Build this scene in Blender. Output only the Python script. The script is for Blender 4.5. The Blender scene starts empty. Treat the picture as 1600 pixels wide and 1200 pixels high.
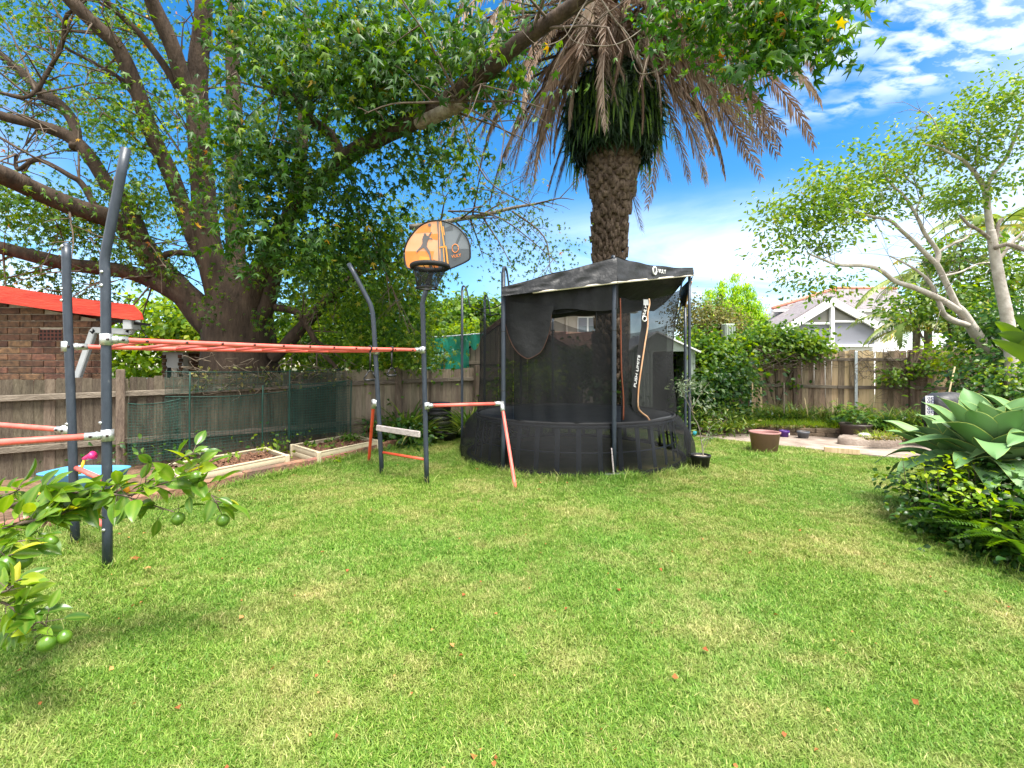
import bpy, bmesh, math, random
import numpy as np
from mathutils import Vector, Matrix, noise as mnoise

random.seed(7)
rng = np.random.default_rng(11)
SC = bpy.context.scene
C = SC.collection
R = math.radians

# ------------------------------------------------------------------ camera
F, H, HY = 711.1, 1.6, 571.0          # focal length in photo pixels, eye height, horizon row
cam_d = bpy.data.cameras.new('camera')
cam_d.sensor_width = 36.0
cam_d.lens = 16.0
cam_d.shift_y = -29.0 / 1600.0
cam_d.clip_start = 0.05
cam_d.clip_end = 2000
cam = bpy.data.objects.new('camera', cam_d)
cam.location = (0, 0, H)
cam.rotation_euler = (R(90), 0, 0)
C.objects.link(cam)
SC.camera = cam

# ------------------------------------------------------------------ sky, sun, exposure
SUN_EL, SUN_AZ = R(68), R(148)         # azimuth clockwise from +Y: behind the camera, to the right
world = bpy.data.worlds.new('World')
SC.world = world
world.use_nodes = True
nt = world.node_tree
nt.nodes.clear()
L_ = nt.links.new


def N(tree, t, **kw):
    n = tree.nodes.new(t)
    for k, v in kw.items():
        if k.startswith('i_'):
            n.inputs[k[2:].replace('_', ' ')].default_value = v
        else:
            setattr(n, k, v)
    return n


def math_node(tree, op, a, b=None, clamp=False):
    n = tree.nodes.new('ShaderNodeMath')
    n.operation = op
    n.use_clamp = clamp
    for i, v in enumerate((a, b)):
        if v is None:
            continue
        if hasattr(v, 'is_output'):
            tree.links.new(v, n.inputs[i])
        else:
            n.inputs[i].default_value = v
    return n.outputs[0]


def ramp(tree, fac, stops, interp='LINEAR'):
    n = tree.nodes.new('ShaderNodeValToRGB')
    n.color_ramp.interpolation = interp
    e = n.color_ramp.elements
    while len(e) < len(stops):
        e.new(0.5)
    for el, (p, c) in zip(e, stops):
        el.position = p
        el.color = (c[0], c[1], c[2], 1)
    tree.links.new(fac, n.inputs[0])
    return n.outputs[0]


sky = N(nt, 'ShaderNodeTexSky')
sky.sky_type = 'NISHITA'
sky.sun_disc = False
sky.sun_elevation = SUN_EL
sky.sun_rotation = SUN_AZ
sky.air_density = 1.0
sky.dust_density = 0.15
sky.ozone_density = 3.0
tc = N(nt, 'ShaderNodeTexCoord')
sep = N(nt, 'ShaderNodeSeparateXYZ')
L_(tc.outputs['Generated'], sep.inputs[0])
dz = math_node(nt, 'ADD', math_node(nt, 'MAXIMUM', sep.outputs[2], 0.0), 0.16)
u = math_node(nt, 'DIVIDE', sep.outputs[0], dz)
v = math_node(nt, 'DIVIDE', sep.outputs[1], dz)
comb = N(nt, 'ShaderNodeCombineXYZ')
L_(u, comb.inputs[0]); L_(v, comb.inputs[1])


def skynoise(scale, detail, rough, dist=0.0, off=(0, 0, 0), sc=(1, 1, 1)):
    m = N(nt, 'ShaderNodeMapping')
    m.inputs['Location'].default_value = off
    m.inputs['Scale'].default_value = sc
    m.inputs['Rotation'].default_value = (0, 0, R(-24))
    L_(comb.outputs[0], m.inputs[0])
    n = N(nt, 'ShaderNodeTexNoise')
    n.inputs['Scale'].default_value = scale
    n.inputs['Detail'].default_value = detail
    n.inputs['Roughness'].default_value = rough
    n.inputs['Distortion'].default_value = dist
    L_(m.outputs[0], n.inputs['Vector'])
    return n.outputs[0]


def lobe(px, py, inner, outer):
    d = Vector(((px - 800) / F, 1, -(py - HY) / F)).normalized()
    vm = N(nt, 'ShaderNodeVectorMath', operation='DOT_PRODUCT')
    L_(tc.outputs['Generated'], vm.inputs[0])
    vm.inputs[1].default_value = d
    mr = N(nt, 'ShaderNodeMapRange')
    mr.interpolation_type = 'SMOOTHSTEP'
    mr.inputs['From Min'].default_value = math.cos(R(outer))
    mr.inputs['From Max'].default_value = math.cos(R(inner))
    L_(vm.outputs['Value'], mr.inputs[0])
    return mr.outputs[0]


def smooth(x, a, b):
    mr = N(nt, 'ShaderNodeMapRange')
    mr.interpolation_type = 'SMOOTHSTEP'
    mr.inputs['From Min'].default_value = a
    mr.inputs['From Max'].default_value = b
    L_(x, mr.inputs[0])
    return mr.outputs[0]


# small puffs in a sheet, high on the right
puff = skynoise(15, 5, 0.55, 0.3, (3, 1, 0), (0.8, 1.35, 1))
big = skynoise(2.2, 4, 0.55, 0.2, (7.3, 2.2, 0))
p1 = math_node(nt, 'MULTIPLY', smooth(puff, 0.36, 0.60), math_node(nt, 'MULTIPLY', smooth(big, 0.26, 0.50), lobe(1450, 100, 5, 16)))
p1 = math_node(nt, 'MULTIPLY', p1, smooth(sep.outputs[2], 0.385, 0.43))
# soft banks low over the horizon
bank = skynoise(1.1, 7, 0.6, 0.6, (1.0, 5.0, 0), (0.55, 1.2, 1))
lowm = math_node(nt, 'SUBTRACT', 1.0, smooth(sep.outputs[2], 0.24, 0.365))
p2 = math_node(nt, 'MULTIPLY', smooth(bank, 0.24, 0.66), lowm)
p2 = math_node(nt, 'MULTIPLY', p2, math_node(nt, 'MULTIPLY', lobe(1330, 400, 14, 46), 0.42))
p1 = math_node(nt, 'MULTIPLY', p1, 0.42)
wisp = math_node(nt, 'MULTIPLY', smooth(skynoise(2.6, 6, 0.65, 1.0, (0, 9, 0), (0.5, 1.5, 1)), 0.58, 0.92), 0.12)
clear = math_node(nt, 'SUBTRACT', 1.0, lobe(760, 60, 36, 66))
fill_clouds = math_node(nt, 'MULTIPLY', smooth(skynoise(1.5, 6, 0.6, 0.4, (4, 3, 0)), 0.28, 0.52), clear)  # cloud cover added mostly outside the view, as fill light
cl = math_node(nt, 'MAXIMUM', math_node(nt, 'MAXIMUM', math_node(nt, 'MAXIMUM', p1, p2), wisp), fill_clouds, True)
hs = N(nt, 'ShaderNodeHueSaturation')
hs.inputs['Saturation'].default_value = 1.36
hs.inputs['Hue'].default_value = 0.497
hs.inputs['Value'].default_value = 1.08
L_(sky.outputs[0], hs.inputs['Color'])
mixc = N(nt, 'ShaderNodeMix', data_type='RGBA')
L_(cl, mixc.inputs[0])
L_(hs.outputs[0], mixc.inputs[6])
mixc.inputs[7].default_value = (9.5, 9.5, 9.6, 1)
bg = N(nt, 'ShaderNodeBackground')
bg.inputs['Strength'].default_value = 0.09
L_(mixc.outputs[2], bg.inputs[0])
wo = N(nt, 'ShaderNodeOutputWorld')
L_(bg.outputs[0], wo.inputs[0])

sun_d = bpy.data.lights.new('sun', 'SUN')
sun_d.energy = 4.0
sun_d.angle = R(24)
sun_d.color = (1.0, 0.955, 0.88)
sun = bpy.data.objects.new('sun', sun_d)
sv = Vector((math.sin(SUN_AZ) * math.cos(SUN_EL), math.cos(SUN_AZ) * math.cos(SUN_EL), math.sin(SUN_EL)))
sun.rotation_euler = sv.to_track_quat('Z', 'Y').to_euler()
sun.location = sv * 60
C.objects.link(sun)

SC.view_settings.view_transform = 'Standard'
SC.view_settings.look = 'None'
SC.view_settings.gamma = 1.0
SC.view_settings.use_curve_mapping = False
SC.view_settings.exposure = 1.5
SC.cycles.transparent_max_bounces = 24
SC.cycles.max_bounces = 8


# ------------------------------------------------------------------ helpers
def P(px, py, Y):
    """point on the ray of a photo pixel at depth Y"""
    return Vector(((px - 800) / F * Y, Y, H - (py - HY) / F * Y))


def G(px, py, z=0.0):
    """point on the level z under a photo pixel"""
    Y = (H - z) * F / (py - HY)
    return Vector(((px - 800) / F * Y, Y, z))


def proj(v):
    return 800 + v[0] / v[1] * F, HY - (v[2] - H) / v[1] * F


def wloc(o):
    v = Vector((0, 0, 0))
    while o is not None:
        v += o.location
        o = o.parent
    return v


def tag(o, label=None, cat=None, group=None, kind=None):
    if label: o['label'] = label
    if cat: o['category'] = cat
    if group: o['group'] = group
    if kind: o['kind'] = kind
    return o


def thing(name, label, cat, loc=(0, 0, 0), group=None):
    o = bpy.data.objects.new(name, None)
    o.empty_display_size = 0.1
    o.location = loc
    C.objects.link(o)
    return tag(o, label, cat, group)


def link(name, me, mat=None, parent=None, loc=None, kind=None):
    o = bpy.data.objects.new(name, me)
    if mat is not None and len(me.materials) == 0:
        me.materials.append(mat)
    C.objects.link(o)
    if parent is not None:
        o.parent = parent
    if loc is not None:
        o.location = loc
    if kind:
        o['kind'] = kind
    return o


def cat_rom(pts, radii, step=6):
    pts = [Vector(p) for p in pts]
    if len(pts) < 3:
        return pts, list(radii)
    P2, R2 = [], []
    for i in range(len(pts) - 1):
        p0 = pts[max(i - 1, 0)]; p1 = pts[i]; p2 = pts[i + 1]; p3 = pts[min(i + 2, len(pts) - 1)]
        for k in range(step):
            t = k / step
            a = 2 * p1; b = p2 - p0
            c = 2 * p0 - 5 * p1 + 4 * p2 - p3
            d = -p0 + 3 * p1 - 3 * p2 + p3
            P2.append(0.5 * (a + b * t + c * t * t + d * t * t * t))
            R2.append(radii[i] * (1 - t) + radii[i + 1] * t)
    P2.append(pts[-1]); R2.append(radii[-1])
    return P2, R2


class MB:
    def __init__(self):
        self.v = []; self.f = []; self.sm = []

    def add(self, vs, fs, smooth=False):
        b = len(self.v)
        self.v += [tuple(x) for x in vs]
        for f in fs:
            self.f.append(tuple(b + i for i in f))
            self.sm.append(smooth)
        return self

    def box(self, c, s, ax=None, taper=1.0):
        """centre, full sizes, optional (x, y, z) axes"""
        c = Vector(c)
        X, Y, Z = (Vector((1, 0, 0)), Vector((0, 1, 0)), Vector((0, 0, 1))) if ax is None else [Vector(a) for a in ax]
        vs = []
        for k in (-1, 1):
            q = taper if k > 0 else 1.0
            for i, j in ((-1, -1), (1, -1), (1, 1), (-1, 1)):
                vs.append(c + X * (i * s[0] / 2 * q) + Y * (j * s[1] / 2 * q) + Z * (k * s[2] / 2))
        return self.add(vs, [(3, 2, 1, 0), (4, 5, 6, 7), (0, 1, 5, 4), (1, 2, 6, 5), (2, 3, 7, 6), (3, 0, 4, 7)])

    def bbox(self, c, s, ax=None, b=0.006):
        """box with chamfered long edges round its Z axis and its two ends"""
        c = Vector(c)
        X, Y, Z = (Vector((1, 0, 0)), Vector((0, 1, 0)), Vector((0, 0, 1))) if ax is None else [Vector(a) for a in ax]
        vs, fs = [], []
        hx, hy, hz = s[0] / 2, s[1] / 2, s[2] / 2
        for z, ins in ((-hz, b), (-hz + b, 0), (hz - b, 0), (hz, b)):
            x_, y_ = hx - ins, hy - ins
            for px, py in ((-x_ + b, -y_), (x_ - b, -y_), (x_, -y_ + b), (x_, y_ - b), (x_ - b, y_), (-x_ + b, y_), (-x_, y_ - b), (-x_, -y_ + b)):
                vs.append(c + X * px + Y * py + Z * z)
        for k in range(3):
            for i in range(8):
                j = (i + 1) % 8
                fs.append((k * 8 + i, k * 8 + j, k * 8 + 8 + j, k * 8 + 8 + i))
        fs.append(tuple(range(7, -1, -1))); fs.append(tuple(range(24, 32)))
        return self.add(vs, fs)

    def tube(self, pts, radii, n=8, step=6, rough=0.0, cap=True, smooth=True, seed=0.0, freq=3.0):
        if not hasattr(radii, '__len__'):
            radii = [radii] * len(pts)
        pts, radii = cat_rom(pts, radii, step)
        t = (pts[1] - pts[0]).normalized()
        a = Vector((0, 0, 1)) if abs(t.z) < 0.9 else Vector((1, 0, 0))
        nx = t.cross(a).normalized()
        vs, fs = [], []
        for i, p in enumerate(pts):
            t = (pts[min(i + 1, len(pts) - 1)] - pts[max(i - 1, 0)])
            if t.length < 1e-7: t = Vector((0, 0, 1))
            t.normalize()
            nx = (nx - t * nx.dot(t))
            if nx.length < 1e-5: nx = t.orthogonal()
            nx.normalize()
            ny = t.cross(nx)
            for k in range(n):
                th = 2 * math.pi * k / n
                d = nx * math.cos(th) + ny * math.sin(th)
                r = radii[i]
                if rough:
                    q = p + d * r
                    r *= 1 + rough * mnoise.noise((q * freq) + Vector((seed, 0, 0)))
                vs.append(p + d * r)
        for i in range(len(pts) - 1):
            for k in range(n):
                j = (k + 1) % n
                fs.append((i * n + k, i * n + j, i * n + n + j, i * n + n + k))
        if cap:
            fs.append(tuple(range(n - 1, -1, -1)))
            fs.append(tuple((len(pts) - 1) * n + k for k in range(n)))
        return self.add(vs, fs, smooth)

    def lathe(self, c, prof, n=24, smooth=True, cap=False, sx=1.0, sy=1.0):
        c = Vector(c)
        vs, fs = [], []
        for r, z in prof:
            for k in range(n):
                th = 2 * math.pi * k / n
                vs.append(c + Vector((math.cos(th) * r * sx, math.sin(th) * r * sy, z)))
        for i in range(len(prof) - 1):
            for k in range(n):
                j = (k + 1) % n
                fs.append((i * n + k, i * n + j, i * n + n + j, i * n + n + k))
        if cap:
            fs.append(tuple(range(n - 1, -1, -1)))
            fs.append(tuple((len(prof) - 1) * n + k for k in range(n)))
        return self.add(vs, fs, smooth)

    def ring(self, c, rad, r, n=48, m=8, sx=1, ax=None):
        c = Vector(c)
        X, Y, Z = (Vector((1, 0, 0)), Vector((0, 1, 0)), Vector((0, 0, 1))) if ax is None else ax
        vs, fs = [], []
        for i in range(n):
            th = 2 * math.pi * i / n
            d = X * math.cos(th) * sx + Y * math.sin(th)
            for k in range(m):
                ph = 2 * math.pi * k / m
                vs.append(c + d * (rad + r * math.cos(ph)) + Z * (r * math.sin(ph)))
        for i in range(n):
            for k in range(m):
                i2, k2 = (i + 1) % n, (k + 1) % m
                fs.append((i * m + k, i2 * m + k, i2 * m + k2, i * m + k2))
        return self.add(vs, fs, True)

    def prism(self, poly, ext):
        """polygon (3-D points) pushed by the vector ext"""
        n = len(poly)
        ext = Vector(ext)
        vs = [Vector(p) for p in poly] + [Vector(p) + ext for p in poly]
        fs = [tuple(range(n)), tuple(range(2 * n - 1, n - 1, -1))]
        for i in range(n):
            j = (i + 1) % n
            fs.append((i, i + n, j + n, j))
        return self.add(vs, fs)

    def poly(self, pts):
        return self.add(pts, [tuple(range(len(pts)))])

    def grid(self, fn, nu, nv, skip=None, smooth=True):
        vs = [fn(i / nu, j / nv) for j in range(nv + 1) for i in range(nu + 1)]
        fs = []
        for j in range(nv):
            for i in range(nu):
                q = (j * (nu + 1) + i, j * (nu + 1) + i + 1, (j + 1) * (nu + 1) + i + 1, (j + 1) * (nu + 1) + i)
                if skip:
                    c = sum((Vector(vs[k]) for k in q), Vector()) / 4
                    if skip(c): continue
                fs.append(q)
        return self.add(vs, fs, smooth)

    def mesh(self, name, off=Vector((0, 0, 0))):
        me = bpy.data.meshes.new(name)
        me.from_pydata([(a[0] - off[0], a[1] - off[1], a[2] - off[2]) for a in self.v], [], self.f)
        me.polygons.foreach_set('use_smooth', self.sm)
        me.update()
        return me

    def build(self, name, mat, parent=None, loc=None, kind=None, local=False):
        """world coordinates in, placed under parent (or at its own origin loc)"""
        if parent is not None:
            off = Vector((0, 0, 0)) if local else wloc(parent)
            return link(name, self.mesh(name, off), mat, parent, None, kind)
        off = Vector(loc) if loc is not None else Vector((0, 0, 0))
        return link(name, self.mesh(name, off), mat, None, off if loc is not None else None, kind)


# ------------------------------------------------------------------ materials
def base_mat(name):
    m = bpy.data.materials.new(name)
    m.use_nodes = True
    t = m.node_tree
    t.nodes.clear()
    o = t.nodes.new('ShaderNodeOutputMaterial')
    return m, t, o


def mat(name, c1, c2=None, scale=6.0, rough=0.7, bump=0.0, bscale=None, metal=0.0, spec=0.4, stretch=(1, 1, 1), objvar=0.0,
        lo=0.35, hi=0.65, coord='pos', detail=6, extra=None):
    m, t, o = base_mat(name)
    b = t.nodes.new('ShaderNodeBsdfPrincipled')
    t.links.new(b.outputs[0], o.inputs[0])
    b.inputs['Roughness'].default_value = rough
    b.inputs['Metallic'].default_value = metal
    b.inputs['Specular IOR Level'].default_value = spec
    c2 = c2 or tuple(x * 0.8 for x in c1)
    if coord == 'pos':
        g = t.nodes.new('ShaderNodeNewGeometry'); src = g.outputs['Position']
    else:
        g = t.nodes.new('ShaderNodeTexCoord'); src = g.outputs['Object']
    mp = t.nodes.new('ShaderNodeMapping')
    mp.inputs['Scale'].default_value = stretch
    oi = t.nodes.new('ShaderNodeObjectInfo')
    t.links.new(src, mp.inputs[0])
    nz = t.nodes.new('ShaderNodeTexNoise')
    nz.inputs['Scale'].default_value = scale
    nz.inputs['Detail'].default_value = detail
    nz.inputs['Roughness'].default_value = 0.62
    t.links.new(mp.outputs[0], nz.inputs['Vector'])
    col = ramp(t, nz.outputs[0], [(lo, c1), (hi, c2)] if extra is None else [(lo, c1), (hi, c2), extra])
    if objvar:
        hsv = t.nodes.new('ShaderNodeHueSaturation')
        val = math_node(t, 'ADD', math_node(t, 'MULTIPLY', oi.outputs['Random'], 2 * objvar), 1 - objvar)
        t.links.new(val, hsv.inputs['Value'])
        t.links.new(math_node(t, 'ADD', math_node(t, 'MULTIPLY', math_node(t, 'FRACT', math_node(t, 'MULTIPLY', oi.outputs['Random'], 7.31)), 0.03), 0.485), hsv.inputs['Hue'])
        t.links.new(col, hsv.inputs['Color'])
        col = hsv.outputs[0]
    t.links.new(col, b.inputs['Base Color'])
    if bump:
        nb = t.nodes.new('ShaderNodeTexNoise')
        nb.inputs['Scale'].default_value = bscale or scale * 3
        nb.inputs['Detail'].default_value = 6
        t.links.new(mp.outputs[0], nb.inputs['Vector'])
        bp = t.nodes.new('ShaderNodeBump')
        bp.inputs['Strength'].default_value = min(1.0, bump * 3)
        bp.inputs['Distance'].default_value = 0.02
        t.links.new(nb.outputs[0], bp.inputs['Height'])
        t.links.new(bp.outputs[0], b.inputs['Normal'])
    return m


def leaf_mat(name, stops, trans=0.4, rough=0.45, spec=0.35, tcol=1.0, edge=None, vein=None):
    m, t, o = base_mat(name)
    at = t.nodes.new('ShaderNodeAttribute'); at.attribute_name = 'rnd'
    oi = t.nodes.new('ShaderNodeObjectInfo')
    fr = math_node(t, 'FRACT', math_node(t, 'ADD', at.outputs['Fac'], oi.outputs['Random']))
    col = ramp(t, fr, stops)
    g = t.nodes.new('ShaderNodeNewGeometry')
    nz = t.nodes.new('ShaderNodeTexNoise'); nz.inputs['Scale'].default_value = 1.1; nz.inputs['Detail'].default_value = 3
    t.links.new(g.outputs['Position'], nz.inputs['Vector'])
    hsv = t.nodes.new('ShaderNodeHueSaturation')
    t.links.new(math_node(t, 'ADD', math_node(t, 'MULTIPLY', nz.outputs[0], 0.7), 0.65), hsv.inputs['Value'])
    t.links.new(math_node(t, 'ADD', math_node(t, 'MULTIPLY', nz.outputs[0], -0.05), 0.525), hsv.inputs['Hue'])
    t.links.new(col, hsv.inputs['Color'])
    col = hsv.outputs[0]
    if edge:
        ea = t.nodes.new('ShaderNodeAttribute'); ea.attribute_name = 'edge'
        mx = t.nodes.new('ShaderNodeMix'); mx.data_type = 'RGBA'
        t.links.new(ea.outputs['Fac'], mx.inputs[0]); t.links.new(col, mx.inputs[6])
        mx.inputs[7].default_value = (*edge, 1)
        col = mx.outputs[2]
    b = t.nodes.new('ShaderNodeBsdfPrincipled')
    b.inputs['Roughness'].default_value = rough
    b.inputs['Specular IOR Level'].default_value = spec
    t.links.new(col, b.inputs['Base Color'])
    if trans > 0:
        tr = t.nodes.new('ShaderNodeBsdfTranslucent')
        h2 = t.nodes.new('ShaderNodeHueSaturation')
        h2.inputs['Hue'].default_value = 0.485; h2.inputs['Saturation'].default_value = 1.1; h2.inputs['Value'].default_value = 1.7 * tcol
        t.links.new(col, h2.inputs['Color']); t.links.new(h2.outputs[0], tr.inputs[0])
        ms = t.nodes.new('ShaderNodeMixShader'); ms.inputs[0].default_value = trans
        t.links.new(b.outputs[0], ms.inputs[1]); t.links.new(tr.outputs[0], ms.inputs[2])
        t.links.new(ms.outputs[0], o.inputs[0])
    else:
        t.links.new(b.outputs[0], o.inputs[0])
    return m


def net_mat(name, col, opacity, weave=0.0):
    """fine mesh cloth: threads with holes far below a pixel, so a part of the light goes through"""
    m, t, o = base_mat(name)
    b = t.nodes.new('ShaderNodeBsdfPrincipled'); b.inputs['Base Color'].default_value = (*col, 1); b.inputs['Roughness'].default_value = 0.8
    b.inputs['Specular IOR Level'].default_value = 0.2
    tr = t.nodes.new('ShaderNodeBsdfTransparent')
    ms = t.nodes.new('ShaderNodeMixShader')
    g = t.nodes.new('ShaderNodeNewGeometry')
    nz = t.nodes.new('ShaderNodeTexNoise'); nz.inputs['Scale'].default_value = 2.5; nz.inputs['Detail'].default_value = 4
    t.links.new(g.outputs['Position'], nz.inputs['Vector'])
    t.links.new(math_node(t, 'ADD', math_node(t, 'MULTIPLY', math_node(t, 'SUBTRACT', nz.outputs[0], 0.5), 0.25), opacity, True), ms.inputs[0])
    t.links.new(tr.outputs[0], ms.inputs[1]); t.links.new(b.outputs[0], ms.inputs[2])
    t.links.new(ms.outputs[0], o.inputs[0])
    return m


def glass_mat(name, col=(0.10, 0.13, 0.15)):
    m, t, o = base_mat(name)
    b = t.nodes.new('ShaderNodeBsdfPrincipled')
    b.inputs['Base Color'].default_value = (*col, 1); b.inputs['Roughness'].default_value = 0.06
    b.inputs['Specular IOR Level'].default_value = 0.8
    t.links.new(b.outputs[0], o.inputs[0])
    return m


# ------------------------------------------------------------------ leaves in bulk
def unit(a):
    return a / np.maximum(np.linalg.norm(a, axis=-1, keepdims=True), 1e-9)


def frames(n, d):
    """columns side, along, normal from a normal and a wished direction along the leaf"""
    n = unit(n)
    y = d - (d * n).sum(-1, keepdims=True) * n
    y = unit(y)
    s = np.cross(y, n)
    return np.stack([s, y, n], axis=-1)


def bulk_mesh(name, tv, tf, Rm, S, T, off=(0, 0, 0), rnd=None):
    n, k = len(T), len(tv)
    S = np.asarray(S, float)
    V = tv[None] * (S[:, None, None] if S.ndim == 1 else S[:, None, :])
    V = np.einsum('nij,nkj->nki', Rm, V) + (np.asarray(T) - np.asarray(off))[:, None, :]
    V = V.reshape(-1, 3)
    lt = np.array([len(f) for f in tf]); li = np.concatenate([np.array(f) for f in tf])
    loops = (li[None] + (np.arange(n) * k)[:, None]).reshape(-1)
    tot = np.tile(lt, n)
    st = np.concatenate([[0], np.cumsum(tot)[:-1]])
    me = bpy.data.meshes.new(name)
    me.vertices.add(len(V)); me.vertices.foreach_set('co', V.astype(np.float32).ravel())
    me.loops.add(len(loops)); me.loops.foreach_set('vertex_index', loops.astype(np.int32))
    me.polygons.add(len(tot)); me.polygons.foreach_set('loop_start', st.astype(np.int32))
    me.polygons.foreach_set('loop_total', tot.astype(np.int32))
    a = me.attributes.new('rnd', 'FLOAT', 'FACE')
    r = rng.random(n) if rnd is None else rnd
    a.data.foreach_set('value', np.repeat(r, len(tf)).astype(np.float32))
    me.update(); me.validate()
    return me


def tmpl_star():
    tips = [(0, 1.0), (58, 0.92), (118, 0.62), (-118, 0.62), (-58, 0.92)]
    order = [0, 1, 2, 3, 4]
    v = [(0, 0.0, 0.05)]
    ang_v = [29, 88, 180, -88, -29]
    rad_v = [0.40, 0.36, 0.12, 0.36, 0.40]
    for (a, r), av, rv in zip(tips, ang_v, rad_v):
        v.append((math.sin(R(a)) * r, math.cos(R(a)) * r, -0.13 * r))
        v.append((math.sin(R(av)) * rv, math.cos(R(av)) * rv, 0.0))
    f = []
    for i in range(5):
        prev = 2 + 2 * ((i - 1) % 5); tip = 1 + 2 * i; nxt = 2 + 2 * i
        f.append((0, nxt, tip, prev))
    v = np.array(v); v[:, 1] += 0.2
    return v * 0.55, f


def tmpl_leaf(w=0.3, fold=0.07, curl=0.1):
    v = np.array([(0, 0, 0), (0, .36, 0.03), (0, .72, 0.0), (0, 1, -curl),
                  (-w, .34, fold + .03), (-w * .72, .70, fold - .01), (w, .34, fold + .03), (w * .72, .70, fold - .01)], float)
    f = [(0, 1, 4), (1, 2, 5, 4), (2, 3, 5), (0, 6, 1), (1, 6, 7, 2), (2, 7, 3)]
    return v, f


def tmpl_diamond(w=0.32):
    v = np.array([(0, 0, 0), (-w, .5, .08), (0, 1, -.06), (w, .5, .08)], float)
    return v, [(0, 3, 2), (0, 2, 1)]


def tmpl_strap(w=0.03, droop=0.35, k=4):
    v, f = [], []
    for i in range(k + 1):
        s = i / k
        ww = w * (1 - s ** 2.2) + 0.002
        y = s * (1 - 0.25 * droop * s); z = -droop * s * s
        v += [(-ww, y, z + ww * .3), (ww, y, z + ww * .3)]
    for i in range(k):
        f.append((2 * i, 2 * i + 1, 2 * i + 3, 2 * i + 2))
    return np.array(v, float), f


STAR = tmpl_star()
STAR2 = (STAR[0] * np.array((1, 1, 2.4)), STAR[1])
STAR2[0][:, 2] -= .22 * STAR2[0][:, 1] ** 2 * 1.6
LEAF, DIAM, STRAP = tmpl_leaf(), tmpl_diamond(), tmpl_strap()
NARROW = tmpl_leaf(0.14, 0.03, 0.15)


def blob(px, py, Y, rx, ry, rd):
    """ellipsoid whose middle stands behind a photo pixel; rx, ry in photo pixels, rd in metres"""
    return (np.array(P(px, py, Y)), np.array((rx * Y / F, rd, ry * Y / F)))


def cloud(blobs, n, sub=14, subr=0.28, shell=0.35):
    """leaf positions gathered in small sprays inside ellipsoids, and the outward directions"""
    vol = np.array([np.prod(b[1]) ** 0.72 for b in blobs])
    cnt = rng.multinomial(max(1, n // sub), vol / vol.sum())
    pos, out = [], []
    for (c, r), k in zip(blobs, cnt):
        if k == 0: continue
        d = unit(rng.normal(size=(k, 3)))
        rad = (shell + (1 - shell) * rng.random((k, 1)) ** 0.6)
        lump = 0.8 + 0.35 * np.array([mnoise.noise(Vector(tuple(x * 1.7 + c * 0.37))) for x in d])[:, None]
        ctr = c + d * r * rad * lump
        sz = subr * (0.6 + 0.8 * rng.random((k, 1, 1)))
        o = rng.normal(size=(k, sub, 3)) * np.array((1, 1, .6)) * sz
        pos.append((ctr[:, None] + o).reshape(-1, 3))
        out.append((np.repeat(d[:, None], sub, 1) + o / sz * 0.5).reshape(-1, 3))
    return np.concatenate(pos), unit(np.concatenate(out))


def orient(out, up=0.7, rand=0.7, droop=0.5):
    n = len(out)
    nn = np.array((0, 0, up)) + out * 0.35 + rng.normal(size=(n, 3)) * rand * 0.6
    dd = out * np.array((1, 1, .5)) + np.array((0, 0, -droop)) + rng.normal(size=(n, 3)) * rand * 0.5
    return frames(nn, dd)


def in_frame(T, m=15):
    y = np.maximum(T[:, 1], 0.05)
    px = 800 + T[:, 0] / y * F; py = HY - (T[:, 2] - H) / y * F
    return (T[:, 1] > 0.1) & (px > -m) & (px < 1600 + m) & (py > -m) & (py < 1200 + m)


def foliage(parent, T, Rm, S, tmpl, mat_, name='foliage', single=0, sname='leaf'):
    """single: that many leaves that show largest become objects of their own; the rest one mesh"""
    off = np.array(wloc(parent))
    idx = np.arange(len(T))
    S = np.asarray(S, float)
    if single:
        sc = (S if S.ndim == 1 else S.mean(1)) / np.maximum(T[:, 1], 0.1) * in_frame(T, -8)
        big = np.argsort(-sc)[:single]
        big = big[sc[big] > 0]
        me = None
        lme = bulk_mesh(sname, tmpl[0], tmpl[1], np.eye(3)[None], np.ones(1), np.zeros((1, 3)), rnd=np.zeros(1))
        lme.materials.append(mat_)
        for i in big:
            o = bpy.data.objects.new(sname, lme)
            M4 = np.eye(4); M4[:3, :3] = Rm[i] * S[i]; M4[:3, 3] = T[i] - off
            o.parent = parent
            o.matrix_local = Matrix(M4.tolist())
            C.objects.link(o)
        keep = np.ones(len(T), bool); keep[big] = False
        idx = idx[keep]
    if len(idx) == 0:
        return None
    me = bulk_mesh(name, tmpl[0], tmpl[1], Rm[idx], S[idx], T[idx], off)
    return link(name, me, mat_, parent, None, 'stuff')


def text_mesh(txt, size, ext=0.002):
    cu = bpy.data.curves.new('lettering', 'FONT')
    cu.body = txt; cu.size = size; cu.extrude = ext; cu.align_x = 'CENTER'; cu.align_y = 'CENTER'
    ob = bpy.data.objects.new('lettering', cu)
    C.objects.link(ob)
    dg = bpy.context.evaluated_depsgraph_get()
    me = bpy.data.meshes.new_from_object(ob.evaluated_get(dg))
    bpy.data.objects.remove(ob); bpy.data.curves.remove(cu)
    me.name = 'lettering'
    return me


def place_text(txt, size, origin, xax, yax, mat_, parent, name='lettering', bold=1.0):
    me = text_mesh(txt, size)
    x = Vector(xax).normalized(); y = Vector(yax); y = (y - x * y.dot(x)).normalized(); z = x.cross(y)
    M4 = Matrix(((x.x, y.x, z.x, 0), (x.y, y.y, z.y, 0), (x.z, y.z, z.z, 0), (0, 0, 0, 1)))
    me.transform(M4)
    o = link(name, me, mat_, parent, Vector(origin) - wloc(parent))
    return o

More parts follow.
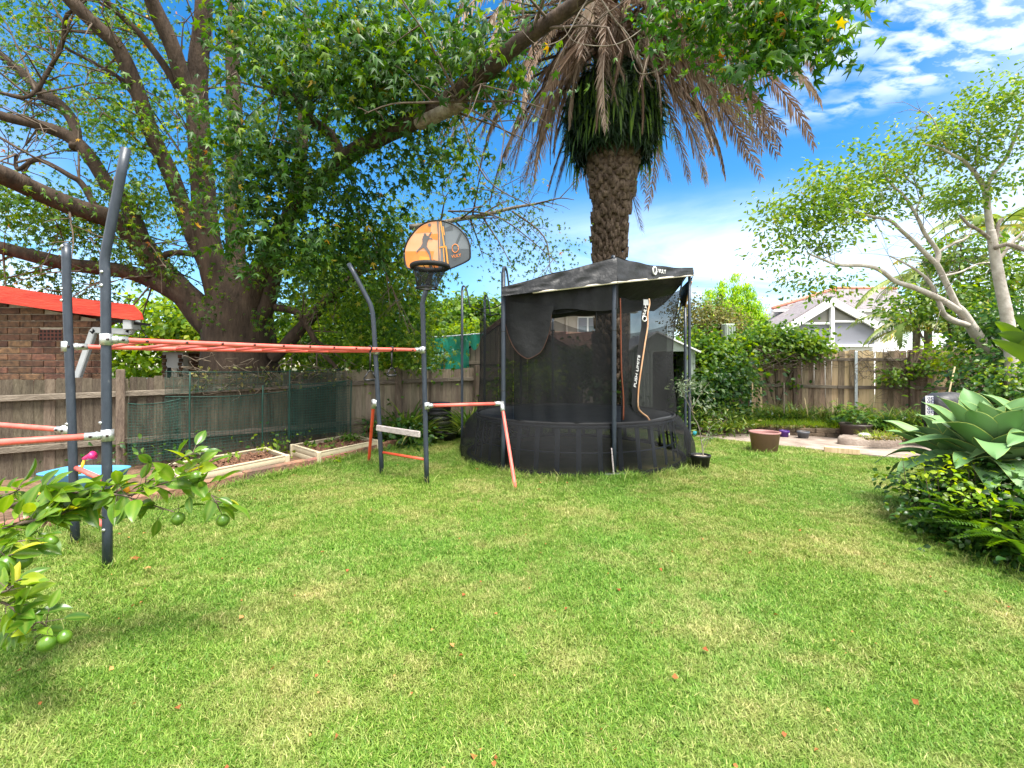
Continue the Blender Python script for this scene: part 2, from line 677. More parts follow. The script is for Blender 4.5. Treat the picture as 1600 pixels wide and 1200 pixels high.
# ------------------------------------------------------------------ palette
M = {}
M['soil'] = mat('soil', (0.075, 0.042, 0.024), (0.20, 0.12, 0.07), 9, 0.95, 0.5, 40)
M['mulch'] = mat('mulch', (0.06, 0.028, 0.016), (0.24, 0.12, 0.07), 26, 0.95, 0.6, 60)
M['concrete'] = mat('old_concrete', (0.176, 0.132, 0.104), (0.352, 0.288, 0.24), 2.2, 0.9, 0.25, 30, extra=(0.9, (0.56, 0.49, 0.44)))
M['kerbstone'] = mat('mossy_kerb', (0.075, 0.055, 0.035), (0.22, 0.155, 0.105), 5, 0.95, 0.4, 30, objvar=0.2)
M['edging'] = mat('red_edging', (0.136, 0.085, 0.06375), (0.357, 0.1615, 0.102), 3.2, 0.95, 0.4, 24, objvar=0.15)
M['rail'] = mat('grey_rail_timber', (0.1211, 0.09563, 0.07331), (0.2167, 0.1785, 0.1403), 6, 0.9, 0.25, 25, stretch=(1, 1, 5), objvar=0.12)
M['paling'] = mat('weathered_paling', (0.06542, 0.04931, 0.03427), (0.156, 0.1258, 0.08806), 5, 0.92, 0.35, 22, stretch=(4, 4, 0.5), objvar=0.30, lo=0.3, hi=0.7)
M['paling_tan'] = mat('tan_paling', (0.1656, 0.1296, 0.0936), (0.3096, 0.252, 0.1872), 5, 0.92, 0.3, 22, stretch=(4, 4, 0.5), objvar=0.2, lo=0.3, hi=0.7)
M['paling_back'] = mat('mossy_brown_paling', (0.1428, 0.1056, 0.07056), (0.4032, 0.3004, 0.2038), 5, 0.92, 0.35, 22, stretch=(4, 4, 0.5), objvar=0.30, lo=0.3, hi=0.7)
M['new_timber'] = mat('new_timber', (0.495, 0.36, 0.198), (0.648, 0.504, 0.306), 4, 0.8, 0.15, 20, stretch=(6, 6, 0.4), objvar=0.12)
M['old_post'] = mat('old_post', (0.09, 0.06375, 0.04875), (0.1875, 0.1425, 0.105), 6, 0.95, 0.5, 25, stretch=(3, 3, 0.5))
M['brick'] = mat('brown_brick', (0.06692, 0.0351, 0.02238), (0.2008, 0.09945, 0.05328), 14, 0.9, 0.25, 60, objvar=0.42)
M['mortar'] = mat('mortar', (0.33, 0.27, 0.20), (0.45, 0.38, 0.29), 14, 0.95, 0.2)
M['red_paint'] = mat('faded_red_paint', (0.375, 0.0225, 0.01), (0.54, 0.05, 0.0225), 4, 0.6, 0.12, 20, stretch=(0.6, 1, 3), extra=(0.80, (0.16, 0.05, 0.035)))
M['vent'] = mat('vent_terracotta', (0.10, 0.035, 0.025), (0.15, 0.05, 0.035), 10, 0.9)
M['dark'] = mat('dark_gap', (0.012, 0.011, 0.010), None, 5, 0.9)
M['grey_metal'] = mat('grey_painted_metal', (0.294, 0.308, 0.308), (0.364, 0.378, 0.378), 5, 0.55)
M['galv'] = mat('galvanised_steel', (0.42, 0.47, 0.50), (0.62, 0.66, 0.68), 18, 0.42, 0.05, metal=0.6)
M['clamp'] = mat('cast_clamp', (0.40, 0.42, 0.42), (0.66, 0.68, 0.67), 30, 0.38, 0.06, metal=0.75)
M['white_wall'] = mat('white_render', (0.7161, 0.7064, 0.687), (0.7935, 0.7838, 0.7645), 3, 0.85, 0.06)
M['white_paint'] = mat('white_paint', (0.741, 0.7505, 0.76), (0.798, 0.798, 0.798), 5, 0.5)
M['cream_wall'] = mat('cream_render', (0.45, 0.3975, 0.345), (0.5025, 0.45, 0.39), 2, 0.85, 0.05)
M['blind'] = mat('lavender_blind', (0.2117, 0.2167, 0.252), (0.2318, 0.2369, 0.2722), 1.5, 0.7)
M['tile_grey'] = mat('grey_mauve_tile', (0.15, 0.13, 0.135), (0.23, 0.205, 0.21), 9, 0.85, 0.2, objvar=0.1)
M['tile_red'] = mat('red_ridge_tile', (0.45, 0.14, 0.09), (0.60, 0.24, 0.17), 8, 0.8, 0.2)
M['tile_brown'] = mat('brown_tile', (0.112, 0.06, 0.044), (0.208, 0.12, 0.088), 9, 0.85, 0.25, objvar=0.15)
M['glass'] = glass_mat('window_glass')
M['glass_warm'] = mat('window_glass_beige', (0.20, 0.19, 0.155), (0.15, 0.145, 0.12), .6, 0.25, spec=.4)
M['colorbond'] = mat('pale_green_sheet', (0.294, 0.35, 0.294), (0.364, 0.42, 0.357), 4, 0.5)
M['shade_cloth'] = net_mat('green_shade_cloth', (0.02, 0.28, 0.19), 0.88)
M['green_wire'] = mat('green_plastic_wire', (0.0048, 0.036, 0.0264), (0.0096, 0.0576, 0.0408), 8, 0.6)
M['green_net'] = net_mat('dark_green_garden_net', (0.012, 0.050, 0.038), 0.22)
M['cream_bed'] = mat('cream_sheet_metal', (0.5184, 0.4406, 0.2938), (0.6048, 0.527, 0.3715), 5, 0.55, 0.03)
M['weatherboard'] = mat('tan_board', (0.2475, 0.2025, 0.1425), (0.345, 0.2925, 0.2175), 5, 0.9, 0.2, 20, stretch=(4, 4, 0.5), objvar=0.15)

# ------------------------------------------------------------------ ground
def ground_mat(name, lawn):
    m, t, o = base_mat(name)
    b = t.nodes.new('ShaderNodeBsdfPrincipled'); b.inputs['Roughness'].default_value = 0.95
    b.inputs['Specular IOR Level'].default_value = 0.1
    t.links.new(b.outputs[0], o.inputs[0])
    g = t.nodes.new('ShaderNodeNewGeometry')
    def nz(sc, d=5, r=0.6):
        n = t.nodes.new('ShaderNodeTexNoise'); n.inputs['Scale'].default_value = sc; n.inputs['Detail'].default_value = d; n.inputs['Roughness'].default_value = r
        t.links.new(g.outputs['Position'], n.inputs['Vector']); return n.outputs[0]
    fine = ramp(t, nz(55), [(0.3, (0.07, 0.085, 0.022)), (0.5, (0.16, 0.165, 0.05)), (0.72, (0.30, 0.24, 0.10))])
    patch = ramp(t, nz(1.3, 5), [(0.45, (0.10, 0.14, 0.03)), (0.66, (0.32, 0.26, 0.11))])
    mx = t.nodes.new('ShaderNodeMix'); mx.data_type = 'RGBA'; mx.inputs[0].default_value = 0.5
    t.links.new(fine, mx.inputs[6]); t.links.new(patch, mx.inputs[7])
    t.links.new(mx.outputs[2], b.inputs['Base Color'])
    bp = t.nodes.new('ShaderNodeBump'); bp.inputs['Distance'].default_value = 0.03; bp.inputs['Strength'].default_value = 0.8
    t.links.new(nz(60), bp.inputs['Height']); t.links.new(bp.outputs[0], b.inputs['Normal'])
    return m

M['lawn'] = ground_mat('lawn_thatch', True)
M['far_ground'] = mat('far_ground', (0.06, 0.075, 0.03), (0.13, 0.12, 0.06), 0.6, 0.95)

tag(MB().poly([(-400, -60, -0.012), (400, -60, -0.012), (400, 700, -0.012), (-400, 700, -0.012)]).build('ground', M['far_ground']), kind='structure')

# fence and edging lines in plan
FA, FB = Vector((-.95, 11.3, 0)), Vector((-3.09, 9.56, 0))
FDIR = (FB - FA)                           # one step of t, 2.758 m, towards the camera's left
def fence_pt(t): return FA + FDIR * t
E0, E1 = Vector((-4.1, 5.37, 0)), Vector((-2.5, 8.5, 0))
def edge_pt(t): return E0 + (E1 - E0) * t

lawn_poly = [(-9, -1.5), (12, -1.5), (12, 5.2), G(1560, 880).to_2d()[:], G(1470, 760).to_2d()[:], G(1445, 722).to_2d()[:], G(1290, 706).to_2d()[:], G(1190, 695).to_2d()[:], G(1090, 683).to_2d()[:], (3.2, 13.3),
             (-0.3, 11.6), (-1.9, 10.2), edge_pt(1.05).to_2d()[:], edge_pt(0).to_2d()[:], edge_pt(-0.9).to_2d()[:], (-9, -0.2)]
lawn_poly = [(-9, -1.5), (9, -1.5), (9, 3.0)] + [tuple(p[:2]) for p in (G(1590, 905), G(1500, 800), G(1460, 750), G(1445, 722), G(1290, 706), G(1190, 695), G(1090, 683))] + \
            [(3.2, 12.6), (-0.3, 11.6), (-1.9, 10.2)] + [tuple(edge_pt(t)[:2]) for t in (1.05, 0, -0.9)] + [(-9, 1.0)]
tag(MB().poly([(x, y, 0.0) for x, y in lawn_poly]).build('lawn', M['lawn']), kind='structure')

# planting strip along the left fence
strip = [edge_pt(1.15), edge_pt(0), edge_pt(-1.2), Vector((-9.5, 2.5, 0)), fence_pt(3.3), fence_pt(0.0), fence_pt(-1.4), Vector((1.2, 11.9, 0)), Vector((-1.4, 10.3, 0))]
tag(MB().poly([(p.x, p.y, 0.004) for p in strip]).build('garden_bed', M['soil']), kind='structure')

# lumps of soil and mulch
def soil_bits(name, area, n, z, mat_, size=(0.01, 0.035)):
    a = np.array([[p[0], p[1]] for p in area])
    k = rng.random((n, 2)) ; w = a[0] + (a[1] - a[0]) * k[:, :1] + (a[3] - a[0]) * k[:, 1:]
    T = np.concatenate([w, np.full((n, 1), z)], 1)
    v = np.array([(0, 0, .6), (-1, -.6, 0), (1, -.5, 0), (.9, .7, 0), (-.7, .8, 0)], float)
    f = [(0, 1, 2), (0, 2, 3), (0, 3, 4), (0, 4, 1)]
    Rm = frames(np.array((0, 0, 1.)) + rng.normal(size=(n, 3)) * .5, rng.normal(size=(n, 3)))
    me = bulk_mesh(name, v, f, Rm, size[0] + (size[1] - size[0]) * rng.random(n) ** 2, T)
    return me

# concrete path on the right, a worn slab a little proud of the lawn
pth = [G(1080, 683), G(1190, 694.5), G(1290, 706), G(1450, 722), Vector((9.5, 7.0, 0)), Vector((9.5, 8.6, 0)), G(1405, 694), G(1340, 688.5), G(1250, 682.5), G(1150, 680), Vector((3.6, 11.2, 0))]
tag(MB().prism([(p.x, p.y, 0.03) for p in pth], (0, 0, -0.05)).build('path', M['concrete']), kind='structure')

# raised earth behind the low wall
W0, W1 = G(1140, 679.5), G(1362, 688.5)
WD = (W1 - W0).normalized(); WN = Vector((WD.y, -WD.x, 0)); WN = -WN if WN.y < 0 else WN
earth = [W0 + WN * 0.22 - WD * 0.2, W1 + WN * 0.22 + WD * 0.2, W1 + WD * 4.0 - WN * 0.4, W1 + WD * 5.2 + WN * 3, W0 + WN * 3.4 + WD * 1.0, W0 + WN * 3.4 - WD * 2.2, W0 + WN * 1.0 - WD * 0.9]
tag(MB().prism([(p.x, p.y, 0.19) for p in earth], (0, 0, -0.24)).build('raised_bed', M['soil']), kind='structure')

kw = thing('low_brick_wall', 'low mossy brown brick wall along the back of the concrete path', 'wall', W0)
x, Lw = 0.0, (W1 - W0).length
kb = None
i = 0
bw = 0.39
while x < Lw - 0.1:
    for row in range(2):
        ln = bw - 0.014
        if kb is None:
            mb = MB(); mb.bbox((0, 0, 0), (ln, 0.16, 0.098), b=0.012); kb = mb.mesh('brick'); kb.materials.append(M['kerbstone'])
        o = link('brick', kb, None, kw, WD * (x + bw / 2 + (bw / 2 if row else 0)) + WN * (0.02 * mnoise.noise((x, row, 1)) + 0.17) + Vector((0, 0, 0.05 + row * 0.103)))
        o.rotation_euler = (0, R(1.2) * math.sin(i * 2.1), math.atan2(WD.y, WD.x) + R(1.5) * math.sin(i * 3.3))
        i += 1
    x += bw
# ------------------------------------------------------------------ edging of the strip
ed = thing('garden_edging', 'low reddish edging of worn blocks between lawn and left planting strip', 'edging', E0)
EL = (E1 - E0).length; EDn = (E1 - E0).normalized()
eb = MB(); eb.bbox((0, 0, 0), (0.985, 0.11, 0.15), b=0.014); ebm = eb.mesh('edging_block'); ebm.materials.append(M['edging'])
for k in range(-3, 5):
    o = link('edging_block', ebm, None, ed, EDn * (k + .5) * 1.0 + Vector((-0.05, 0, 0.055 + 0.012 * math.sin(k * 2.3))))
    o.rotation_euler = (R(2) * math.sin(k), R(0.7) * math.sin(k * 1.7), math.atan2(EDn.y, EDn.x) + R(1.0) * math.sin(k * 5.1))

# ------------------------------------------------------------------ paling fences
def paling_fence(root, A, D, n, pitch, ztop, zbot, width, pmat, railz, posts, side, new=(), skipg=(), post_mat=None, rail_mat=None, seed=1, gap=(0, 0)):
    """palings from A along the unit vector D; side: the side the rails are nailed on"""
    rr = random.Random(seed)
    ang = math.atan2(D.y, D.x)
    S = Vector((-D.y, D.x, 0)) * side
    loc0 = root.location
    meshes = []
    for k in range(3):
        mb = MB()
        hh = 1.0
        w = width
        t = 0.016
        # a paling one unit high with dog-eared, slightly uneven head
        e = 0.012 + 0.006 * k
        prof = [(-w / 2, 0), (w / 2, 0), (w / 2, 1 - e), (w / 2 - e, 1), (-w / 2 + e * .6, 1 - 0.004 * k), (-w / 2, 1 - e)]
        mb.prism([(a, -t / 2, b) for a, b in prof], (0, t, 0))
        me = mb.mesh('paling'); meshes.append(me)
    mesh_by = {}
    for i in range(n):
        if i in skipg: continue
        s = i * pitch + pitch / 2
        p = A + D * s
        zt = ztop(s) + rr.uniform(-0.018, 0.014)
        zb = zbot(s) if callable(zbot) else zbot
        mt = M['new_timber'] if i in new else pmat
        key = (rr.randrange(3), mt.name)
        if key not in mesh_by:
            c = meshes[key[0]].copy(); c.name = 'paling'; c.materials.append(mt); mesh_by[key] = c
        lap = 0.007 if i % 2 else -0.007
        o = link('paling', mesh_by[key], None, root, Vector((p.x, p.y, zb)) - loc0 - S * (0.008 + lap) + S * rr.uniform(-.004, .004))
        o.scale = (rr.uniform(0.97, 1.05), 1, zt - zb)
        o.rotation_euler = (R(rr.uniform(-.5, .5)), R(rr.uniform(-.7, .7)), ang + R(rr.uniform(-2, 2)))
    L = n * pitch
    ax = (D, S, Vector((0, 0, 1)))
    for rz in railz:
        s = 0.0
        while s < L - 0.3:
            e = min(s + 2.4, L)
            z0, z1 = rz(s), rz(e)
            a, b = A + D * s + S * 0.045, A + D * e + S * 0.045
            a.z, b.z = z0, z1
            d = (b - a); ln = d.length; d.normalize()
            MB().bbox((a + b) / 2, (ln - 0.006, 0.05, 0.085), (d, S, d.cross(S)), 0.006).build('rail', rail_mat or M['rail'], root)
            s = e
    for s, zt, r in posts:
        p = A + D * s + S * 0.13
        MB().bbox((p.x, p.y, zt / 2), (r, r, zt), ax, 0.012).build('post', post_mat or M['old_post'], root)


FU = FDIR.normalized()
T0 = -1.45
FS = fence_pt(T0)
def t_of(s): return T0 + s / FDIR.length
def ztop_l(s):
    t = t_of(s)
    return 1.545 - 0.052 * max(t, 0) + 0.01 * math.sin(s * 1.1)
lf = thing('paling_fence', 'long weathered grey brown paling fence along the left of the lawn', 'fence', FS)
NP = 128
new_l = ()
posts_l = [((t - T0) * FDIR.length, 1.6 - 0.05 * max(t, 0) + (0.06 if abs(t - 2.41) < .1 else 0), 0.11) for t in (-0.8, 0.0, .75, 2.41, 3.2)]
paling_fence(lf, FS, FU, NP, 0.1035, ztop_l, -0.02, 0.112, M['paling'], (lambda s: ztop_l(s) - 0.26, lambda s: 0.42), posts_l, 1, new_l)
# lighter palings towards the far end
for o in lf.children:
    if o.name.startswith('paling'):
        s = (Vector(o.location)).length
        if s < 7.3 and random.random() < 0.95:
            key = 'tan_' + o.data.name
            me = bpy.data.meshes.get(key)
            if me is None:
                me = o.data.copy(); me.name = key; me.materials[0] = M['paling_tan']
            o.data = me

B0, BD = Vector((4.3, 13.89, 0)), Vector((2.2, -.69, 0)).normalized()
bf = thing('paling_fence', 'patched brown paling fence with pale new boards behind the path and pots', 'fence', B0)
def s_of_px(px):
    k = (px - 800) / F
    return (k * B0.y - B0.x) / (BD.x - k * BD.y)
PB = 0.142
newb = set()
for a, b in ((1176, 1190), (1299, 1307), (1319, 1327), (1338, 1346), (1355, 1364), (1366, 1376), (1460, 1472), (1474, 1486)):
    newb |= {i for i in range(72) if s_of_px(a) - .05 < (i + .5) * PB < s_of_px(b) + .05}
gaps = set()
paling_fence(bf, B0, BD, 72, PB, lambda s: 2.02 + 0.03 * math.sin(s * .9) + 0.02 * math.sin(s * 4), lambda s: 0.12, 0.147, M['paling_back'],
             (lambda s: 1.76, lambda s: 1.03 + 0.03 * math.sin(s * .8)), [(s_of_px(1100), 2.0, .1), (s_of_px(1240), 2.0, .1), (s_of_px(1420), 2.0, .1)], -1, newb, gaps, seed=5)
for q, zt in ((1333.5, 1.98), (1171.5, 1.78)):
    p = B0 + BD * s_of_px(q) - Vector((-BD.y, BD.x, 0)) * 0.16
    MB().bbox((p.x, p.y, zt / 2), (0.07, 0.05, zt), (BD, Vector((-BD.y, BD.x, 0)), Vector((0, 0, 1))), 0.006).build('steel_post', M['galv'], bf)
for i, (q, zt) in enumerate(((1176, 1.6), (1189, 1.4), (1301, 1.45), (1308, 1.3))):
    pass

# ------------------------------------------------------------------ brick shed on the left
YS = 7.5
def WP(px, py, dy=0.0): return P(px, py, YS + dy)
shed = thing('brick_shed', 'brown brick shed with a sloping red fascia behind the left fence', 'shed', (P(60, 571, YS).x, YS, 0))
xr, xl = P(163, 571, YS).x, P(-140, 571, YS).x
def fas(px): return 449 + (px - 0) * (490 - 449) / 222.0        # lower run of the fascia's top edge
def zroof(x):
    px = 800 + x / YS * F
    return H - (fas(px) + 22 - HY) / F * YS
MB().prism([(xl, YS + .012, 0), (xr - .01, YS + .012, 0), (xr - .01, YS + .012, zroof(xr)), (xl, YS + .012, zroof(xl))], (-3.3, 3.2, 0)).build('wall', M['mortar'], shed)
bh, bl, jt = 0.1086, 0.395, 0.013
bmesh_, hmesh_ = {}, {}
for q, ln in enumerate((bl, bl / 2)):
    mb = MB(); mb.bbox((0, 0, 0), (ln - jt, 0.09, bh - jt), b=0.006)
    me = mb.mesh('brick'); me.materials.append(M['brick']); bmesh_[q] = me
row = 0
z = 0.76
vx0, vx1, vz0, vz1 = P(62, 0, YS).x, P(97, 0, YS).x, H - (532 - HY) / F * YS, H - (515 - HY) / F * YS
while z < 3.2:
    x = xr - (0 if row % 2 else bl / 2)
    if row % 2 == 0 and z < zroof(xr):
        link('brick', bmesh_[1], None, shed, Vector((xr - bl / 4, YS + 0.03, z)) - shed.location)
    while x > xl:
        cx = x - bl / 2
        if z + bh / 2 < zroof(cx) + .02 and not (cx + bl / 2 > vx0 and cx - bl / 2 < vx1 and vz0 - .03 < z < vz1 + .03):
            o = link('brick', bmesh_[0], None, shed, Vector((cx, YS + 0.03 + random.uniform(-.004, .004), z)) - shed.location)
        elif z + bh / 2 < zroof(cx) + .02:
            # shorter bricks either side of the vent
            for a, b in ((cx - bl / 2, min(vx0, cx + bl / 2)), (max(vx1, cx - bl / 2), cx + bl / 2)):
                if b - a > 0.05:
                    o = link('brick', bmesh_[1], None, shed, Vector(((a + b) / 2, YS + 0.03, z)) - shed.location)
                    o.scale = ((b - a) / (bl / 2), 1, 1)
        x -= bl
    z += bh; row += 1
vt = MB(); vt.box(((vx0 + vx1) / 2, YS + 0.02, (vz0 + vz1) / 2), (vx1 - vx0, 0.05, vz1 - vz0)).build('air_vent', M['vent'], shed)
vto = [o for o in shed.children if o.name.startswith('air_vent')][0]
hb = MB(); hb.box((0, 0, 0), (0.032, 0.006, 0.035)); hbm = hb.mesh('vent_hole'); hbm.materials.append(M['dark'])
for r_ in range(3):
    for c_ in range(6):
        link('vent_hole', hbm, None, vto, Vector((vx0 + (c_ + .5) * (vx1 - vx0) / 6, YS - 0.006, vz0 + (r_ + .5) * (vz1 - vz0) / 3)) - shed.location)
# fascia: a deep board that follows the slope, worn edge at its right end
fa = [WP(q[0], q[1], -.32) for q in ((-140, fas(-140) - 2), (0, 446), (120, 466), (206, 476), (219, 489), (222, 499), (208, 500), (120, 490), (0, 473), (-140, fas(-140) + 25))]
MB().prism(fa, (0, 0.035, 0)).build('fascia', M['red_paint'], shed)
ro = [WP(q[0], q[1], -.28) for q in ((-140, fas(-140) + 2), (0, 449.5), (120, 470), (206, 482), (214, 490), (120, 477), (0, 456), (-140, fas(-140) + 9))]
MB().prism(ro, (-3.6, 3.4, 0)).build('roof', M['red_paint'], shed)
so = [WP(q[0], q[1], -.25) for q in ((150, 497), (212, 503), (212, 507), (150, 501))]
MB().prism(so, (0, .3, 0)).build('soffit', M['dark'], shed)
gt = MB(); gt.bbox(WP(206, 508, -.2), (0.14, 0.2, 0.16), b=0.012).build('gutter', M['grey_metal'], shed)
dp = MB()
pts = [WP(206, 514, -.2), WP(203, 519, -.2), WP(149, 516, -.2), WP(146, 519, -.2), WP(118, 600, -.2), WP(112, 640, -.2)]
for a, b in zip(pts[:-1], pts[1:]):
    d = (b - a).normalized(); s_ = Vector((0, 1, 0))
    dp.bbox((a + b) / 2, (0.10, 0.075, (b - a).length + .05), (d.cross(s_), s_, d), 0.012)
dp.build('downpipe', M['grey_metal'], shed)

# small brick outbuilding seen over the fence
YO = 12.0
ob = thing('outbuilding', 'small brick outbuilding with white panel over the left fence beside the trunk', 'building', P(290, 571, YO) * Vector((1, 1, 0)) if False else (P(290, 571, YO).x, YO, 0))
x0, x1, x2 = P(254, 0, YO).x, P(286, 0, YO).x, P(372, 0, YO).x
zt = H - (550 - HY) / F * YO
MB().box(((x1 + x2) / 2, YO + 1.3, zt / 2), (x2 - x1, 2.2, zt)).build('wall', M['mortar'], ob)
MB().box(((x0 + x1) / 2, YO + .7, zt / 2), (x1 - x0, 1.4, zt)).build('porch_wall', M['white_wall'], ob)
bq = MB(); bq.bbox((0, 0, 0), (0.225, 0.03, 0.088), b=0.004); bqm = bq.mesh('brick'); bqm.materials.append(M['brick'])
for r_ in range(10):
    for c_ in range(6):
        link('brick', bqm, None, ob, Vector((x1 + 0.13 + .24 * c_ + (.06 if r_ % 2 else 0), YO + .19, zt - .08 - r_ * .1)) - ob.location)
for r_ in range(9):
    for xx in (x0 + .05, x1 - .06):
        o = link('brick', bqm, None, ob, Vector((xx + (.012 if r_ % 2 else -.012), YO - .01, zt - .12 - r_ * .1)) - ob.location); o.scale = (.45, 1, 1)
MB().box(((x0 + x1) / 2, YO - 0.02, zt - .70), (x1 - x0 - .26, 0.04, .55)).build('door_panel', M['cream_wall'], ob)
MB().box(((x0 + x1) / 2 - 0.06, YO - 0.045, zt - .62), (.10, 0.02, .42)).build('door_gap', M['dark'], ob)
wn = MB(); wn.bbox((P(334, 0, YO).x, YO + .18, zt - .42), (.36, 0.06, .62), b=.01); wn = wn.build('window', M['white_paint'], ob)
MB().box((P(334, 0, YO).x, YO + .14, zt - .42), (.27, 0.02, .52)).build('pane', M['glass'], wn)
rf = MB()
rf.prism([(x0 - .25, YO - .25, zt + .02), (x2 + .2, YO - .25, zt + .02), (x2 + .2, YO - .25, zt + .08), (x0 - .25, YO - .25, zt + .08)], (0, 3, .35))
rfo = rf.build('roof', M['tile_red'], ob)
tm = MB()
for k in range(14):
    tm.tube([(x0 - .2 + k * .15, YO - .27, zt + .1), (x0 - .2 + k * .15, YO + 2.6, zt + .44)], .06, 6, 1)
tm.build('tile_rib', M['tile_red'], rfo)
YL = 14
lo = thing('low_roof', 'low white flat roof just above the left fence', 'roof', (P(190, 0, YL).x, YL, 0))
MB().bbox((P(190, 0, YL).x, YL + 1, H - (588 - HY) / F * YL - .15), (1.0, 2, .14), b=.02).build('sheet', M['white_wall'], lo)
MB().box((P(190, 0, YL).x, YL + 1, .5), (.9, 1.8, 1.0 - .1)).build('wall', M['cream_wall'], lo)

# ------------------------------------------------------------------ garage with board gable, right behind the fence
YG = 15.0
ga = thing('garage', 'timber boarded garage gable with brown tiled roof behind the trampoline', 'garage', (P(790, 0, YG).x, YG, 0))
def GP(px, py, dy=0): return P(px, py, YG) + Vector((0, dy, 0))
gl, gr, gp = P(672, 0, YG).x, P(905, 0, YG).x, P(796, 0, YG).x
z_e = H - (590 - HY) / F * YG; z_p = H - (496 - HY) / F * YG; z_r = H - (560 - HY) / F * YG
def zg(x):
    return z_e + (z_p - z_e) * (x - gl) / (gp - gl) if x < gp else z_p + (z_r - z_p) * (x - gp) / (gr - gp)
MB().prism([(gl, YG + .03, 0), (gr, YG + .03, 0), (gr, YG + .03, z_r), (gp, YG + .03, z_p), (gl, YG + .03, z_e)], (0, 4, 0)).build('wall', M['dark'], ga)
x = gl + .02
kk = 0
while x < gr - .05:
    w = 0.165
    a, b = x, min(x + w - .012, gr)
    t0 = .0 if kk % 2 else .012
    MB().prism([(a, YG - t0, 0.9), (b, YG - t0, 0.9), (b, YG - t0, zg(b) - .02), (a, YG - t0, zg(a) - .02)], (0, .02, 0)).build('board', M['weatherboard'], ga)
    x += w; kk += 1
MB().bbox(((gl + gr) / 2, YG - .05, H - (567 - HY) / F * YG), (gr - gl, .05, .10), b=.006).build('rail', M['weatherboard'], ga)
for a, b, za, zb in ((gl - .25, gp, z_e - .12, z_p), (gp, gr + .3, z_p, z_r - .12)):
    d = Vector((b - a, 0, zb - za)); up = Vector((-d.z, 0, d.x)).normalized()
    q = [Vector((a, YG - .2, za)), Vector((b, YG - .2, zb)), Vector((b, YG - .2, zb)) + up * .1, Vector((a, YG - .2, za)) + up * .1]
    rp = MB().prism(q, (0, 4.6, 0)).build('roof', M['tile_brown'], ga)
    ln = d.length; d.normalize()
    tb = MB(); tb.bbox((0, 0, 0), (.30, .31, .03), (d, Vector((0, 1, 0)), up), .006); tbm = tb.mesh('roof_tile'); tbm.materials.append(M['tile_brown'])
    for i in range(int(ln / .27)):
        for j in range(0, 6):
            link('roof_tile', tbm, None, rp, Vector((a, YG - .05 + j * .33, za)) + d * (.14 + i * .27) + up * (.115 + .008 * (i % 2)) - ga.location)
# lower tiled wing on the right
YW = 17.0
tw = thing('tiled_wing', 'low brown tiled roof seen through the trampoline net window', 'roof', (P(905, 0, YW).x, YW, 0))
q = [P(840, 552, YW), P(965, 556, YW), P(965, 530, YW + 1.6), P(835, 518, YW + 1.6)]
qn = (q[1] - q[0]).cross(q[3] - q[0]).normalized()
MB().prism(q, -qn * .12).build('roof_deck', M['tile_brown'], tw)
du, dv = (q[1] - q[0]), (q[3] - q[0])
tb = MB(); tb.bbox((0, 0, 0), (.26, .31, .03), (du.normalized(), dv.normalized(), qn), .006); tbm = tb.mesh('roof_tile'); tbm.materials.append(M['tile_brown'])
nu_, nv_ = int(du.length / .27), int(dv.length / .3)
for i in range(nu_):
    for j in range(nv_):
        link('roof_tile', tbm, None, tw, q[0] + du * ((i + .5) / nu_) + dv * ((j + .5) / nv_) + qn * (.025 + .006 * (j % 2)) - tw.location)
MB().box((P(902, 0, YW).x, YW + 1.1, 1.0), (2.8, 1.6, 1.9)).build('wall', M['cream_wall'], tw)

# cream house further back
YH = 21.0
ch = thing('house', 'cream rendered house with white framed window beyond the trampoline canopy', 'house', (P(880, 0, YH).x, YH, 0))
a, b = P(770, 0, YH).x, P(985, 0, YH).x
ze = H - (489 - HY) / F * YH
MB().box(((a + b) / 2, YH + 2, ze / 2), (b - a, 4, ze)).build('wall', M['cream_wall'], ch)
MB().bbox(((a + b) / 2, YH - .2, ze + .06), (b - a + .5, .5, .16), b=.02).build('eave', M['white_paint'], ch)
MB().prism([(a - .3, YH - .45, ze + .15), (b + .3, YH - .45, ze + .15), (b - 1, YH + 2, ze + 1.1), (a + 1, YH + 2, ze + 1.1)], (0, 0, -.08)).build('roof', M['tile_grey'], ch)
wx0, wx1, wz0, wz1 = P(902, 0, YH).x, P(934, 0, YH).x, H - (521 - HY) / F * YH, H - (495 - HY) / F * YH
wf = MB().bbox(((wx0 + wx1) / 2, YH - .03, (wz0 + wz1) / 2), (wx1 - wx0, .08, wz1 - wz0), b=.01).build('window', M['white_paint'], ch)
for k in range(2):
    w_ = (wx1 - wx0) / 2
    MB().box((wx0 + w_ * (k + .5), YH - .075, (wz0 + wz1) / 2), (w_ - .08, .02, wz1 - wz0 - .12)).build('pane', M['glass'], wf)
    MB().box((wx0 + w_ * (k + .5), YH - .09, wz1 - .26), (w_ - .10, .006, .36)).build('blind', M['blind'], wf)
MB().bbox(((P(885, 0, YH).x), YH - .06, ze / 2), (.1, .1, ze), b=.02).build('downpipe', M['cream_wall'], ch)

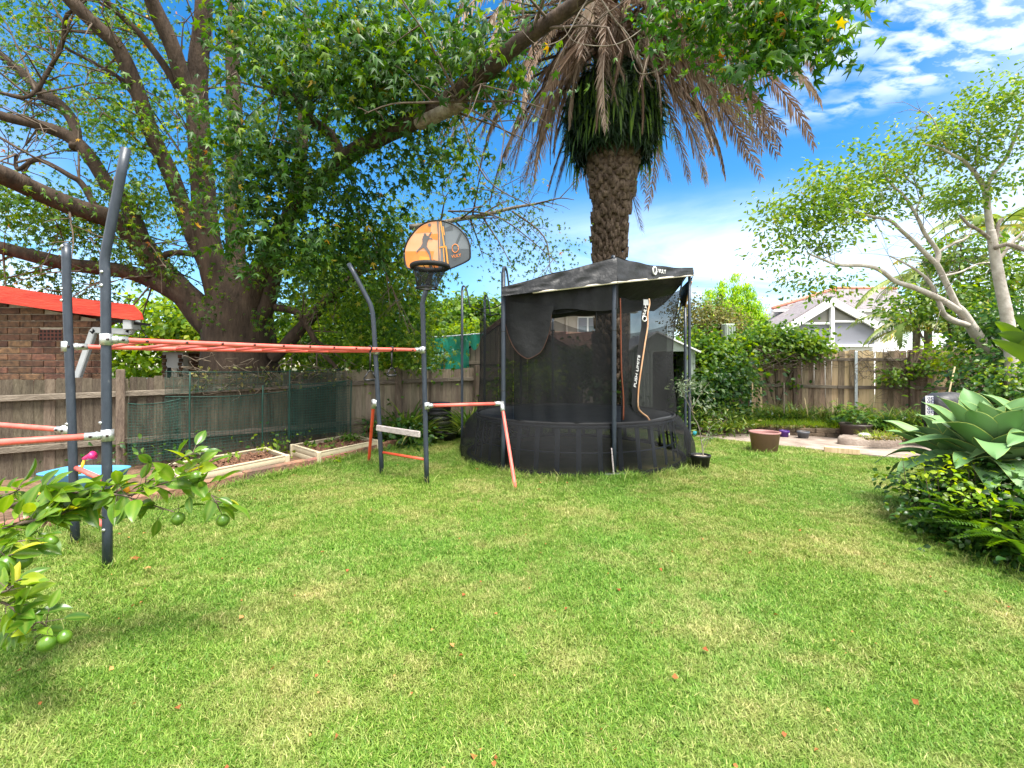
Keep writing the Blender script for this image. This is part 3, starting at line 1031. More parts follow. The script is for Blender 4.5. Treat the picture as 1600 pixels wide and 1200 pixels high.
# white house on the right with a glazed gable
YR = 22.0
wh = thing('house', 'white house with glazed gable and mauve tiled roof beyond the back fence', 'house', (P(1303, 0, YR).x, YR, 0))
def HP(px, py, dy=0.0): return P(px, py, YR) + Vector((0, dy, 0))
apex, le, re = HP(1302, 464), HP(1222, 513), HP(1388, 511)
flo = 0.0
def v_(p, z=None): return Vector((p.x, p.y, p.z if z is None else z))
wl_, wr_ = HP(1240, 0).x, HP(1372, 0).x
def zgab(x):
    return apex.z + (le.z - apex.z) * (x - apex.x) / (le.x - apex.x) if x < apex.x else apex.z + (re.z - apex.z) * (x - apex.x) / (re.x - apex.x)
MB().prism([(wl_, YR + .3, 0), (wr_, YR + .3, 0), (wr_, YR + .3, zgab(wr_) - .25), (apex.x, YR + .3, apex.z - .3), (wl_, YR + .3, zgab(wl_) - .25)], (0, 4, 0)).build('wall', M['white_wall'], wh)
for p0, p1 in ((le, apex), (apex, re)):
    d = (p1 - p0); up = Vector((-d.z, 0, d.x)).normalized()
    low = Vector((apex.x, apex.y, apex.z - .34 * d.length / abs(d.x)))      # mitred at the ridge
    gapx = Vector((-.004 if p1 is apex else .004, 0, 0))
    MB().prism([p0 - up * .34, low + gapx, apex + gapx, p0] if p1 is apex else [low + gapx, p1 - up * .34, p1, apex + gapx], (0, .12, 0)).build('bargeboard', M['white_paint'], wh)
    MB().prism([p0 + Vector((0, .1, 0)), p1 + Vector((0, .1, 0)), p1 + up * .08 + Vector((0, .1, 0)), p0 + up * .08 + Vector((0, .1, 0))], (0, 4, 0)).build('roof', M['tile_grey'], wh)
z_tr = H - (505 - HY) / F * YR; z_si = H - (540 - HY) / F * YR
cx0, cx1 = HP(1299.5, 0).x, HP(1305.5, 0).x
MB().bbox(((cx0 + cx1) / 2, YR + .12, apex.z / 2 + .0), (cx1 - cx0, .16, apex.z - .5), b=.015).build('mullion', M['white_paint'], wh)
MB().bbox(((wl_ + cx0) / 2, YR + .16, z_tr), (cx0 - wl_, .10, .10), b=.012).build('transom', M['white_paint'], wh)
MB().bbox(((cx1 + wr_) / 2, YR + .16, z_tr + .1), (wr_ - cx1, .10, .10), b=.012).build('transom', M['white_paint'], wh)
MB().bbox(((wl_ + wr_) / 2, YR + .16, z_si), (wr_ - wl_, .14, .12), b=.012).build('sill', M['white_paint'], wh)
def gl_poly(xa, xb, zb):
    pts = [(xa, YR + .22, zb), (xb, YR + .22, zb), (xb, YR + .22, max(zgab(xb) - .38, zb + .02)), (xa, YR + .22, max(zgab(xa) - .38, zb + .02))]
    return pts
xs0 = HP(1236, 0).x; xs1 = HP(1374, 0).x
MB().prism(gl_poly(HP(1242, 0).x, cx0, z_tr + .05), (0, .02, 0)).build('pane', M['glass_warm'], wh)
MB().prism(gl_poly(cx1, HP(1367, 0).x, z_tr + .15), (0, .02, 0)).build('pane', M['glass_warm'], wh)
MB().prism([(wl_, YR + .22, z_si + .06), (cx0, YR + .22, z_si + .06), (cx0, YR + .22, z_tr - .05), (wl_, YR + .22, z_tr - .05)], (0, .02, 0)).build('blind', M['blind'], wh)
MB().prism([(cx1, YR + .22, z_si + .06), (wr_, YR + .22, z_si + .06), (wr_, YR + .22, z_tr + .05), (cx1, YR + .22, z_tr + .05)], (0, .02, 0)).build('blind', M['blind'], wh)
# main block behind, hipped roof
YM = 25.0
m0, m1 = P(1206, 0, YM).x, P(1408, 0, YM).x
zme = H - (488 - HY) / F * YM
MB().box(((m0 + m1) / 2, YM + 3, zme / 2), (m1 - m0, 6, zme)).build('wall', M['white_wall'], wh)
MB().bbox(((m0 + m1) / 2, YM - .3, zme + .05), (m1 - m0 + .4, .3, .14), b=.02).build('gutter', M['white_paint'], wh)
rz = H - (452 - HY) / F * (YM + 2.6)
hq = [Vector((m0 - .2, YM - .4, zme + .12)), Vector((m1 + .2, YM - .4, zme + .12)), Vector((P(1400, 0, YM + 2.6).x, YM + 2.6, rz)), Vector((P(1305, 0, YM + 2.6).x, YM + 2.6, rz))]
ro_ = MB().prism(hq, (0, .04, -.12)).build('roof', M['tile_grey'], wh)
du = hq[1] - hq[0]; nrm = du.cross(hq[3] - hq[0]).normalized()
tb = MB(); tb.bbox((0, 0, 0), (.36, .42, .035), (Vector((1, 0, 0)), (hq[3] - hq[0] - Vector(((hq[3] - hq[0]).x, 0, 0))).normalized(), nrm), .008); tbm = tb.mesh('roof_tile'); tbm.materials.append(M['tile_grey'])
dvv = Vector((0, hq[3].y - hq[0].y, hq[3].z - hq[0].z))
nv_ = int(dvv.length / .4)
for j in range(nv_):
    f_ = (j + .5) / nv_
    xa = hq[0].x + (hq[3].x - hq[0].x) * f_; xb = hq[1].x + (hq[2].x - hq[1].x) * f_
    for i in range(int((xb - xa) / .37)):
        link('roof_tile', tbm, None, ro_, Vector((xa + .2 + i * .37, hq[0].y + dvv.y * f_, hq[0].z + dvv.z * f_)) + nrm * .02 - wh.location)
MB().tube([hq[0] + nrm * .06, hq[3] + nrm * .06], .10, 6, 1).build('ridge_cap', M['tile_red'], wh)
MB().tube([hq[3] + nrm * .06, hq[2] + nrm * .06], .10, 6, 1).build('ridge_cap', M['tile_red'], wh)
MB().lathe(HP(1302, 457, -.05), [(.001, 0), (.11, 0), (.11, .10), (.05, .15), (.08, .2), (.001, .28)], 10).build('finial', M['tile_red'], wh)

# green sheet-metal shed behind the trampoline
YK = 11.6
gs = thing('garden_shed', 'pale green sheet metal shed with dark open doorway beside the trampoline', 'shed', (P(1040, 0, YK).x, YK, 0))
sx0, sx1 = P(982, 0, YK).x, P(1086, 0, YK).x
szt = H - (549 - HY) / F * YK
dx0, dx1 = P(1020, 0, YK).x, P(1068, 0, YK).x
apx = (sx0 + sx1) / 2 - .15; apz = H - (520 - HY) / F * YK
body = MB()
body.box((sx0 + .01, YK + 1, szt / 2), (.02, 2, szt)); body.box((sx1 - .01, YK + 1, szt / 2), (.02, 2, szt)); body.box(((sx0 + sx1) / 2, YK + 2, szt / 2), (sx1 - sx0, .02, szt))
body.build('wall', M['colorbond'], gs)
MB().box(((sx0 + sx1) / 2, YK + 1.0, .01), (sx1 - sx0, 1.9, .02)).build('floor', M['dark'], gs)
MB().box(((sx0 + sx1) / 2, YK + 1.5, szt / 2), (sx1 - sx0 - .08, .5, szt - .1)).build('shade_block', M['dark'], gs)  # black block and floor stand in for the shade inside the shed
cor = MB()
for a, b in ((sx0, dx0), (dx1, sx1)):
    n_ = max(2, int((b - a) / .045))
    pr = [(a + (b - a) * i / n_, YK + (.012 if i % 2 else -.012)) for i in range(n_ + 1)]
    vs = [(x, y, 0) for x, y in pr] + [(x, y, szt) for x, y in pr]
    cor.add(vs, [(i, i + 1, n_ + 2 + i, n_ + 1 + i) for i in range(n_)])
cor.build('front_panel', M['colorbond'], gs)
MB().bbox((dx1 + .03, YK - .03, szt / 2), (.06, .04, szt), b=.006).build('door_jamb', M['white_paint'], gs)
MB().prism([(sx0, YK - .01, szt), (sx1, YK - .01, szt), (apx, YK - .01, apz)], (0, .02, 0)).build('gable', M['colorbond'], gs)
for p0, p1 in (((sx0 - .1, szt - .04), (apx, apz)), ((apx, apz), (sx1 + .1, szt - .04))):
    MB().prism([(p0[0], YK - .12, p0[1]), (p1[0], YK - .12, p1[1]), (p1[0], YK - .12, p1[1] + .04), (p0[0], YK - .12, p0[1] + .04)], (0, 2.3, 0)).build('roof', M['white_paint'], gs)

# ribbed metal flue box above the hedge
YF = 14.5
fx = thing('metal_cabinet', 'grey green ribbed metal cabinet on a pole in front of the hedge', 'cabinet', (P(1138, 0, YF).x, YF, 0))
MB().bbox(P(1138, 520, YF), (.34, .28, .56), b=.02).build('box', M['colorbond'], fx)
for k in range(4):
    p = P(1138, 520, YF); MB().bbox((p.x - .12 + k * .08, YF - .15, p.z), (.03, .03, .50), b=.006).build('rib', M['colorbond'], fx)
MB().tube([P(1138, 534, YF), (P(1138, 0, YF).x, YF, 0)], .04, 8, 1).build('pole', M['galv'], fx)

# green shade cloth on poles
YC = 14.2
sc_ = thing('shade_cloth', 'sagging green shade cloth on thin poles above the left fence', 'shade cloth', (P(710, 0, YC).x, YC, 0))
def cl(px0, px1, top0, top1, bot0, bot1, sag, dy):
    def fn(u, v):
        px = px0 + (px1 - px0) * u
        t = top0 + (top1 - top0) * u + sag * math.sin(u * math.pi) * .4
        b = bot0 + (bot1 - bot0) * u
        p = P(px, t + (b - t) * v, YC)
        p.y += dy + .12 * math.sin(u * 9 + v * 2) * math.sin(v * 3) + .05 * math.sin(u * 23 + v * 5)
        return p
    return fn
MB().grid(cl(660, 733, 527, 524, 583, 574, 0, 0), 24, 12).build('cloth', M['shade_cloth'], sc_)
MB().grid(lambda u, v: P(730 + 26 * u, 523 - 2 * u + (22 * math.sin(math.pi * min(1, u * 1.15)) + 3) * v, YC - .05 + .04 * math.sin(u * 12)), 12, 8).build('cloth', M['shade_cloth'], sc_)
MB().tube([P(656, 527.5, YC - .03), P(700, 525.5, YC - .03), P(758, 520.5, YC - .03)], .022, 6, 2).build('top_rail', M['galv'], sc_)
for px, t in ((694, 525), (752, 520), (660, 527)):
    a = P(px, t, YC - .05); MB().tube([a, (a.x, a.y, 0)], .024, 6, 1).build('pole', M['old_post'], sc_)

# ------------------------------------------------------------------ play equipment materials
M['post_blue'] = mat('slate_blue_coated_steel', (0.022, 0.0308, 0.044), (0.03575, 0.04675, 0.06325), 26, 0.42, 0.03, 60, spec=0.45, stretch=(1, 1, .35), extra=(0.80, (0.13, 0.135, 0.14)))
M['coral'] = mat('faded_coral_tube', (0.68, 0.105, 0.085), (0.80, 0.17, 0.13), 7.0, 0.46, 0.02, 40, extra=(0.82, (0.80, 0.33, 0.26)))
M['coral_deep'] = mat('orange_red_tube', (0.72, 0.075, 0.03), (0.80, 0.12, 0.06), 3.0, 0.42, 0.02, 40)
M['bolt'] = mat('dark_bolt', (0.03, 0.02, 0.02), (0.07, 0.05, 0.05), 20, 0.4, metal=0.5)
M['grey_plank'] = mat('bleached_plank', (0.36, 0.31, 0.29), (0.52, 0.46, 0.44), 8, 0.9, 0.3, 30, stretch=(1, 4, 4))
M['black'] = mat('black_plastic', (0.0084, 0.0084, 0.0091), (0.0175, 0.0175, 0.0189), 12, 0.5)
M['black_cloth'] = mat('black_cloth', (0.00527, 0.00558, 0.0062), (0.01054, 0.01116, 0.01209), 5, 0.75, 0.25, 9)
M['canopy'] = mat('black_canopy_cloth', (0.005401, 0.005892, 0.006875), (0.01031, 0.01105, 0.01228), 4, 0.5, 0.35, 8, spec=0.5)
M['net'] = net_mat('black_net', (0.009, 0.0095, 0.01), 0.77)
M['net_back'] = net_mat('black_net_back', (0.009, 0.0095, 0.01), 0.60)
M['skirt'] = net_mat('black_skirt_net', (0.01, 0.0105, 0.0115), 0.70)
M['mat'] = mat('grey_jump_mat', (0.02625, 0.0285, 0.0315), (0.06, 0.06375, 0.0675), 5, 0.6, 0.1)
M['white_trim'] = mat('cream_trim', (0.62, 0.55, 0.44), (0.70, 0.64, 0.54), 9, 0.7)
M['orange_trim'] = mat('orange_trim', (0.506, 0.25, 0.114), (0.6072, 0.375, 0.228), 9, 0.65)
M['rust_trim'] = mat('rust_trim', (0.18, 0.045, 0.018), (0.216, 0.06, 0.024), 9, 0.7)
M['flap_trim'] = mat('dull_brown_trim', (0.05, 0.022, 0.014), (0.09, 0.04, 0.024), 9, 0.8)
M['door_net'] = net_mat('creased_black_net', (0.012, 0.0125, 0.013), 0.84)
M['print_white'] = mat('white_print', (0.72, 0.72, 0.70), (0.78, 0.78, 0.76), 9, 0.7)
M['b_orange'] = mat('orange_print', (0.78, 0.23, 0.04), (0.82, 0.28, 0.07), 6, 0.35)
M['b_pale'] = mat('pale_orange_print', (0.80, 0.40, 0.22), (0.76, 0.34, 0.16), 3, 0.35)
M['b_amber'] = mat('amber_print', (0.80, 0.32, 0.04), (0.84, 0.40, 0.08), 3, 0.35)
M['b_grey'] = mat('grey_print', (0.16, 0.18, 0.20), (0.20, 0.22, 0.24), 3, 0.3)
M['b_dark'] = mat('dark_grey_print', (0.085, 0.095, 0.105), (0.10, 0.11, 0.12), 3, 0.3)
M['b_fig'] = mat('figure_print', (0.12, 0.115, 0.12), (0.16, 0.15, 0.15), 6, 0.35)

# ------------------------------------------------------------------ monkey bar frame
PA, PB_, QA, QB = G(168, 890), G(118, 852), G(667, 757), G(597, 742)
mk = thing('monkey_bars', 'monkey bar frame with slate posts and coral pink rails on the lawn', 'climbing frame', (PA + QB) / 2)
RP = 0.0335
def post(pxs, Y, r=RP, name='post'):
    pts = [P(a, b, Y) for a, b in pxs]
    pts[0].z = -0.02
    return MB().tube(pts, r, 12, 3, cap=True).build(name, M['post_blue'], mk)
YA, YB, YQA, YQB = PA.y, PB_.y, QA.y, QB.y
pA = post([(168, 890), (166.5, 640), (165, 450), (163.5, 408), (170, 370), (197, 232)], YA)
pB = post([(118, 852), (112, 660), (105, 470), (103.5, 386)], YB)
MB().lathe(P(103.5, 386, YB), [(RP, -.01), (RP * .95, .015), (RP * .6, .032), (0.001, .04)], 12).build('cap', M['post_blue'], pB)
pQA = post([(667, 757), (663.5, 610), (661, 500), (660, 478), (662, 466), (678, 412), (684, 392)], YQA)
pQB = post([(597, 742), (590, 610), (584, 510), (581, 484), (574, 466), (545, 412)], YQB)
for pp, spots in ((pA, ((165, 426), (164.5, 447), (163, 660), (168, 826))), (pB, ((102, 452), (102, 470), (103, 386), (110, 662)))):
    Y = YA if pp is pA else YB
    for a, b in spots:
        p = P(a, b, Y) + Vector((0, -RP - .001, 0))
        MB().lathe(p, [(0.001, 0), (.012, 0), (.012, .004)], 8).build('screw', M['clamp'], pp) if False else MB().tube([p + Vector((0, .004, 0)), p - Vector((0, .005, 0))], .012, 8, 1).build('screw', M['clamp'], pp)
# the slotted open top of the near post
tp = P(197, 232, YA)
def at(A, px, py, Y): return P(px, py, Y)
def rail_pts(a, b): return [a, (a * .5 + b * .5) - Vector((0, 0, .012)), b]
zr = 1.806
rA0, rA1 = P(166, 530.5, YA), P(661, 547, YQA)
rB0, rB1 = P(105, 541.5, YB), P(588.5, 549, YQB)
RR = 0.021
def clamp(p, d, parent, r=RP, ln=.10):
    mb = MB()
    mb.tube([p - Vector((0, 0, .045)), p + Vector((0, 0, .045))], r + .008, 12, 1)
    mb.tube([p, p + d.normalized() * (r + ln)], RR + .008, 12, 1)
    mb.tube([p + d.normalized() * (r + .02) + Vector((0, 0, -.0)), p + d.normalized() * (r + .035)], RR + .013, 12, 1)
    c = mb.build('clamp', M['clamp'], parent)
    s = Vector((d.y, -d.x, 0)).normalized()
    if s.y > 0: s = -s
    sb = MB()
    for k in (-.0, r + .065):
        q = p + d.normalized() * k + s * ((r if k <= 0 else RR) + .008)
        sb.tube([q, q + s * .008], .010, 8, 1)
    sb.build('grub_screw', M['bolt'], c)
    return c
for a, b, nm in ((rA0, rA1, 0), (rB0, rB1, 1)):
    rl = MB().tube(rail_pts(a, b), RR, 12, 8).build('rail', M['coral'], mk)
    clamp(a, b - a, mk)
    clamp(b, a - b, mk)
# rungs from rail to rail, bolted to the near one
for k in range(11):
    t = (k + 0.9) / 11.6
    a = rA0.lerp(rA1, t) + Vector((0, 0, -.004)); b = rB0.lerp(rB1, t) + Vector((0, 0, -.004))
    rg = MB().tube([a, b], .015, 10, 1).build('rung', M['coral'], mk)
    s = (PA - PB_).normalized()
    q = a + s * RR
    MB().tube([q, q + s * .007], .011, 8, 1).build('bolt', M['bolt'], rg)
for Y, px, z in ():
    pass
# cross bars low on both ends
def cross(p, q, z, r, mt, name):
    a = Vector((p.x, p.y, z)); b = Vector((q.x, q.y, z)); d = (b - a).normalized()
    return MB().tube([a + d * .03, b - d * .03], r, 10, 1).build(name, mt, mk)
cross(PA, PB_, .69, .021, M['coral'], 'cross_bar')
cross(PA, PB_, .335, .021, M['coral'], 'cross_bar')
cross(QA, QB, .332, .018, M['coral_deep'], 'cross_bar')
a, b = P(666, 679, YQA), P(588, 667, YQB)
d = (b - a).normalized(); s_ = Vector((-d.y, d.x, 0)).normalized()
MB().bbox((a + b) / 2 - Vector((0, .0, 0)) - s_ * -.05, (.86, .03, .085), (d, s_, d.cross(s_)), .008).build('foot_plank', M['grey_plank'], mk)
# splayed legs: near end (they run out of the picture on the left) and far end
def leg(p, elbow, foot, mt=M['coral'], c=True):
    mb = MB().tube([p, elbow], .024, 12, 1); mb.build('brace_bar', mt, mk)
    MB().tube([elbow, (elbow * .5 + foot * .5) + Vector((0, 0, .0)), foot], .024, 12, 3).build('leg', M['coral_deep'] if mt is M['coral_deep'] else mt, mk)
    e = MB(); e.tube([p.lerp(elbow, .90), elbow + (elbow - p).normalized() * .02], .034, 12, 1); e.tube([elbow + Vector((0, 0, .02)), elbow.lerp(foot, .1)], .034, 12, 1)
    if c: e.build('elbow', M['clamp'], mk)
zb = 1.045
pa = Vector((QA.x + .0, QA.y, P(0, 634, YQA).z)); el = P(784, 630.5, 6.62); ft = G(806, 766); ft.z = -.01
leg(pa, el, ft); clamp(pa, el - pa, mk, ln=.05)
pb = P(586, 630, YQB); elb = P(584, 627, 6.95); ft = G(576, 723); ft.z = -.01
leg(pb, elb, ft, M['coral_deep']); clamp(pb, elb - pb, mk, ln=.04)
pa = Vector((PA.x, PA.y, P(0, 680, YA).z)); el = P(-70, 696, 3.08); ft = Vector((el.x - .25, el.y - .2, -.01))
leg(pa, el, ft); clamp(pa, el - pa, mk)
pb = Vector((P(106, 672, YB).x, PB_.y, P(0, 672, YB).z)); el = P(-75, 658, 4.52); ft = Vector((el.x - .3, el.y + .15, -.01))
leg(pb, el, ft); clamp(pb, el - pb, mk)

# hand grips hanging from the near rail
def grip(px, strap_top, ring_top, ring_bot, wpx, label, tilt):
    t = (px - 166) / (661 - 166)
    # perspective-correct position on the rail
    k = (px - 800) / F
    t = (k * rA0.y - rA0.x) / ((rA1.x - rA0.x) - k * (rA1.y - rA0.y))
    p = rA0.lerp(rA1, t) + (0 if True else 0) * Vector((1, 0, 0))
    Y = p.y
    g = thing('hand_grip', label, 'hand grip', p, 'black hand grips hanging from the coral rail')
    d = (rA1 - rA0).normalized(); s = Vector((-d.y, d.x, 0))
    top = P(px, ring_top, Y); bot = P(px + tilt, ring_bot, Y)
    st = MB(); st.ring(p, RR + .008, .010, 16, 6, ax=(s, Vector((0, 0, 1)), d)); st.tube([p - Vector((0, 0, .025)), top + Vector((0, 0, .0))], .011, 6, 1)
    st.build('strap', M['black'], g)
    w = wpx / F * Y / 2
    hh = top.z - bot.z
    d2 = d if abs(d.x) > .2 else Vector((1, 0, 0))
    tri = [top, top - d2 * w * .45 - Vector((0, 0, hh * .25)), bot - d2 * w + Vector((0, 0, .02)), bot - d2 * w * .85, bot + d2 * w * .85, bot + d2 * w + Vector((0, 0, .02)), top + d2 * w * .45 - Vector((0, 0, hh * .25)), top]
    fr = MB()
    for a, b in zip(tri[:-1], tri[1:]): fr.tube([a, b], .009, 6, 1)
    fr.build('frame', M['black'], g)
    MB().tube([bot - d2 * w * .8, bot + d2 * w * .8], .016, 8, 1).build('handle', M['black'], g)
grip(578.5, 548, 578, 594, 20, 'black hand grip hanging beside the bent far left post', -1)
grip(612, 548, 574, 587, 17, 'black hand grip hanging between the two far posts', 0)

# ------------------------------------------------------------------ basketball hoop on the far post
YHp = 6.02
hp = thing('basketball_hoop', 'basketball hoop with orange and grey curved backboard on the far post', 'basketball hoop', P(684, 392, YHp))
HN = Vector((-.22, -1, -.10)).normalized()
def HPt(px, py, off=0.0):
    o = Vector((0, 0, H)); d = Vector(((px - 800) / F, 1, -(py - HY) / F))
    pl = P(684, 392, YHp) + HN * off
    t = (pl - o).dot(HN) / d.dot(HN)
    return o + d * t
def hc(x, y): return (620 + x / 8.0, 330 + y / 8.0)
def smooth_loop(pts, k=5):
    n = len(pts); out = []
    for i in range(n):
        p0, p1, p2, p3 = [np.array(pts[(i + j) % n], float) for j in (-1, 0, 1, 2)]
        for s in range(k):
            t = s / k
            out.append(tuple(.5 * (2 * p1 + (p2 - p0) * t + (2 * p0 - 5 * p1 + 4 * p2 - p3) * t * t + (-p0 + 3 * p1 - 3 * p2 + p3) * t ** 3)))
    return out
board = smooth_loop([(92, 520), (100, 640), (125, 705), (180, 722), (400, 742), (600, 735), (760, 680), (895, 612), (918, 560), (912, 440), (880, 340), (800, 235), (690, 160), (540, 118), (400, 130), (270, 200), (160, 330), (110, 430)], 3)
bp = [HPt(*hc(*q)) for q in board]
bo = MB().prism([p + HN * 0 for p in bp], -HN * .012).build('backboard', M['b_grey'], hp)
MB().tube([p + HN * .002 for p in bp] + [bp[0] + HN * .002], .011, 6, 1).build('edge_trim', M['black'], bo)
def flat(pts, off, mt, name, parent=None):
    q = [HPt(*hc(*p), off) for p in pts]
    return MB().prism(q, -HN * .0015).build(name, mt, parent or bo)
def clipx(poly, x, keep_left=True):
    out = []
    n = len(poly)
    for i in range(n):
        a, b = poly[i], poly[(i + 1) % n]
        ia, ib = ((a[0] <= x) == keep_left), ((b[0] <= x) == keep_left)
        if ia: out.append(a)
        if ia != ib:
            t = (x - a[0]) / (b[0] - a[0]); out.append((x, a[1] + (b[1] - a[1]) * t))
    return out
def clipy(poly, y, above=True): return [(b, a) for a, b in clipx([(q[1], q[0]) for q in poly], y, above)]
inner = [(505 + (x - 505) * .97, 430 + (y - 430) * .965) for x, y in board]
left = clipx(inner, 540)
flat(left, .003, M['b_pale'], 'print_panel')
flat(clipy(left, 500, False), .005, M['b_orange'], 'print_panel')
flat([(300, 190), (420, 150), (425, 260), (230, 275)], .005, M['b_orange'], 'print_panel')
flat([(420, 285), (520, 280), (520, 360), (430, 345)], .005, M['b_orange'], 'print_panel')
flat([(290, 560), (420, 580), (430, 690), (240, 700)], .007, M['b_amber'], 'print_panel')
flat([(470, 480), (545, 470), (545, 640), (450, 600)], .007, M['b_pale'], 'print_panel')
flat(clipy(clipx(inner, 600, False), 470, False), .003, M['b_dark'], 'print_panel')
flat([(600, 210), (690, 175), (700, 235), (605, 250)], .003, M['b_dark'], 'print_panel')
flat([(500, 130), (522, 125), (530, 480), (545, 720), (520, 700), (515, 300)], .009, M['b_fig'], 'print_stripe')
flat([(562, 130), (590, 140), (600, 330), (610, 700), (585, 715), (575, 350)], .009, M['b_dark'], 'print_stripe')
flat([(540, 125), (555, 126), (605, 460), (590, 460)], .0095, M['b_amber'], 'print_line')
flat([(572, 190), (584, 190), (600, 300), (590, 300)], .011, M['b_amber'], 'print_line')
for q in (((528, 445), (618, 430), (620, 447), (528, 462)), ((605, 440), (622, 440), (648, 665), (630, 668)), ((575, 460), (588, 460), (600, 640), (588, 640)), ((550, 640), (640, 655), (640, 668), (550, 655))):
    flat(list(q), .0115, M['b_amber'], 'print_line')
# the leaping player, a flat print
flat([(345, 290), (365, 300), (395, 310), (405, 285), (428, 258), (438, 266), (415, 305), (398, 330), (445, 340), (443, 352), (390, 350), (378, 400), (372, 440), (412, 500), (428, 560), (434, 622), (420, 624), (402, 545), (360, 480), (335, 455), (300, 470), (262, 502), (250, 520), (242, 505), (300, 440), (322, 400), (318, 350), (330, 310)], .010, M['b_fig'], 'player_print')
flat([(408 + 20 * math.cos(a), 172 + 20 * math.sin(a)) for a in np.linspace(0, 2 * math.pi, 12, endpoint=False)], .010, M['b_fig'], 'ball_print')
flat([(352 + 15 * math.cos(a), 290 + 15 * math.sin(a)) for a in np.linspace(0, 2 * math.pi, 10, endpoint=False)], .0115, M['b_fig'], 'head_print')
flat([(790, 265), (808, 275), (745, 430), (722, 420)], .007, M['b_dark'], 'print_stripe')
rg = MB()
cx_, cy_ = 731, 465
rp = [HPt(*hc(cx_ + 40 * math.cos(a), cy_ + 52 * math.sin(a)), .007) for a in np.linspace(0, 2 * math.pi, 22)]
rg.tube(rp, .0052, 5, 1); rg.build('ring_emblem', M['b_orange'], bo)
place_text('VULY', .056, HPt(*hc(744, 560), .014), HPt(*hc(800, 548)) - HPt(*hc(680, 572)), HPt(*hc(741, 500)) - HPt(*hc(741, 560)), M['b_orange'], bo)
# rim, padded, and its net cage
rc = P(672, 416.5, 5.72); rr_ = 0.222
MB().ring(rc, rr_, .032, 40, 10).build('rim', M['black_cloth'], hp)
MB().tube([rc + Vector((0, rr_, -.01)), HPt(672, 414, -.01)], .02, 8, 1).build('rim_bracket', M['black'], hp)
n2 = MB(); rb = P(667, 450, 5.74); r2 = .125
n2.grid(lambda u, v: rc.lerp(rb, v) + Vector((math.cos(u * 6.2832), math.sin(u * 6.2832), 0)) * (rr_ + (r2 - rr_) * v ** .8), 24, 6)
n2.build('net', M['net_back'], hp)
MB().ring(rb, r2, .012, 28, 6).build('lower_ring', M['black'], hp)
st = MB()
for k in range(10):
    a = 2 * math.pi * k / 10
    dvec = Vector((math.cos(a), math.sin(a), 0)); b2 = Vector((math.cos(a + .5), math.sin(a + .5), 0))
    st.tube([rc + dvec * rr_, rc.lerp(rb, .5) + b2 * (rr_ * .5 + r2 * .5) * .97, rb + dvec * r2], .005, 5, 3)
st.build('net_cord', M['black'], hp)
br = MB(); bpt = P(681, 402, 6.10)
br.bbox(bpt, (.16, .10, .10), b=.01); br.tube([P(684, 392, YQA), HPt(684, 395, -.012)], .03, 8, 1); br.tube([P(684, 392, YQA), HPt(684, 370, -.012)], .02, 8, 1)
br.build('bracket', M['post_blue'], hp)

# ------------------------------------------------------------------ trampoline
TC = Vector((1.12, 8.36, 0))
tr = thing('trampoline', 'round black trampoline with net walls, bulging skirt and black canopy', 'trampoline', TC)
ZM = .735; RT = 1.76; RB = 2.03
SP = [('', -.13, 6.78), ('', 1.47, 6.55), ('', 3.06, 7.85), ('', 3.22, 8.46), ('', .93, 10.4), ('', .20, 10.2), ('', -.58, 9.66), ('', -.96, 8.75)]
tops = [3.06, 3.17, 3.24, 2.75, 3.05, 3.0, 3.08, 3.12]
posts = []
for (_, x, y), zt in zip(SP, tops):
    r = .036
    thin = .025 if y > 7.5 else .033
    o = Vector((x, y, 0)); inw = (TC - o).normalized()
    pm = MB(); pm.tube([(x, y, 0), (x, y, 1.2), (x, y, zt - .08)], thin, 12, 2); pm.tube([(x, y, zt - .1), (x + inw.x * .01, y + inw.y * .01, zt - .01), (x + inw.x * .05, y + inw.y * .05, zt + .0), (x + inw.x * .10, y + inw.y * .10, zt - .10), (x + inw.x * .16, y + inw.y * .16, zt - .42)], [thin * .8, thin * .75, thin * .6, .014, .012], 8, 3)
    po = pm.build('net_post', M['post_blue'], tr); posts.append(po)
    for z in (1.22, 2.1):
        MB().tube([(x, y, z), (x, y, z + .012)], thin + .003, 12, 1).build('collar', M['black'], po)
# frame ring, springs' leaf rods, feet
fr = MB(); fr.ring((TC.x, TC.y, ZM - .03), RT - .015, .03, 64, 8); fr.build('frame_ring', M['post_blue'], tr)
fb = MB(); fb.ring((TC.x, TC.y, .04), RB - .12, .035, 64, 8); fb.build('base_ring', M['black'], tr)
MB().lathe((TC.x, TC.y, ZM), [(0.001, .0), (.8, -.005), (1.5, 0), (RT - .05, .012)], 64).build('jump_mat', M['mat'], tr)
md = MB(); md.ring((TC.x, TC.y, ZM + .012), RT, .024, 72, 8); md.build('mat_edge', M['black_cloth'], tr)
for k in range(36):
    a = 2 * math.pi * (k + .5) / 36
    dv = Vector((math.cos(a), math.sin(a), 0)); tg = Vector((-dv.y, dv.x, 0))
    p0 = TC + dv * (RT - .02) + Vector((0, 0, ZM - .05)); p1 = TC + dv * (RT + .06) + Vector((0, 0, .06))
    MB().bbox((p0 + p1) / 2, (.075, .012, (p1 - p0).length), (tg, (p1 - p0).normalized().cross(tg), (p1 - p0).normalized()), .003).build('spring_rod', M['post_blue'], tr)
lr = MB(); lr.ring((TC.x, TC.y, .33), RT + .02, .012, 64, 6); lr.build('lower_hoop', M['post_blue'], tr)
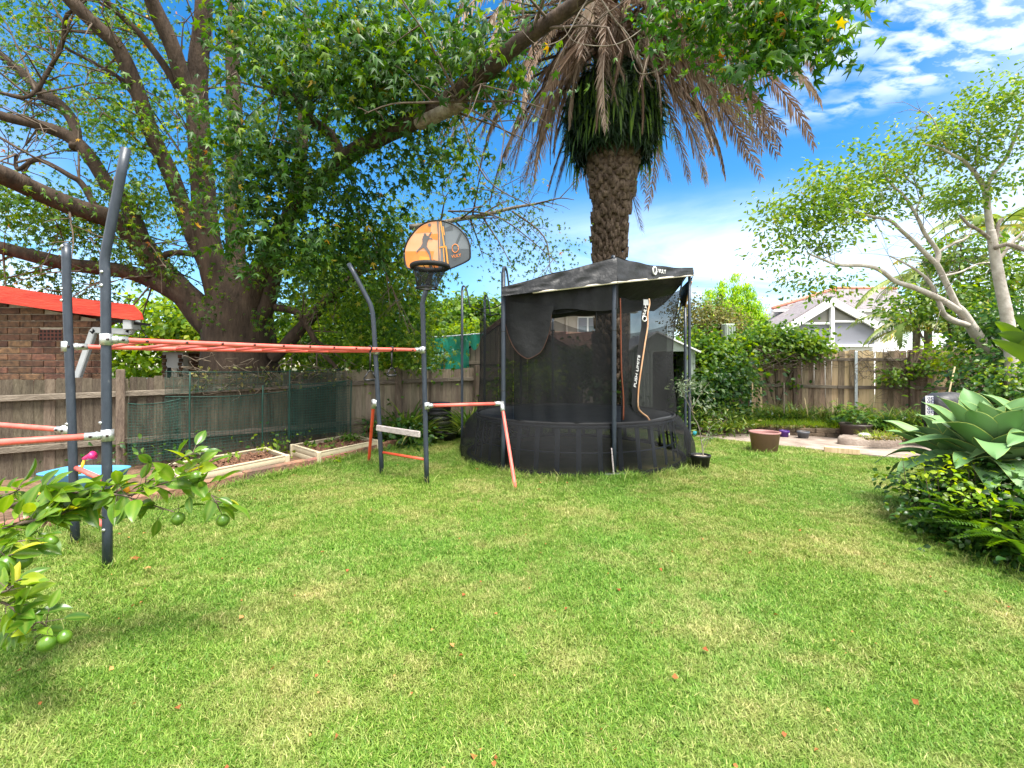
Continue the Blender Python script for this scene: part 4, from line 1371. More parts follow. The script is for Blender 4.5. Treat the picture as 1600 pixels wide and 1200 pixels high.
# skirt
hole_c = (1044, 688)
POST_POLAR = [(math.atan2(y - TC.y, x - TC.x) % (2 * math.pi), math.hypot(x - TC.x, y - TC.y)) for _, x, y in SP]
slit = 965.5
def skirt_fn(u, v):
    a = u * 2 * math.pi
    bul = math.sin(v * math.pi * .85) * .10
    w = 0.018 * math.sin(a * 9) * v + .02 * math.sin(a * 23 + 3 * v) * v * v + .03 * mnoise.noise(Vector((math.cos(a) * 3, math.sin(a) * 3, v * 2)))
    r = RT + .03 + (RB - RT - .03) * v ** .8 + bul + w
    z = ZM + .015 - (ZM - .0) * v ** 1.15
    for pa_, pr_ in POST_POLAR:
        da = abs((a - pa_ + math.pi) % (2 * math.pi) - math.pi)
        r = min(r, pr_ - .05 + 2.2 * max(0, da - .012) ** 1.1)
    return TC + Vector((math.cos(a) * r, math.sin(a) * r, z + .012 * math.sin(a * 14) * (v > .9)))
def skirt_skip(c):
    if (c - TC).normalized().y < 0.2 or True:
        px, py = proj(c)
        front = c.y < TC.y + .3
        if front and ((px - hole_c[0]) / 17) ** 2 + ((py - hole_c[1]) / 14) ** 2 < 1: return True
        if front and py > 702 and abs(px - slit) < 1.5 + (py - 702) * .06: return True
    return False
MB().grid(skirt_fn, 220, 26, skirt_skip).build('skirt', M['skirt'], tr)
hm = MB(); hm.tube([skirt_fn(i / 160, 1.0) + Vector((0, 0, .015)) for i in range(161)], .010, 5, 1); hm.build('skirt_hem', M['black_cloth'], tr)
# torn strip of worn cloth at the front post
MB().tube([P(955.5, 700, 6.5), P(957.5, 725, 6.47), P(960, 752, 6.45)], [.008, .014, .010], 6, 4, rough=.5).build('worn_strap', M['grey_plank'], tr)

# net walls: one panel between neighbouring posts
pin = []
for _, x, y in SP:
    o = Vector((x, y, 0)); d = (o - TC).normalized()
    pin.append(TC + d * (RT + .0))
def panel_plane(i, j):
    a, b = pin[i], pin[j]
    n = Vector(((b - a).y, -(b - a).x, 0)).normalized()
    if n.dot(a - TC) < 0: n = -n
    return a, n
def on_plane(px, py, a, n, off=0.0):
    o = Vector((0, 0, H)); d = Vector(((px - 800) / F, 1, -(py - HY) / F))
    t = (a + n * off - o).dot(n) / d.dot(n)
    return o + d * t
def inpoly(x, y, poly):
    r = False; n = len(poly)
    for i in range(n):
        x1, y1 = poly[i]; x2, y2 = poly[(i + 1) % n]
        if (y1 > y) != (y2 > y) and x < (x2 - x1) * (y - y1) / (y2 - y1) + x1: r = not r
    return r
window_px = [(862, 491), (931, 484), (931, 518), (900, 522), (862, 516)]
def wall(i, j, z0, z1, zmid, m_, nu=30, nv=20, skip=None, dish=.14, name='net_panel'):
    a, b = pin[i], pin[j]
    out = ((a + b) / 2 - TC); out.z = 0; out.normalize()
    bul = RT - ((a + b) / 2 - TC).length
    def fn(u, v):
        p = a.lerp(b, u)
        zt = z0 + (z1 - z0) * u + (zmid - (z0 + z1) / 2) * 4 * u * (1 - u)
        arc = 4 * u * (1 - u) * bul * (1 - v * .85)          # round at the mat, straight at the top
        wav = .025 * mnoise.noise(Vector((u * 5 + i, v * 2.3, i * 1.7))) + .012 * math.sin(u * 31 + v * 3 + i)
        return p + out * (arc + wav - dish * v * (1 - v) * .6 * 4 * u * (1 - u)) + Vector((0, 0, ZM + .02 + (zt - ZM - .02) * v))
    return MB().grid(fn, nu, nv, skip).build(name, m_, tr)
fp, fn_ = panel_plane(0, 1)
win_skip = lambda c: inpoly(*proj(c), window_px)
wall(0, 1, 2.62, 2.72, 2.60, M['net'], 60, 48, win_skip, dish=.0)
# the door panel between front and right posts: loose cloth, narrower at the top right
dp_, dn_ = panel_plane(1, 2)
DD = lambda px, py, off=0.0: on_plane(px, py, dp_, dn_, off)
door_px_top = [(970, 463), (985, 469), (1010, 470), (1035, 464), (1052, 458), (1064, 452)]
door_px_bot = [(970, 663), (985, 664), (1010, 662), (1030, 657), (1046, 650), (1058, 643)]
def door_fn(u, v):
    k = u * 5; i0 = min(int(k), 4); t = k - i0
    tp = np.array(door_px_top[i0]) * (1 - t) + np.array(door_px_top[i0 + 1]) * t
    bt = np.array(door_px_bot[i0]) * (1 - t) + np.array(door_px_bot[i0 + 1]) * t
    q = bt * (1 - v) + tp * v
    q[0] -= 10 * math.sin(v * math.pi) * u ** 2
    w = .05 * math.sin(u * 7 + v * 4) * (1 - v * .5) + .03 * mnoise.noise(Vector((u * 4, v * 3, 9)))
    return DD(q[0], q[1], w - .22 * 4 * u * (1 - u) * -(1 - v) * .5)
MB().grid(door_fn, 40, 40).build('door_flap', M['door_net'], tr)
MB().tube([door_fn(1, k / 12) for k in range(13)], .010, 5, 1).build('flap_hem', M['black_cloth'], tr)
wall(3, 4, 2.35, 2.6, 2.25, M['net_back']); wall(4, 5, 2.6, 2.6, 2.5, M['net_back'], 16); wall(5, 6, 2.6, 2.66, 2.45, M['net_back'], 20)
wall(6, 7, 2.66, 2.70, 2.36, M['net_back'], 24); wall(7, 0, 2.70, 2.62, 2.35, M['net_back'], 30)
# ties from the post tips to the net
for i in (4, 5, 6, 7, 0):
    x, y = SP[i][1], SP[i][2]
    MB().tube([(x, y, tops[i] - .3), Vector((pin[i].x, pin[i].y, 2.66))], .007, 5, 1).build('tie', M['black_cloth'], tr)
for i, j in ((7, 0), (6, 7), (5, 6)):
    a, b = pin[i] + Vector((0, 0, 2.68)), pin[j] + Vector((0, 0, 2.66))
    MB().tube([a, (a + b) / 2 - Vector((0, 0, .07)), b], .009, 6, 6).build('top_cord', M['black_cloth'], tr)
# band, flap and trims on the front wall
def FPn(px, py, off=.03): return on_plane(px, py, fp, fn_, off)
def cloth_patch(outline_fn, nu, nv, name, m_):
    return MB().grid(outline_fn, nu, nv).build(name, m_, tr)
def band(u, v):
    px = 786 + (966 - 786) * u
    top = 463 - 20 * u; bot = 494 - 14 * u + 4 * math.sin(u * 9)
    return FPn(px, top + (bot - top) * v, .10 + .02 * math.sin(u * 17 + v * 2) + .012 * math.sin(u * 41))
cloth_patch(band, 60, 8, 'roll_band', M['black_cloth'])
flap_l = [(786, 470), (788, 500), (793, 520), (800, 538), (809, 551), (820, 559), (828, 560)]
flap_r = [(866, 478), (862, 492), (860, 508), (857, 522), (852, 537), (844, 551), (828, 560)]
def flap(u, v):
    k = v * 6; i0 = min(int(k), 5); t = k - i0
    l = np.array(flap_l[i0]) * (1 - t) + np.array(flap_l[i0 + 1]) * t; r = np.array(flap_r[i0]) * (1 - t) + np.array(flap_r[i0 + 1]) * t
    q = l * (1 - u) + r * u
    return FPn(q[0], q[1], .13 + .03 * math.sin(u * 8) * (1 - v))
cloth_patch(flap, 24, 30, 'window_flap', M['black_cloth'])
MB().tube([FPn(a, b, .14) for a, b in flap_l[1:] + flap_r[::-1][1:-1]], .0055, 5, 2).build('flap_zip', M['flap_trim'], tr)
MB().tube([FPn(a, b, .06) for a, b in ((931, 484), (932, 500), (931, 518))], .008, 5, 2).build('window_edge', M['black_cloth'], tr)
# zips and the printed strap of the door
MB().tube([DD(a, b, .06) for a, b in ((969, 466), (970, 520), (971, 580), (974, 620), (974, 656))], .011, 6, 3).build('zip', M['rust_trim'], tr)
zp = [(1014, 467), (1015, 475), (1012, 490), (1012, 510), (1008, 535), (1002, 575), (998, 605), (997, 635), (1003, 645), (1012, 652), (1017, 662)]
MB().tube([DD(a, b, .16) for a, b in zp], .012, 8, 3).build('zip', M['orange_trim'], tr)
def strip(u, v):
    k = v * 9; i0 = min(int(k), 8); t = k - i0
    q = np.array(zp[i0]) * (1 - t) + np.array(zp[i0 + 1]) * t
    return DD(q[0] - 1 - 9 * (1 - u), q[1], .13 + .01 * math.sin(v * 12))
so_ = MB().grid(strip, 3, 30).build('door_strap', M['black_cloth'], tr)
place_text('PUSH LIMITS', .090, DD(995.5, 580, .155), DD(999.5, 545) - DD(992, 600), DD(985, 570) - DD(996, 572), M['print_white'], so_)
place_text('VULY', .085, DD(1007.5, 487, .155), DD(1011, 478) - DD(1005.5, 496), DD(1000, 486) - DD(1007.5, 487), M['print_white'], so_)
rp = [DD(1007 + 3.2 * math.cos(a), 498 + 4 * math.sin(a), .155) for a in np.linspace(0, 2 * math.pi, 16)]
MB().tube(rp, .008, 5, 1).build('ring_emblem', M['print_white'], so_)
MB().grid(lambda u, v: DD(1005.5 + 8 * u, 468 + 9 * v, .152), 1, 1).build('label_patch', M['grey_metal'], so_)
MB().grid(lambda u, v: DD(1014 + 2 + -1 * u - 14 * v, 660 + 3 * u, .17), 2, 2).build('hem_patch', M['white_trim'], so_)

# canopy over the three front posts
tL, tF, tR = P(783, 449, 6.72), P(963.5, 402, 6.53), P(1083, 418, 7.83)
bL, bF, bR = P(783, 463, 6.70), P(964, 441.5, 6.46), P(1083.5, 430, 7.80)
back1, back2 = Vector((2.9, 9.3, 2.72)), Vector((.3, 9.4, 2.55))
cp = MB()
def valance(t0, t1, b0, b1, belly, ph):
    def fn(u, v):
        top = t0.lerp(t1, u); bot = b0.lerp(b1, u)
        sag = -belly * 4 * u * (1 - u)
        p = top.lerp(bot, v)
        p.z += sag * (1 - v) * .9
        ws = .022 * math.sin((u * 9 + v * 1.6 + ph) * 2) * (1 - abs(2 * v - 1) * .4) * min(1, 6 * u, 6 * (1 - u)) + .02 * mnoise.noise(Vector((u * 6 + ph, v * 4, 2)))
        return p + Vector((.15, -1, 0)).normalized() * (ws + .02 * v)
    return fn
cp.grid(valance(tL, tF, bL, bF, .10 * 0, .3), 50, 10)
cp.grid(valance(tF, tR, bF, bR, .055, 1.9), 40, 10)
# roof sheet falling back from the front edge
def roof(u, v):
    front = tL.lerp(tF, u * 2) if u < .5 else tF.lerp(tR, u * 2 - 1)
    if u >= .5: front = front - Vector((0, 0, .055 * 4 * (u * 2 - 1) * (2 - u * 2)))
    bk = back2.lerp(back1, u)
    p = front.lerp(bk, v)
    p.z -= .28 * math.sin(v * math.pi) * (.4 + .6 * math.sin(u * math.pi)) + .015 * math.sin(u * 22 + v * 4)
    return p
cp.grid(roof, 40, 16)
# side flap behind the right post
sf = [P(1083, 431, 7.82), P(1079, 440, 7.9), P(1072, 478, 8.4), P(1063, 480, 8.5), P(1062, 452, 8.45)]
cp.grid(lambda u, v: (sf[0].lerp(sf[4], u)).lerp(sf[2].lerp(sf[3], u), v) + Vector((0, 0, .02 * math.sin(v * 9))), 6, 10)
ca = cp.build('canopy', M['canopy'], tr)
MB().tube([bL.lerp(bF, .28), bL.lerp(bF, .5) , bL.lerp(bF, .75), bF + Vector((0, -.012, 0))], .016, 6, 3).build('hem_trim', M['white_trim'], ca)
MB().tube([bF + Vector((0, -.012, 0)), bF.lerp(bR, .33) - Vector((0, .01, 0)), bF.lerp(bR, .66) - Vector((0, .01, 0)), bR], .017, 6, 3).build('hem_trim', M['white_trim'], ca)
MB().tube([P(1081, 440, 7.88), P(1075, 460, 8.1), P(1071, 480, 8.4)], .012, 6, 3).build('hem_trim', M['orange_trim'], ca)
vx = (tR - tF).normalized()
uu = 0.3
while proj(tF.lerp(tR, uu))[0] < 1031.5: uu += .005
vf = valance(tF, tR, bF, bR, .055, 1.9)
c0 = vf(uu, .5) + Vector((.15, -1, 0)).normalized() * .03
place_text('VULY', .088, c0, vx, Vector((0, 0, 1)), M['print_white'], ca)
c1 = c0 - vx * .20
yv = (Vector((0, 0, 1)) - vx * vx.z).normalized()
rp = [c1 + vx * .045 * math.cos(a) + yv * .058 * math.sin(a) for a in np.linspace(0, 2 * math.pi, 20)]
MB().tube(rp, .013, 6, 1).build('ring_emblem', M['print_white'], ca)

# ------------------------------------------------------------------ cream raised beds
def bed(A, B, Dp, hgt, label, seed):
    """A front left foot, B front right foot, Dp depth vector"""
    root = thing('raised_planter', label, 'planter', A)
    ux = (B - A).normalized(); uy = Dp.normalized(); L = (B - A).length; W = Dp.length
    z = Vector((0, 0, 1))
    def side(a, b, nrm):
        d = (b - a); ln = d.length; d.normalize()
        mb = MB()
        prof = []
        for k in range(13):
            t = k / 12
            prof.append((.012 * abs(math.sin(t * math.pi * 2)) ** .5 * (1 if True else 0), t * hgt))
        vs, fs = [], []
        for q in (0, 1):
            for off, zz in prof:
                vs.append(a + d * (ln * q) + nrm * off + z * zz)
        n = len(prof)
        for k in range(n - 1): fs.append((k, n + k, n + k + 1, k + 1))
        mb.add(vs, fs, False)
        mb.box((a + b) / 2 + z * hgt + nrm * -.01, (ln, .05, .012), (d, nrm, z))
        mb.prism([a - nrm * .012, b - nrm * .012, b - nrm * .012 + z * (hgt - .01), a - nrm * .012 + z * (hgt - .01)], nrm * .006)
        return mb.build('side_panel', M['cream_bed'], root)
    c = [A, B, B + Dp, A + Dp]
    side(c[0], c[1], -uy); side(c[1], c[2], ux); side(c[2], c[3], uy); side(c[3], c[0], -ux)
    cb = MB(); cb.bbox((0, 0, hgt / 2 + .003), (.075, .075, hgt + .012), (ux, uy, z), .01); cm = cb.mesh('corner_post'); cm.materials.append(M['cream_bed'])
    for p in c: link('corner_post', cm, None, root, p - A)
    s = MB().grid(lambda u, v: A + ux * (.02 + (L - .04) * u) + uy * (.02 + (W - .04) * v) + z * (hgt - .06 + .03 * mnoise.noise(Vector((u * 6, v * 5, seed)))), 14, 10).build('soil', M['mulch'], root)
    me = soil_bits('mulch_chips', [A + ux * .05 + uy * .05, B - ux * .05 + uy * .05, c[2] - ux * .05, A + uy * (W - .05) + ux * .05], 700, hgt - .05, None, (.012, .045))
    me.materials.append(M['mulch'])
    o = link('mulch_chip', me, None, root, None, 'stuff'); me.transform(Matrix.Translation(-A))
    return root
bdir = Vector((.455, .89, 0)).normalized(); bper = Vector((-.73, .68, 0)).normalized()
b2A = G(498, 722, .0); b2A = Vector((-3.11, 7.32, 0)); bed(b2A, b2A + bdir * 1.33, bper * 1.05, .20, 'cream raised planter with leafy soil, the one nearer the far posts', 1)
b1B = Vector((-3.47, 7.02, 0)); bed(b1B - bdir * 1.5, b1B, bper * .95, .215, 'cream raised planter with dark mulch, nearer the camera behind the branch', 2)

# ------------------------------------------------------------------ garden net and stakes in front of the left fence
tn = thing('trellis_net', 'dark green garden net strung on stakes in front of the left fence', 'garden net', fence_pt(1.6))
FN = Vector((-FU.y, FU.x, 0))
if FN.dot(Vector((0, 0, 0)) - FA) < 0: FN = -FN
def fence_px(px, off):
    """plan point on the line offset from the fence under a photo column"""
    k = (px - 800) / F
    o = FA + FN * off
    t = (k * o.y - o.x) / (FU.x - k * FU.y)
    return o + FU * t
def net_panel(px0, px1, zt0, zt1, zb0, zb1, pitch, off, sag=.04, thick=.0032):
    a, b = fence_px(px0, off), fence_px(px1, off)
    L = (b - a).length; mb = MB()
    nx = int(L / pitch)
    def top(u): return zt0 + (zt1 - zt0) * u - sag * math.sin(u * math.pi)
    def bot(u): return zb0 + (zb1 - zb0) * u
    def pt(u, v): return a.lerp(b, u) + FN * (.04 * math.sin(u * 7) + .02 * math.sin(v * 5 + u * 13)) + Vector((0, 0, bot(u) + (top(u) - bot(u)) * v))
    for i in range(nx + 1): mb.tube([pt(i / nx, v / 6) for v in range(7)], thick, 3, 1, cap=False, smooth=False)
    nz_ = int((zt0 - zb0) / pitch)
    for j in range(nz_ + 1): mb.tube([pt(i / 24, j / nz_) for i in range(25)], thick, 3, 1, cap=False, smooth=False)
    mb.build('net_mesh', M['green_wire'], tn)
    MB().tube([pt(i / 24, 1) for i in range(25)], .008, 5, 1).build('top_cord', M['green_wire'], tn)
    MB().grid(lambda u, v: pt(u, v) - FN * .01, 24, 6).build('fine_net', M['green_net'], tn)
net_panel(200, 282, 1.02, 1.06, .1, .1, .042, .30)
net_panel(258, 540, 1.10, 1.28, .12, .25, .055, .22, .10)
net_panel(258, 538, 1.50, 1.53, 1.14, 1.28, .11, .16, .03)
net_panel(450, 545, 1.25, 1.30, .32, .30, .045, .34, .02)
for px, zt in ((296, 1.5), (410, 1.25), (452, 1.52), (548, 1.3)):
    p = fence_px(px, .36); MB().tube([(p.x, p.y, 0), (p.x, p.y, zt * .5), (p.x + .01, p.y, zt)], .012, 6, 2).build('stake', M['green_wire'], tn)

# ------------------------------------------------------------------ pots, bin, block, stone
def pot(loc, r_top, r_bot, h, mt, root, rim=.02, soil=None, sz=None, n=28):
    mb = MB()
    mb.lathe(loc, [(0.001, .0), (r_bot, 0), (r_top * .985, h - rim * 1.6), (r_top * 1.03, h - rim * 1.5), (r_top * 1.04, h), (r_top * .95, h), (r_top * .92, h - rim), (r_bot * .9, h * .10), (0.001, h * .10)], n)
    mb.build('pot', mt, root)
    if soil: MB().lathe(loc, [(0.001, sz + .01), (r_top * .5, sz + .012), (r_top * .93 - (h - sz) * .2, sz)], n).build('soil', soil, root)
M['pot_brown'] = mat('mauve_brown_plastic', (0.2616, 0.1319, 0.1201), (0.3401, 0.172, 0.1535), 4, 0.5, 0.03)
M['pot_dark'] = mat('dark_brown_plastic', (0.055, 0.042, 0.038), (0.085, 0.066, 0.058), 4, 0.5)
M['purple'] = mat('purple_plastic', (0.06, 0.015, 0.156), (0.078, 0.021, 0.192), 5, 0.45)
M['pot_grey'] = mat('slate_plastic', (0.07, 0.075, 0.085), (0.10, 0.105, 0.12), 5, 0.5)
M['pebble'] = mat('pale_pebble', (0.30, 0.25, 0.20), (0.62, 0.54, 0.45), 40, 0.9, 0.4, 60)
pl = G(1195, 711); pl.y += .25; pl.x *= 1.03
rt = thing('plant_pot', 'large empty mauve brown tapered pot on the lawn edge', 'plant pot', pl); pot(pl, .255, .205, .385, M['pot_brown'], rt, soil=M['soil'], sz=.05, n=40)
pl = G(1225.5, 684.5); rt = thing('plant_pot', 'small purple plastic pot standing against the low wall', 'plant pot', pl); pot(pl, .098, .075, .17, M['purple'], rt, .03, M['soil'], .14)
MB().box(pl + Vector((.055, -.085, .10)), (.035, .01, .045), (Vector((.82, .57, 0)), Vector((-.57, .82, 0)), Vector((0, 0, 1)))).build('price_sticker', M['print_white'], rt)
pl = G(1255, 686.5); rt = thing('plant_pot', 'small slate grey pot standing right of the purple one', 'plant pot', pl); pot(pl, .12, .085, .175, M['pot_grey'], rt, .025, M['soil'], .15)
tl = Vector((G(1289, 709).x, G(1289, 709).y + .02, 0)); t2 = G(1344, 713.5)
d = (t2 - tl).normalized(); s_ = Vector((-d.y, d.x, 0))
MB_ = MB(); MB_.bbox((0, 0, 0), ((t2 - tl).length, .14, .10), (d, s_, Vector((0, 0, 1))), .006)
o = link('timber_block', MB_.mesh('timber_block'), M['new_timber'], None, (tl + t2) / 2 + Vector((0, 0, .075)) + s_ * .07)
tag(o, 'pale sawn timber offcut lying on the edge of the concrete path', 'timber block')
# broken slab of concrete
sl = MB()
a = G(1368, 700, .0)
def slab(u, v):
    th = u * 2 * math.pi
    r = 1 + .18 * mnoise.noise(Vector((math.cos(th) * 1.3, math.sin(th) * 1.3, 4)))
    rr = [1.0, 1.02, 1.0, .93, .01][round(v * 4)]; z = [-.05, .06, .15, .185, .19][round(v * 4)]
    n_ = .03 * mnoise.noise(Vector((math.cos(th) * 4, math.sin(th) * 4, v * 5)))
    return Vector((math.cos(th) * .52 * r * rr, math.sin(th) * .26 * r * rr, z + n_))
sl.grid(slab, 40, 4)
o = link('concrete_slab', sl.mesh('concrete_slab'), M['concrete'], None, a + Vector((0, .2, 0))); o.rotation_euler = (0, 0, R(-12))
tag(o, 'broken slab of old concrete at the right end of the path', 'slab')
o = link('white_stone', MB().lathe((0, 0, 0), [(.001, 0), (.10, .0), (.12, .03), (.08, .06), (.001, .07)], 9, sx=1.1, sy=.6).mesh('white_stone'), M['white_wall'], None, a + Vector((-.02, .25, .19)))
tag(o, 'white stone lying on top of the broken slab', 'stone')
# turquoise ball, white scrap
def ball(name, c, r, mt, label, cat):
    mb = MB(); mb.lathe((0, 0, 0), [(max(r * math.sin(t), .0005), -r * math.cos(t)) for t in np.linspace(0, math.pi, 9)], 14)
    return tag(link(name, mb.mesh(name), mt, None, c), label, cat)
M['turq'] = mat('turquoise', (0.05, 0.45, 0.55), None, 5, 0.4)
c = P(1086, 675, 10.2); c.z = .08; ball('ball', c, .055, M['turq'], 'small turquoise ball on the path beside the trampoline skirt', 'ball')
M['ivory'] = mat('ivory', (0.75, 0.73, 0.62), None, 5, 0.6)
c = P(1177, 659.5, 10.4); 
o = MB().bbox((0, 0, 0), (.075, .05, .07), b=.012); o = link('plastic_tub', o.mesh('plastic_tub'), M['ivory'], None, Vector((c.x, c.y, .225))); tag(o, 'tiny pale plastic tub on the raised bed left of the wooden stake', 'tub')
# timber stakes in the raised bed
for i, (px, y0, y1, Y, w, lab, mt) in enumerate(((1175.5, 598, 655, 11.3, .035, 'pale wooden stake, left one of the pair by the green bush', 'new_timber'), (1189, 605, 652, 11.3, .035, 'pale wooden stake, right one of the pair by the green bush', 'new_timber'),
                                     (1225, 598, 655, 11.2, .030, 'tall thin grey stake in front of the brown boards', 'rail'), (1301, 625, 656, 11.0, .035, 'short pale stake left of the dark potted plant', 'new_timber'), (1308, 622, 652, 11.0, .03, 'short pale stake just beside the dark potted plant', 'new_timber'))):
    a, b = P(px, y1, Y), P(px + .3, y0, Y); a.z = .15
    mb = MB(); mb.bbox((0, 0, (b.z - a.z) / 2), (w, .02, b.z - a.z), b=.003)
    o = link('wooden_stake', mb.mesh('wooden_stake'), M[mt], None, a); tag(o, lab, 'stake')
a, b = P(1265, 655, 10.9), P(1257, 622, 10.9); a.z = .17
mb = MB().tube([(0, 0, 0), (b - a) * .5, b - a], .011, 6, 1); tag(link('leaning_stick', mb.mesh('leaning_stick'), M['new_timber'], None, a), 'thin pale stick leaning left behind the small pots', 'stick')
a, b = P(1480, 613, 9.5), P(1492, 573, 9.6)
a.z = .15; a.x = P(1468, 0, 9.5).x
mb = MB().tube([(0, 0, 0), (b - a)], .014, 6, 1); tag(link('leaning_stick', mb.mesh('leaning_stick'), M['new_timber'], None, a), 'long pale stick leaning behind the covered barbecue', 'stick')

# compost bin and a black tub beside it
pl = G(684, 688); pl.y += .25
cb = thing('compost_bin', 'ribbed black compost bin between the strappy clumps', 'compost bin', pl)
prof = []
hb_ = .72
for k in range(7):
    z0 = hb_ * k / 7; z1 = hb_ * (k + 1) / 7; r0 = .31 - .010 * k
    prof += [(r0, z0 + .008), (r0 - .004, z1 - .028), (r0 - .022, z1 - .018), (r0 - .022, z1)]
MB().lathe(pl, [(.001, .0), (.30, 0)] + prof + [(.001, hb_)], 20).build('body', M['black'], cb)
MB().lathe(pl + Vector((0, 0, hb_)), [(.29, -.01), (.29, .03), (.24, .05), (.22, .07), (.001, .085)], 20).build('lid', M['black'], cb)
pl = G(702, 690); rt = thing('plant_pot', 'black round tub on the ground right of the compost bin', 'plant pot', pl); pot(pl, .15, .12, .2, M['black'], rt, soil=M['soil'], sz=.17)

# covered barbecue
YBq = 8.7
pl = P(1484, 0, YBq); pl.z = 0
bq = thing('barbecue', 'barbecue on legs under a fitted black cover behind the agave', 'barbecue', pl)
def cover(u, v):
    th = u * 2 * math.pi
    cx_, sy_ = math.cos(th), math.sin(th)
    e = .55
    x = math.copysign(abs(cx_) ** e, cx_); y = math.copysign(abs(sy_) ** e, sy_)
    zz = [0.62, .80, .93, 1.00, 1.06, 1.09][min(5, int(v * 5 + .5))]; s = [1.0, 1.0, .98, .86, .62, .01][min(5, int(v * 5 + .5))]
    return pl + Vector((x * .42 * s, y * .27 * s, zz + .015 * mnoise.noise(Vector((x * 3, y * 3, v * 4)))))
M['cover'] = mat('grey_black_cover', (0.027, 0.027, 0.03), (0.045, 0.045, 0.048), 5, 0.5, 0.3, 10)
MB().grid(cover, 48, 5).build('cover', M['cover'], bq)
MB().bbox(pl + Vector((0, 0, .56)), (.72, .42, .16), b=.02).build('firebox', M['black'], bq)
for sx in (-.32, .32):
    for sy in (-.17, .17):
        MB().tube([pl + Vector((sx, sy, .5)), pl + Vector((sx, sy, .0))], .016, 8, 1).build('leg', M['black'], bq)
hl = MB(); hl.ring(pl + Vector((.02, -.29, .78)), .055, .014, 20, 8, ax=(Vector((1, 0, 0)), Vector((0, 0, 1)), Vector((0, 1, 0)))); hl.build('cover_handle', M['pot_grey'], bq)
# blue and white cloth hanging at the barbecue's left side
M['navy'] = mat('navy_print', (0.02, 0.03, 0.12), None, 5, 0.8)
tw_ = thing('tea_towel', 'blue and white patterned cloth hanging left of the covered barbecue', 'cloth', P(1452, 632, YBq - .2))
c = P(1452, 632, YBq - .2)
MB().grid(lambda u, v: c + Vector((-.07 + .14 * u, .02 * math.sin(u * 6), .16 - .36 * v)), 6, 8).build('cloth', M['print_white'], tw_)
for r_ in range(5):
    for k in range(2):
        rr = MB(); rr.ring(c + Vector((-.035 + .07 * k, -.028, .12 - r_ * .065)), .022, .007, 12, 4, ax=(Vector((1, 0, 0)), Vector((0, 0, 1)), Vector((0, 1, 0)))); rr.build('ring_pattern', M['navy'], tw_)

# blue water table with a pink scoop
M['toy_blue'] = mat('sky_blue_plastic', (0.075, 0.3, 0.51), (0.0975, 0.3375, 0.555), 3, 0.4)
M['toy_pink'] = mat('hot_pink_plastic', (0.80, 0.03, 0.16), None, 3, 0.4)
M['toy_yellow'] = mat('yellow_plastic', (0.85, 0.45, 0.03), None, 3, 0.4)
YT = 5.35
pl = P(121, 0, YT); pl.z = 0
wt = thing('water_table', 'sky blue toy water table near the left fence', 'toy table', pl)
zt = P(0, 737, YT).z
def tray(cx, w, dep, h):
    mb = MB()
    lo_, hi_ = zt - h, zt
    o = []
    for s, z in ((.86, lo_), (1.0, hi_ - .02), (1.04, hi_ - .01), (1.04, hi_), (.94, hi_), (.90, hi_ - .03), (.82, lo_ + .03)):
        o.append((s, z))
    vs, fs = [], []
    n = 28
    for s, z in o:
        for k in range(n):
            th = 2 * math.pi * k / n; e = .45
            vs.append(Vector((cx + math.copysign(abs(math.cos(th)) ** e, math.cos(th)) * w / 2 * s, YT + .1 + math.copysign(abs(math.sin(th)) ** e, math.sin(th)) * dep / 2 * s, z)))
    for i in range(len(o) - 1):
        for k in range(n):
            j = (k + 1) % n; fs.append((i * n + k, i * n + j, i * n + n + j, i * n + n + k))
    fs.append(tuple(range(n - 1, -1, -1))); fs.append(tuple((len(o) - 1) * n + k for k in range(n)))
    return mb.add(vs, fs, True)
tray(pl.x, .80, .5, .17).build('tray', M['toy_blue'], wt)
for sx in (-.28, .28):
    for sy in (-.12, .30):
        MB().tube([(pl.x + sx, YT + sy, zt - .15), (pl.x + sx * 1.1, YT + sy * 1.1, 0)], .035, 10, 1).build('leg', M['toy_yellow'], wt)
a = P(121, 733, YT); b = P(133, 716, YT); c = P(144, 712, YT)
sc2 = thing('toy_scoop', 'hot pink toy funnel standing up out of the blue water table', 'toy', a)
MB().tube([a - Vector((0, 0, .12)), b], .016, 8, 1).build('handle', M['toy_yellow'], sc2)
MB().tube([b - (c - b) * .3, b + (c - b) * .5, c + (c - b) * .2], [.016, .032, .052], 12, 2).build('cup', M['toy_pink'], sc2)

# ------------------------------------------------------------------ vegetation materials
def g3(*cs):
    n = len(cs)
    return [(i / (n - 1), c) for i, c in enumerate(cs)]
V = {}
V['liquid'] = leaf_mat('star_leaf', [(0, (0.026, 0.0805, 0.01)), (.45, (0.0585, 0.144, 0.014)), (.85, (0.124, 0.224, 0.02)), (.985, (0.208, 0.287, 0.024)), (.993, (0.494, 0.299, 0.02)), (1, (0.442, 0.149, 0.02))], .50, .45, .35)
V['liquid_shaded'] = leaf_mat('shaded_star_leaf', [(0, (0.0167, 0.059, 0.00891)), (.5, (0.0367, 0.105, 0.0119)), (.88, (0.0834, 0.176, 0.0158)), (.99, (0.167, 0.253, 0.0198)), (1, (0.567, 0.281, 0.0198))], .36, .45, .35)  # darkened copy of the star leaf, mid-crown shade put into the colour
V['star_lit'] = leaf_mat('lit_star_leaf', [(0, (.035, .095, .010)), (.5, (.085, .18, .014)), (.95, (.19, .29, .02)), (1, (.34, .32, .03))], .48, .45)  # brightened copy for the hanging sprays, their lit look put into the colour
V['liquid_lime'] = leaf_mat('lime_star_leaf', [(0, (.022, .085, .010)), (.6, (.055, .15, .016)), (.94, (.11, .23, .02)), (.985, (.30, .26, .02)), (1, (.38, .18, .02))], .46, .4, .4)
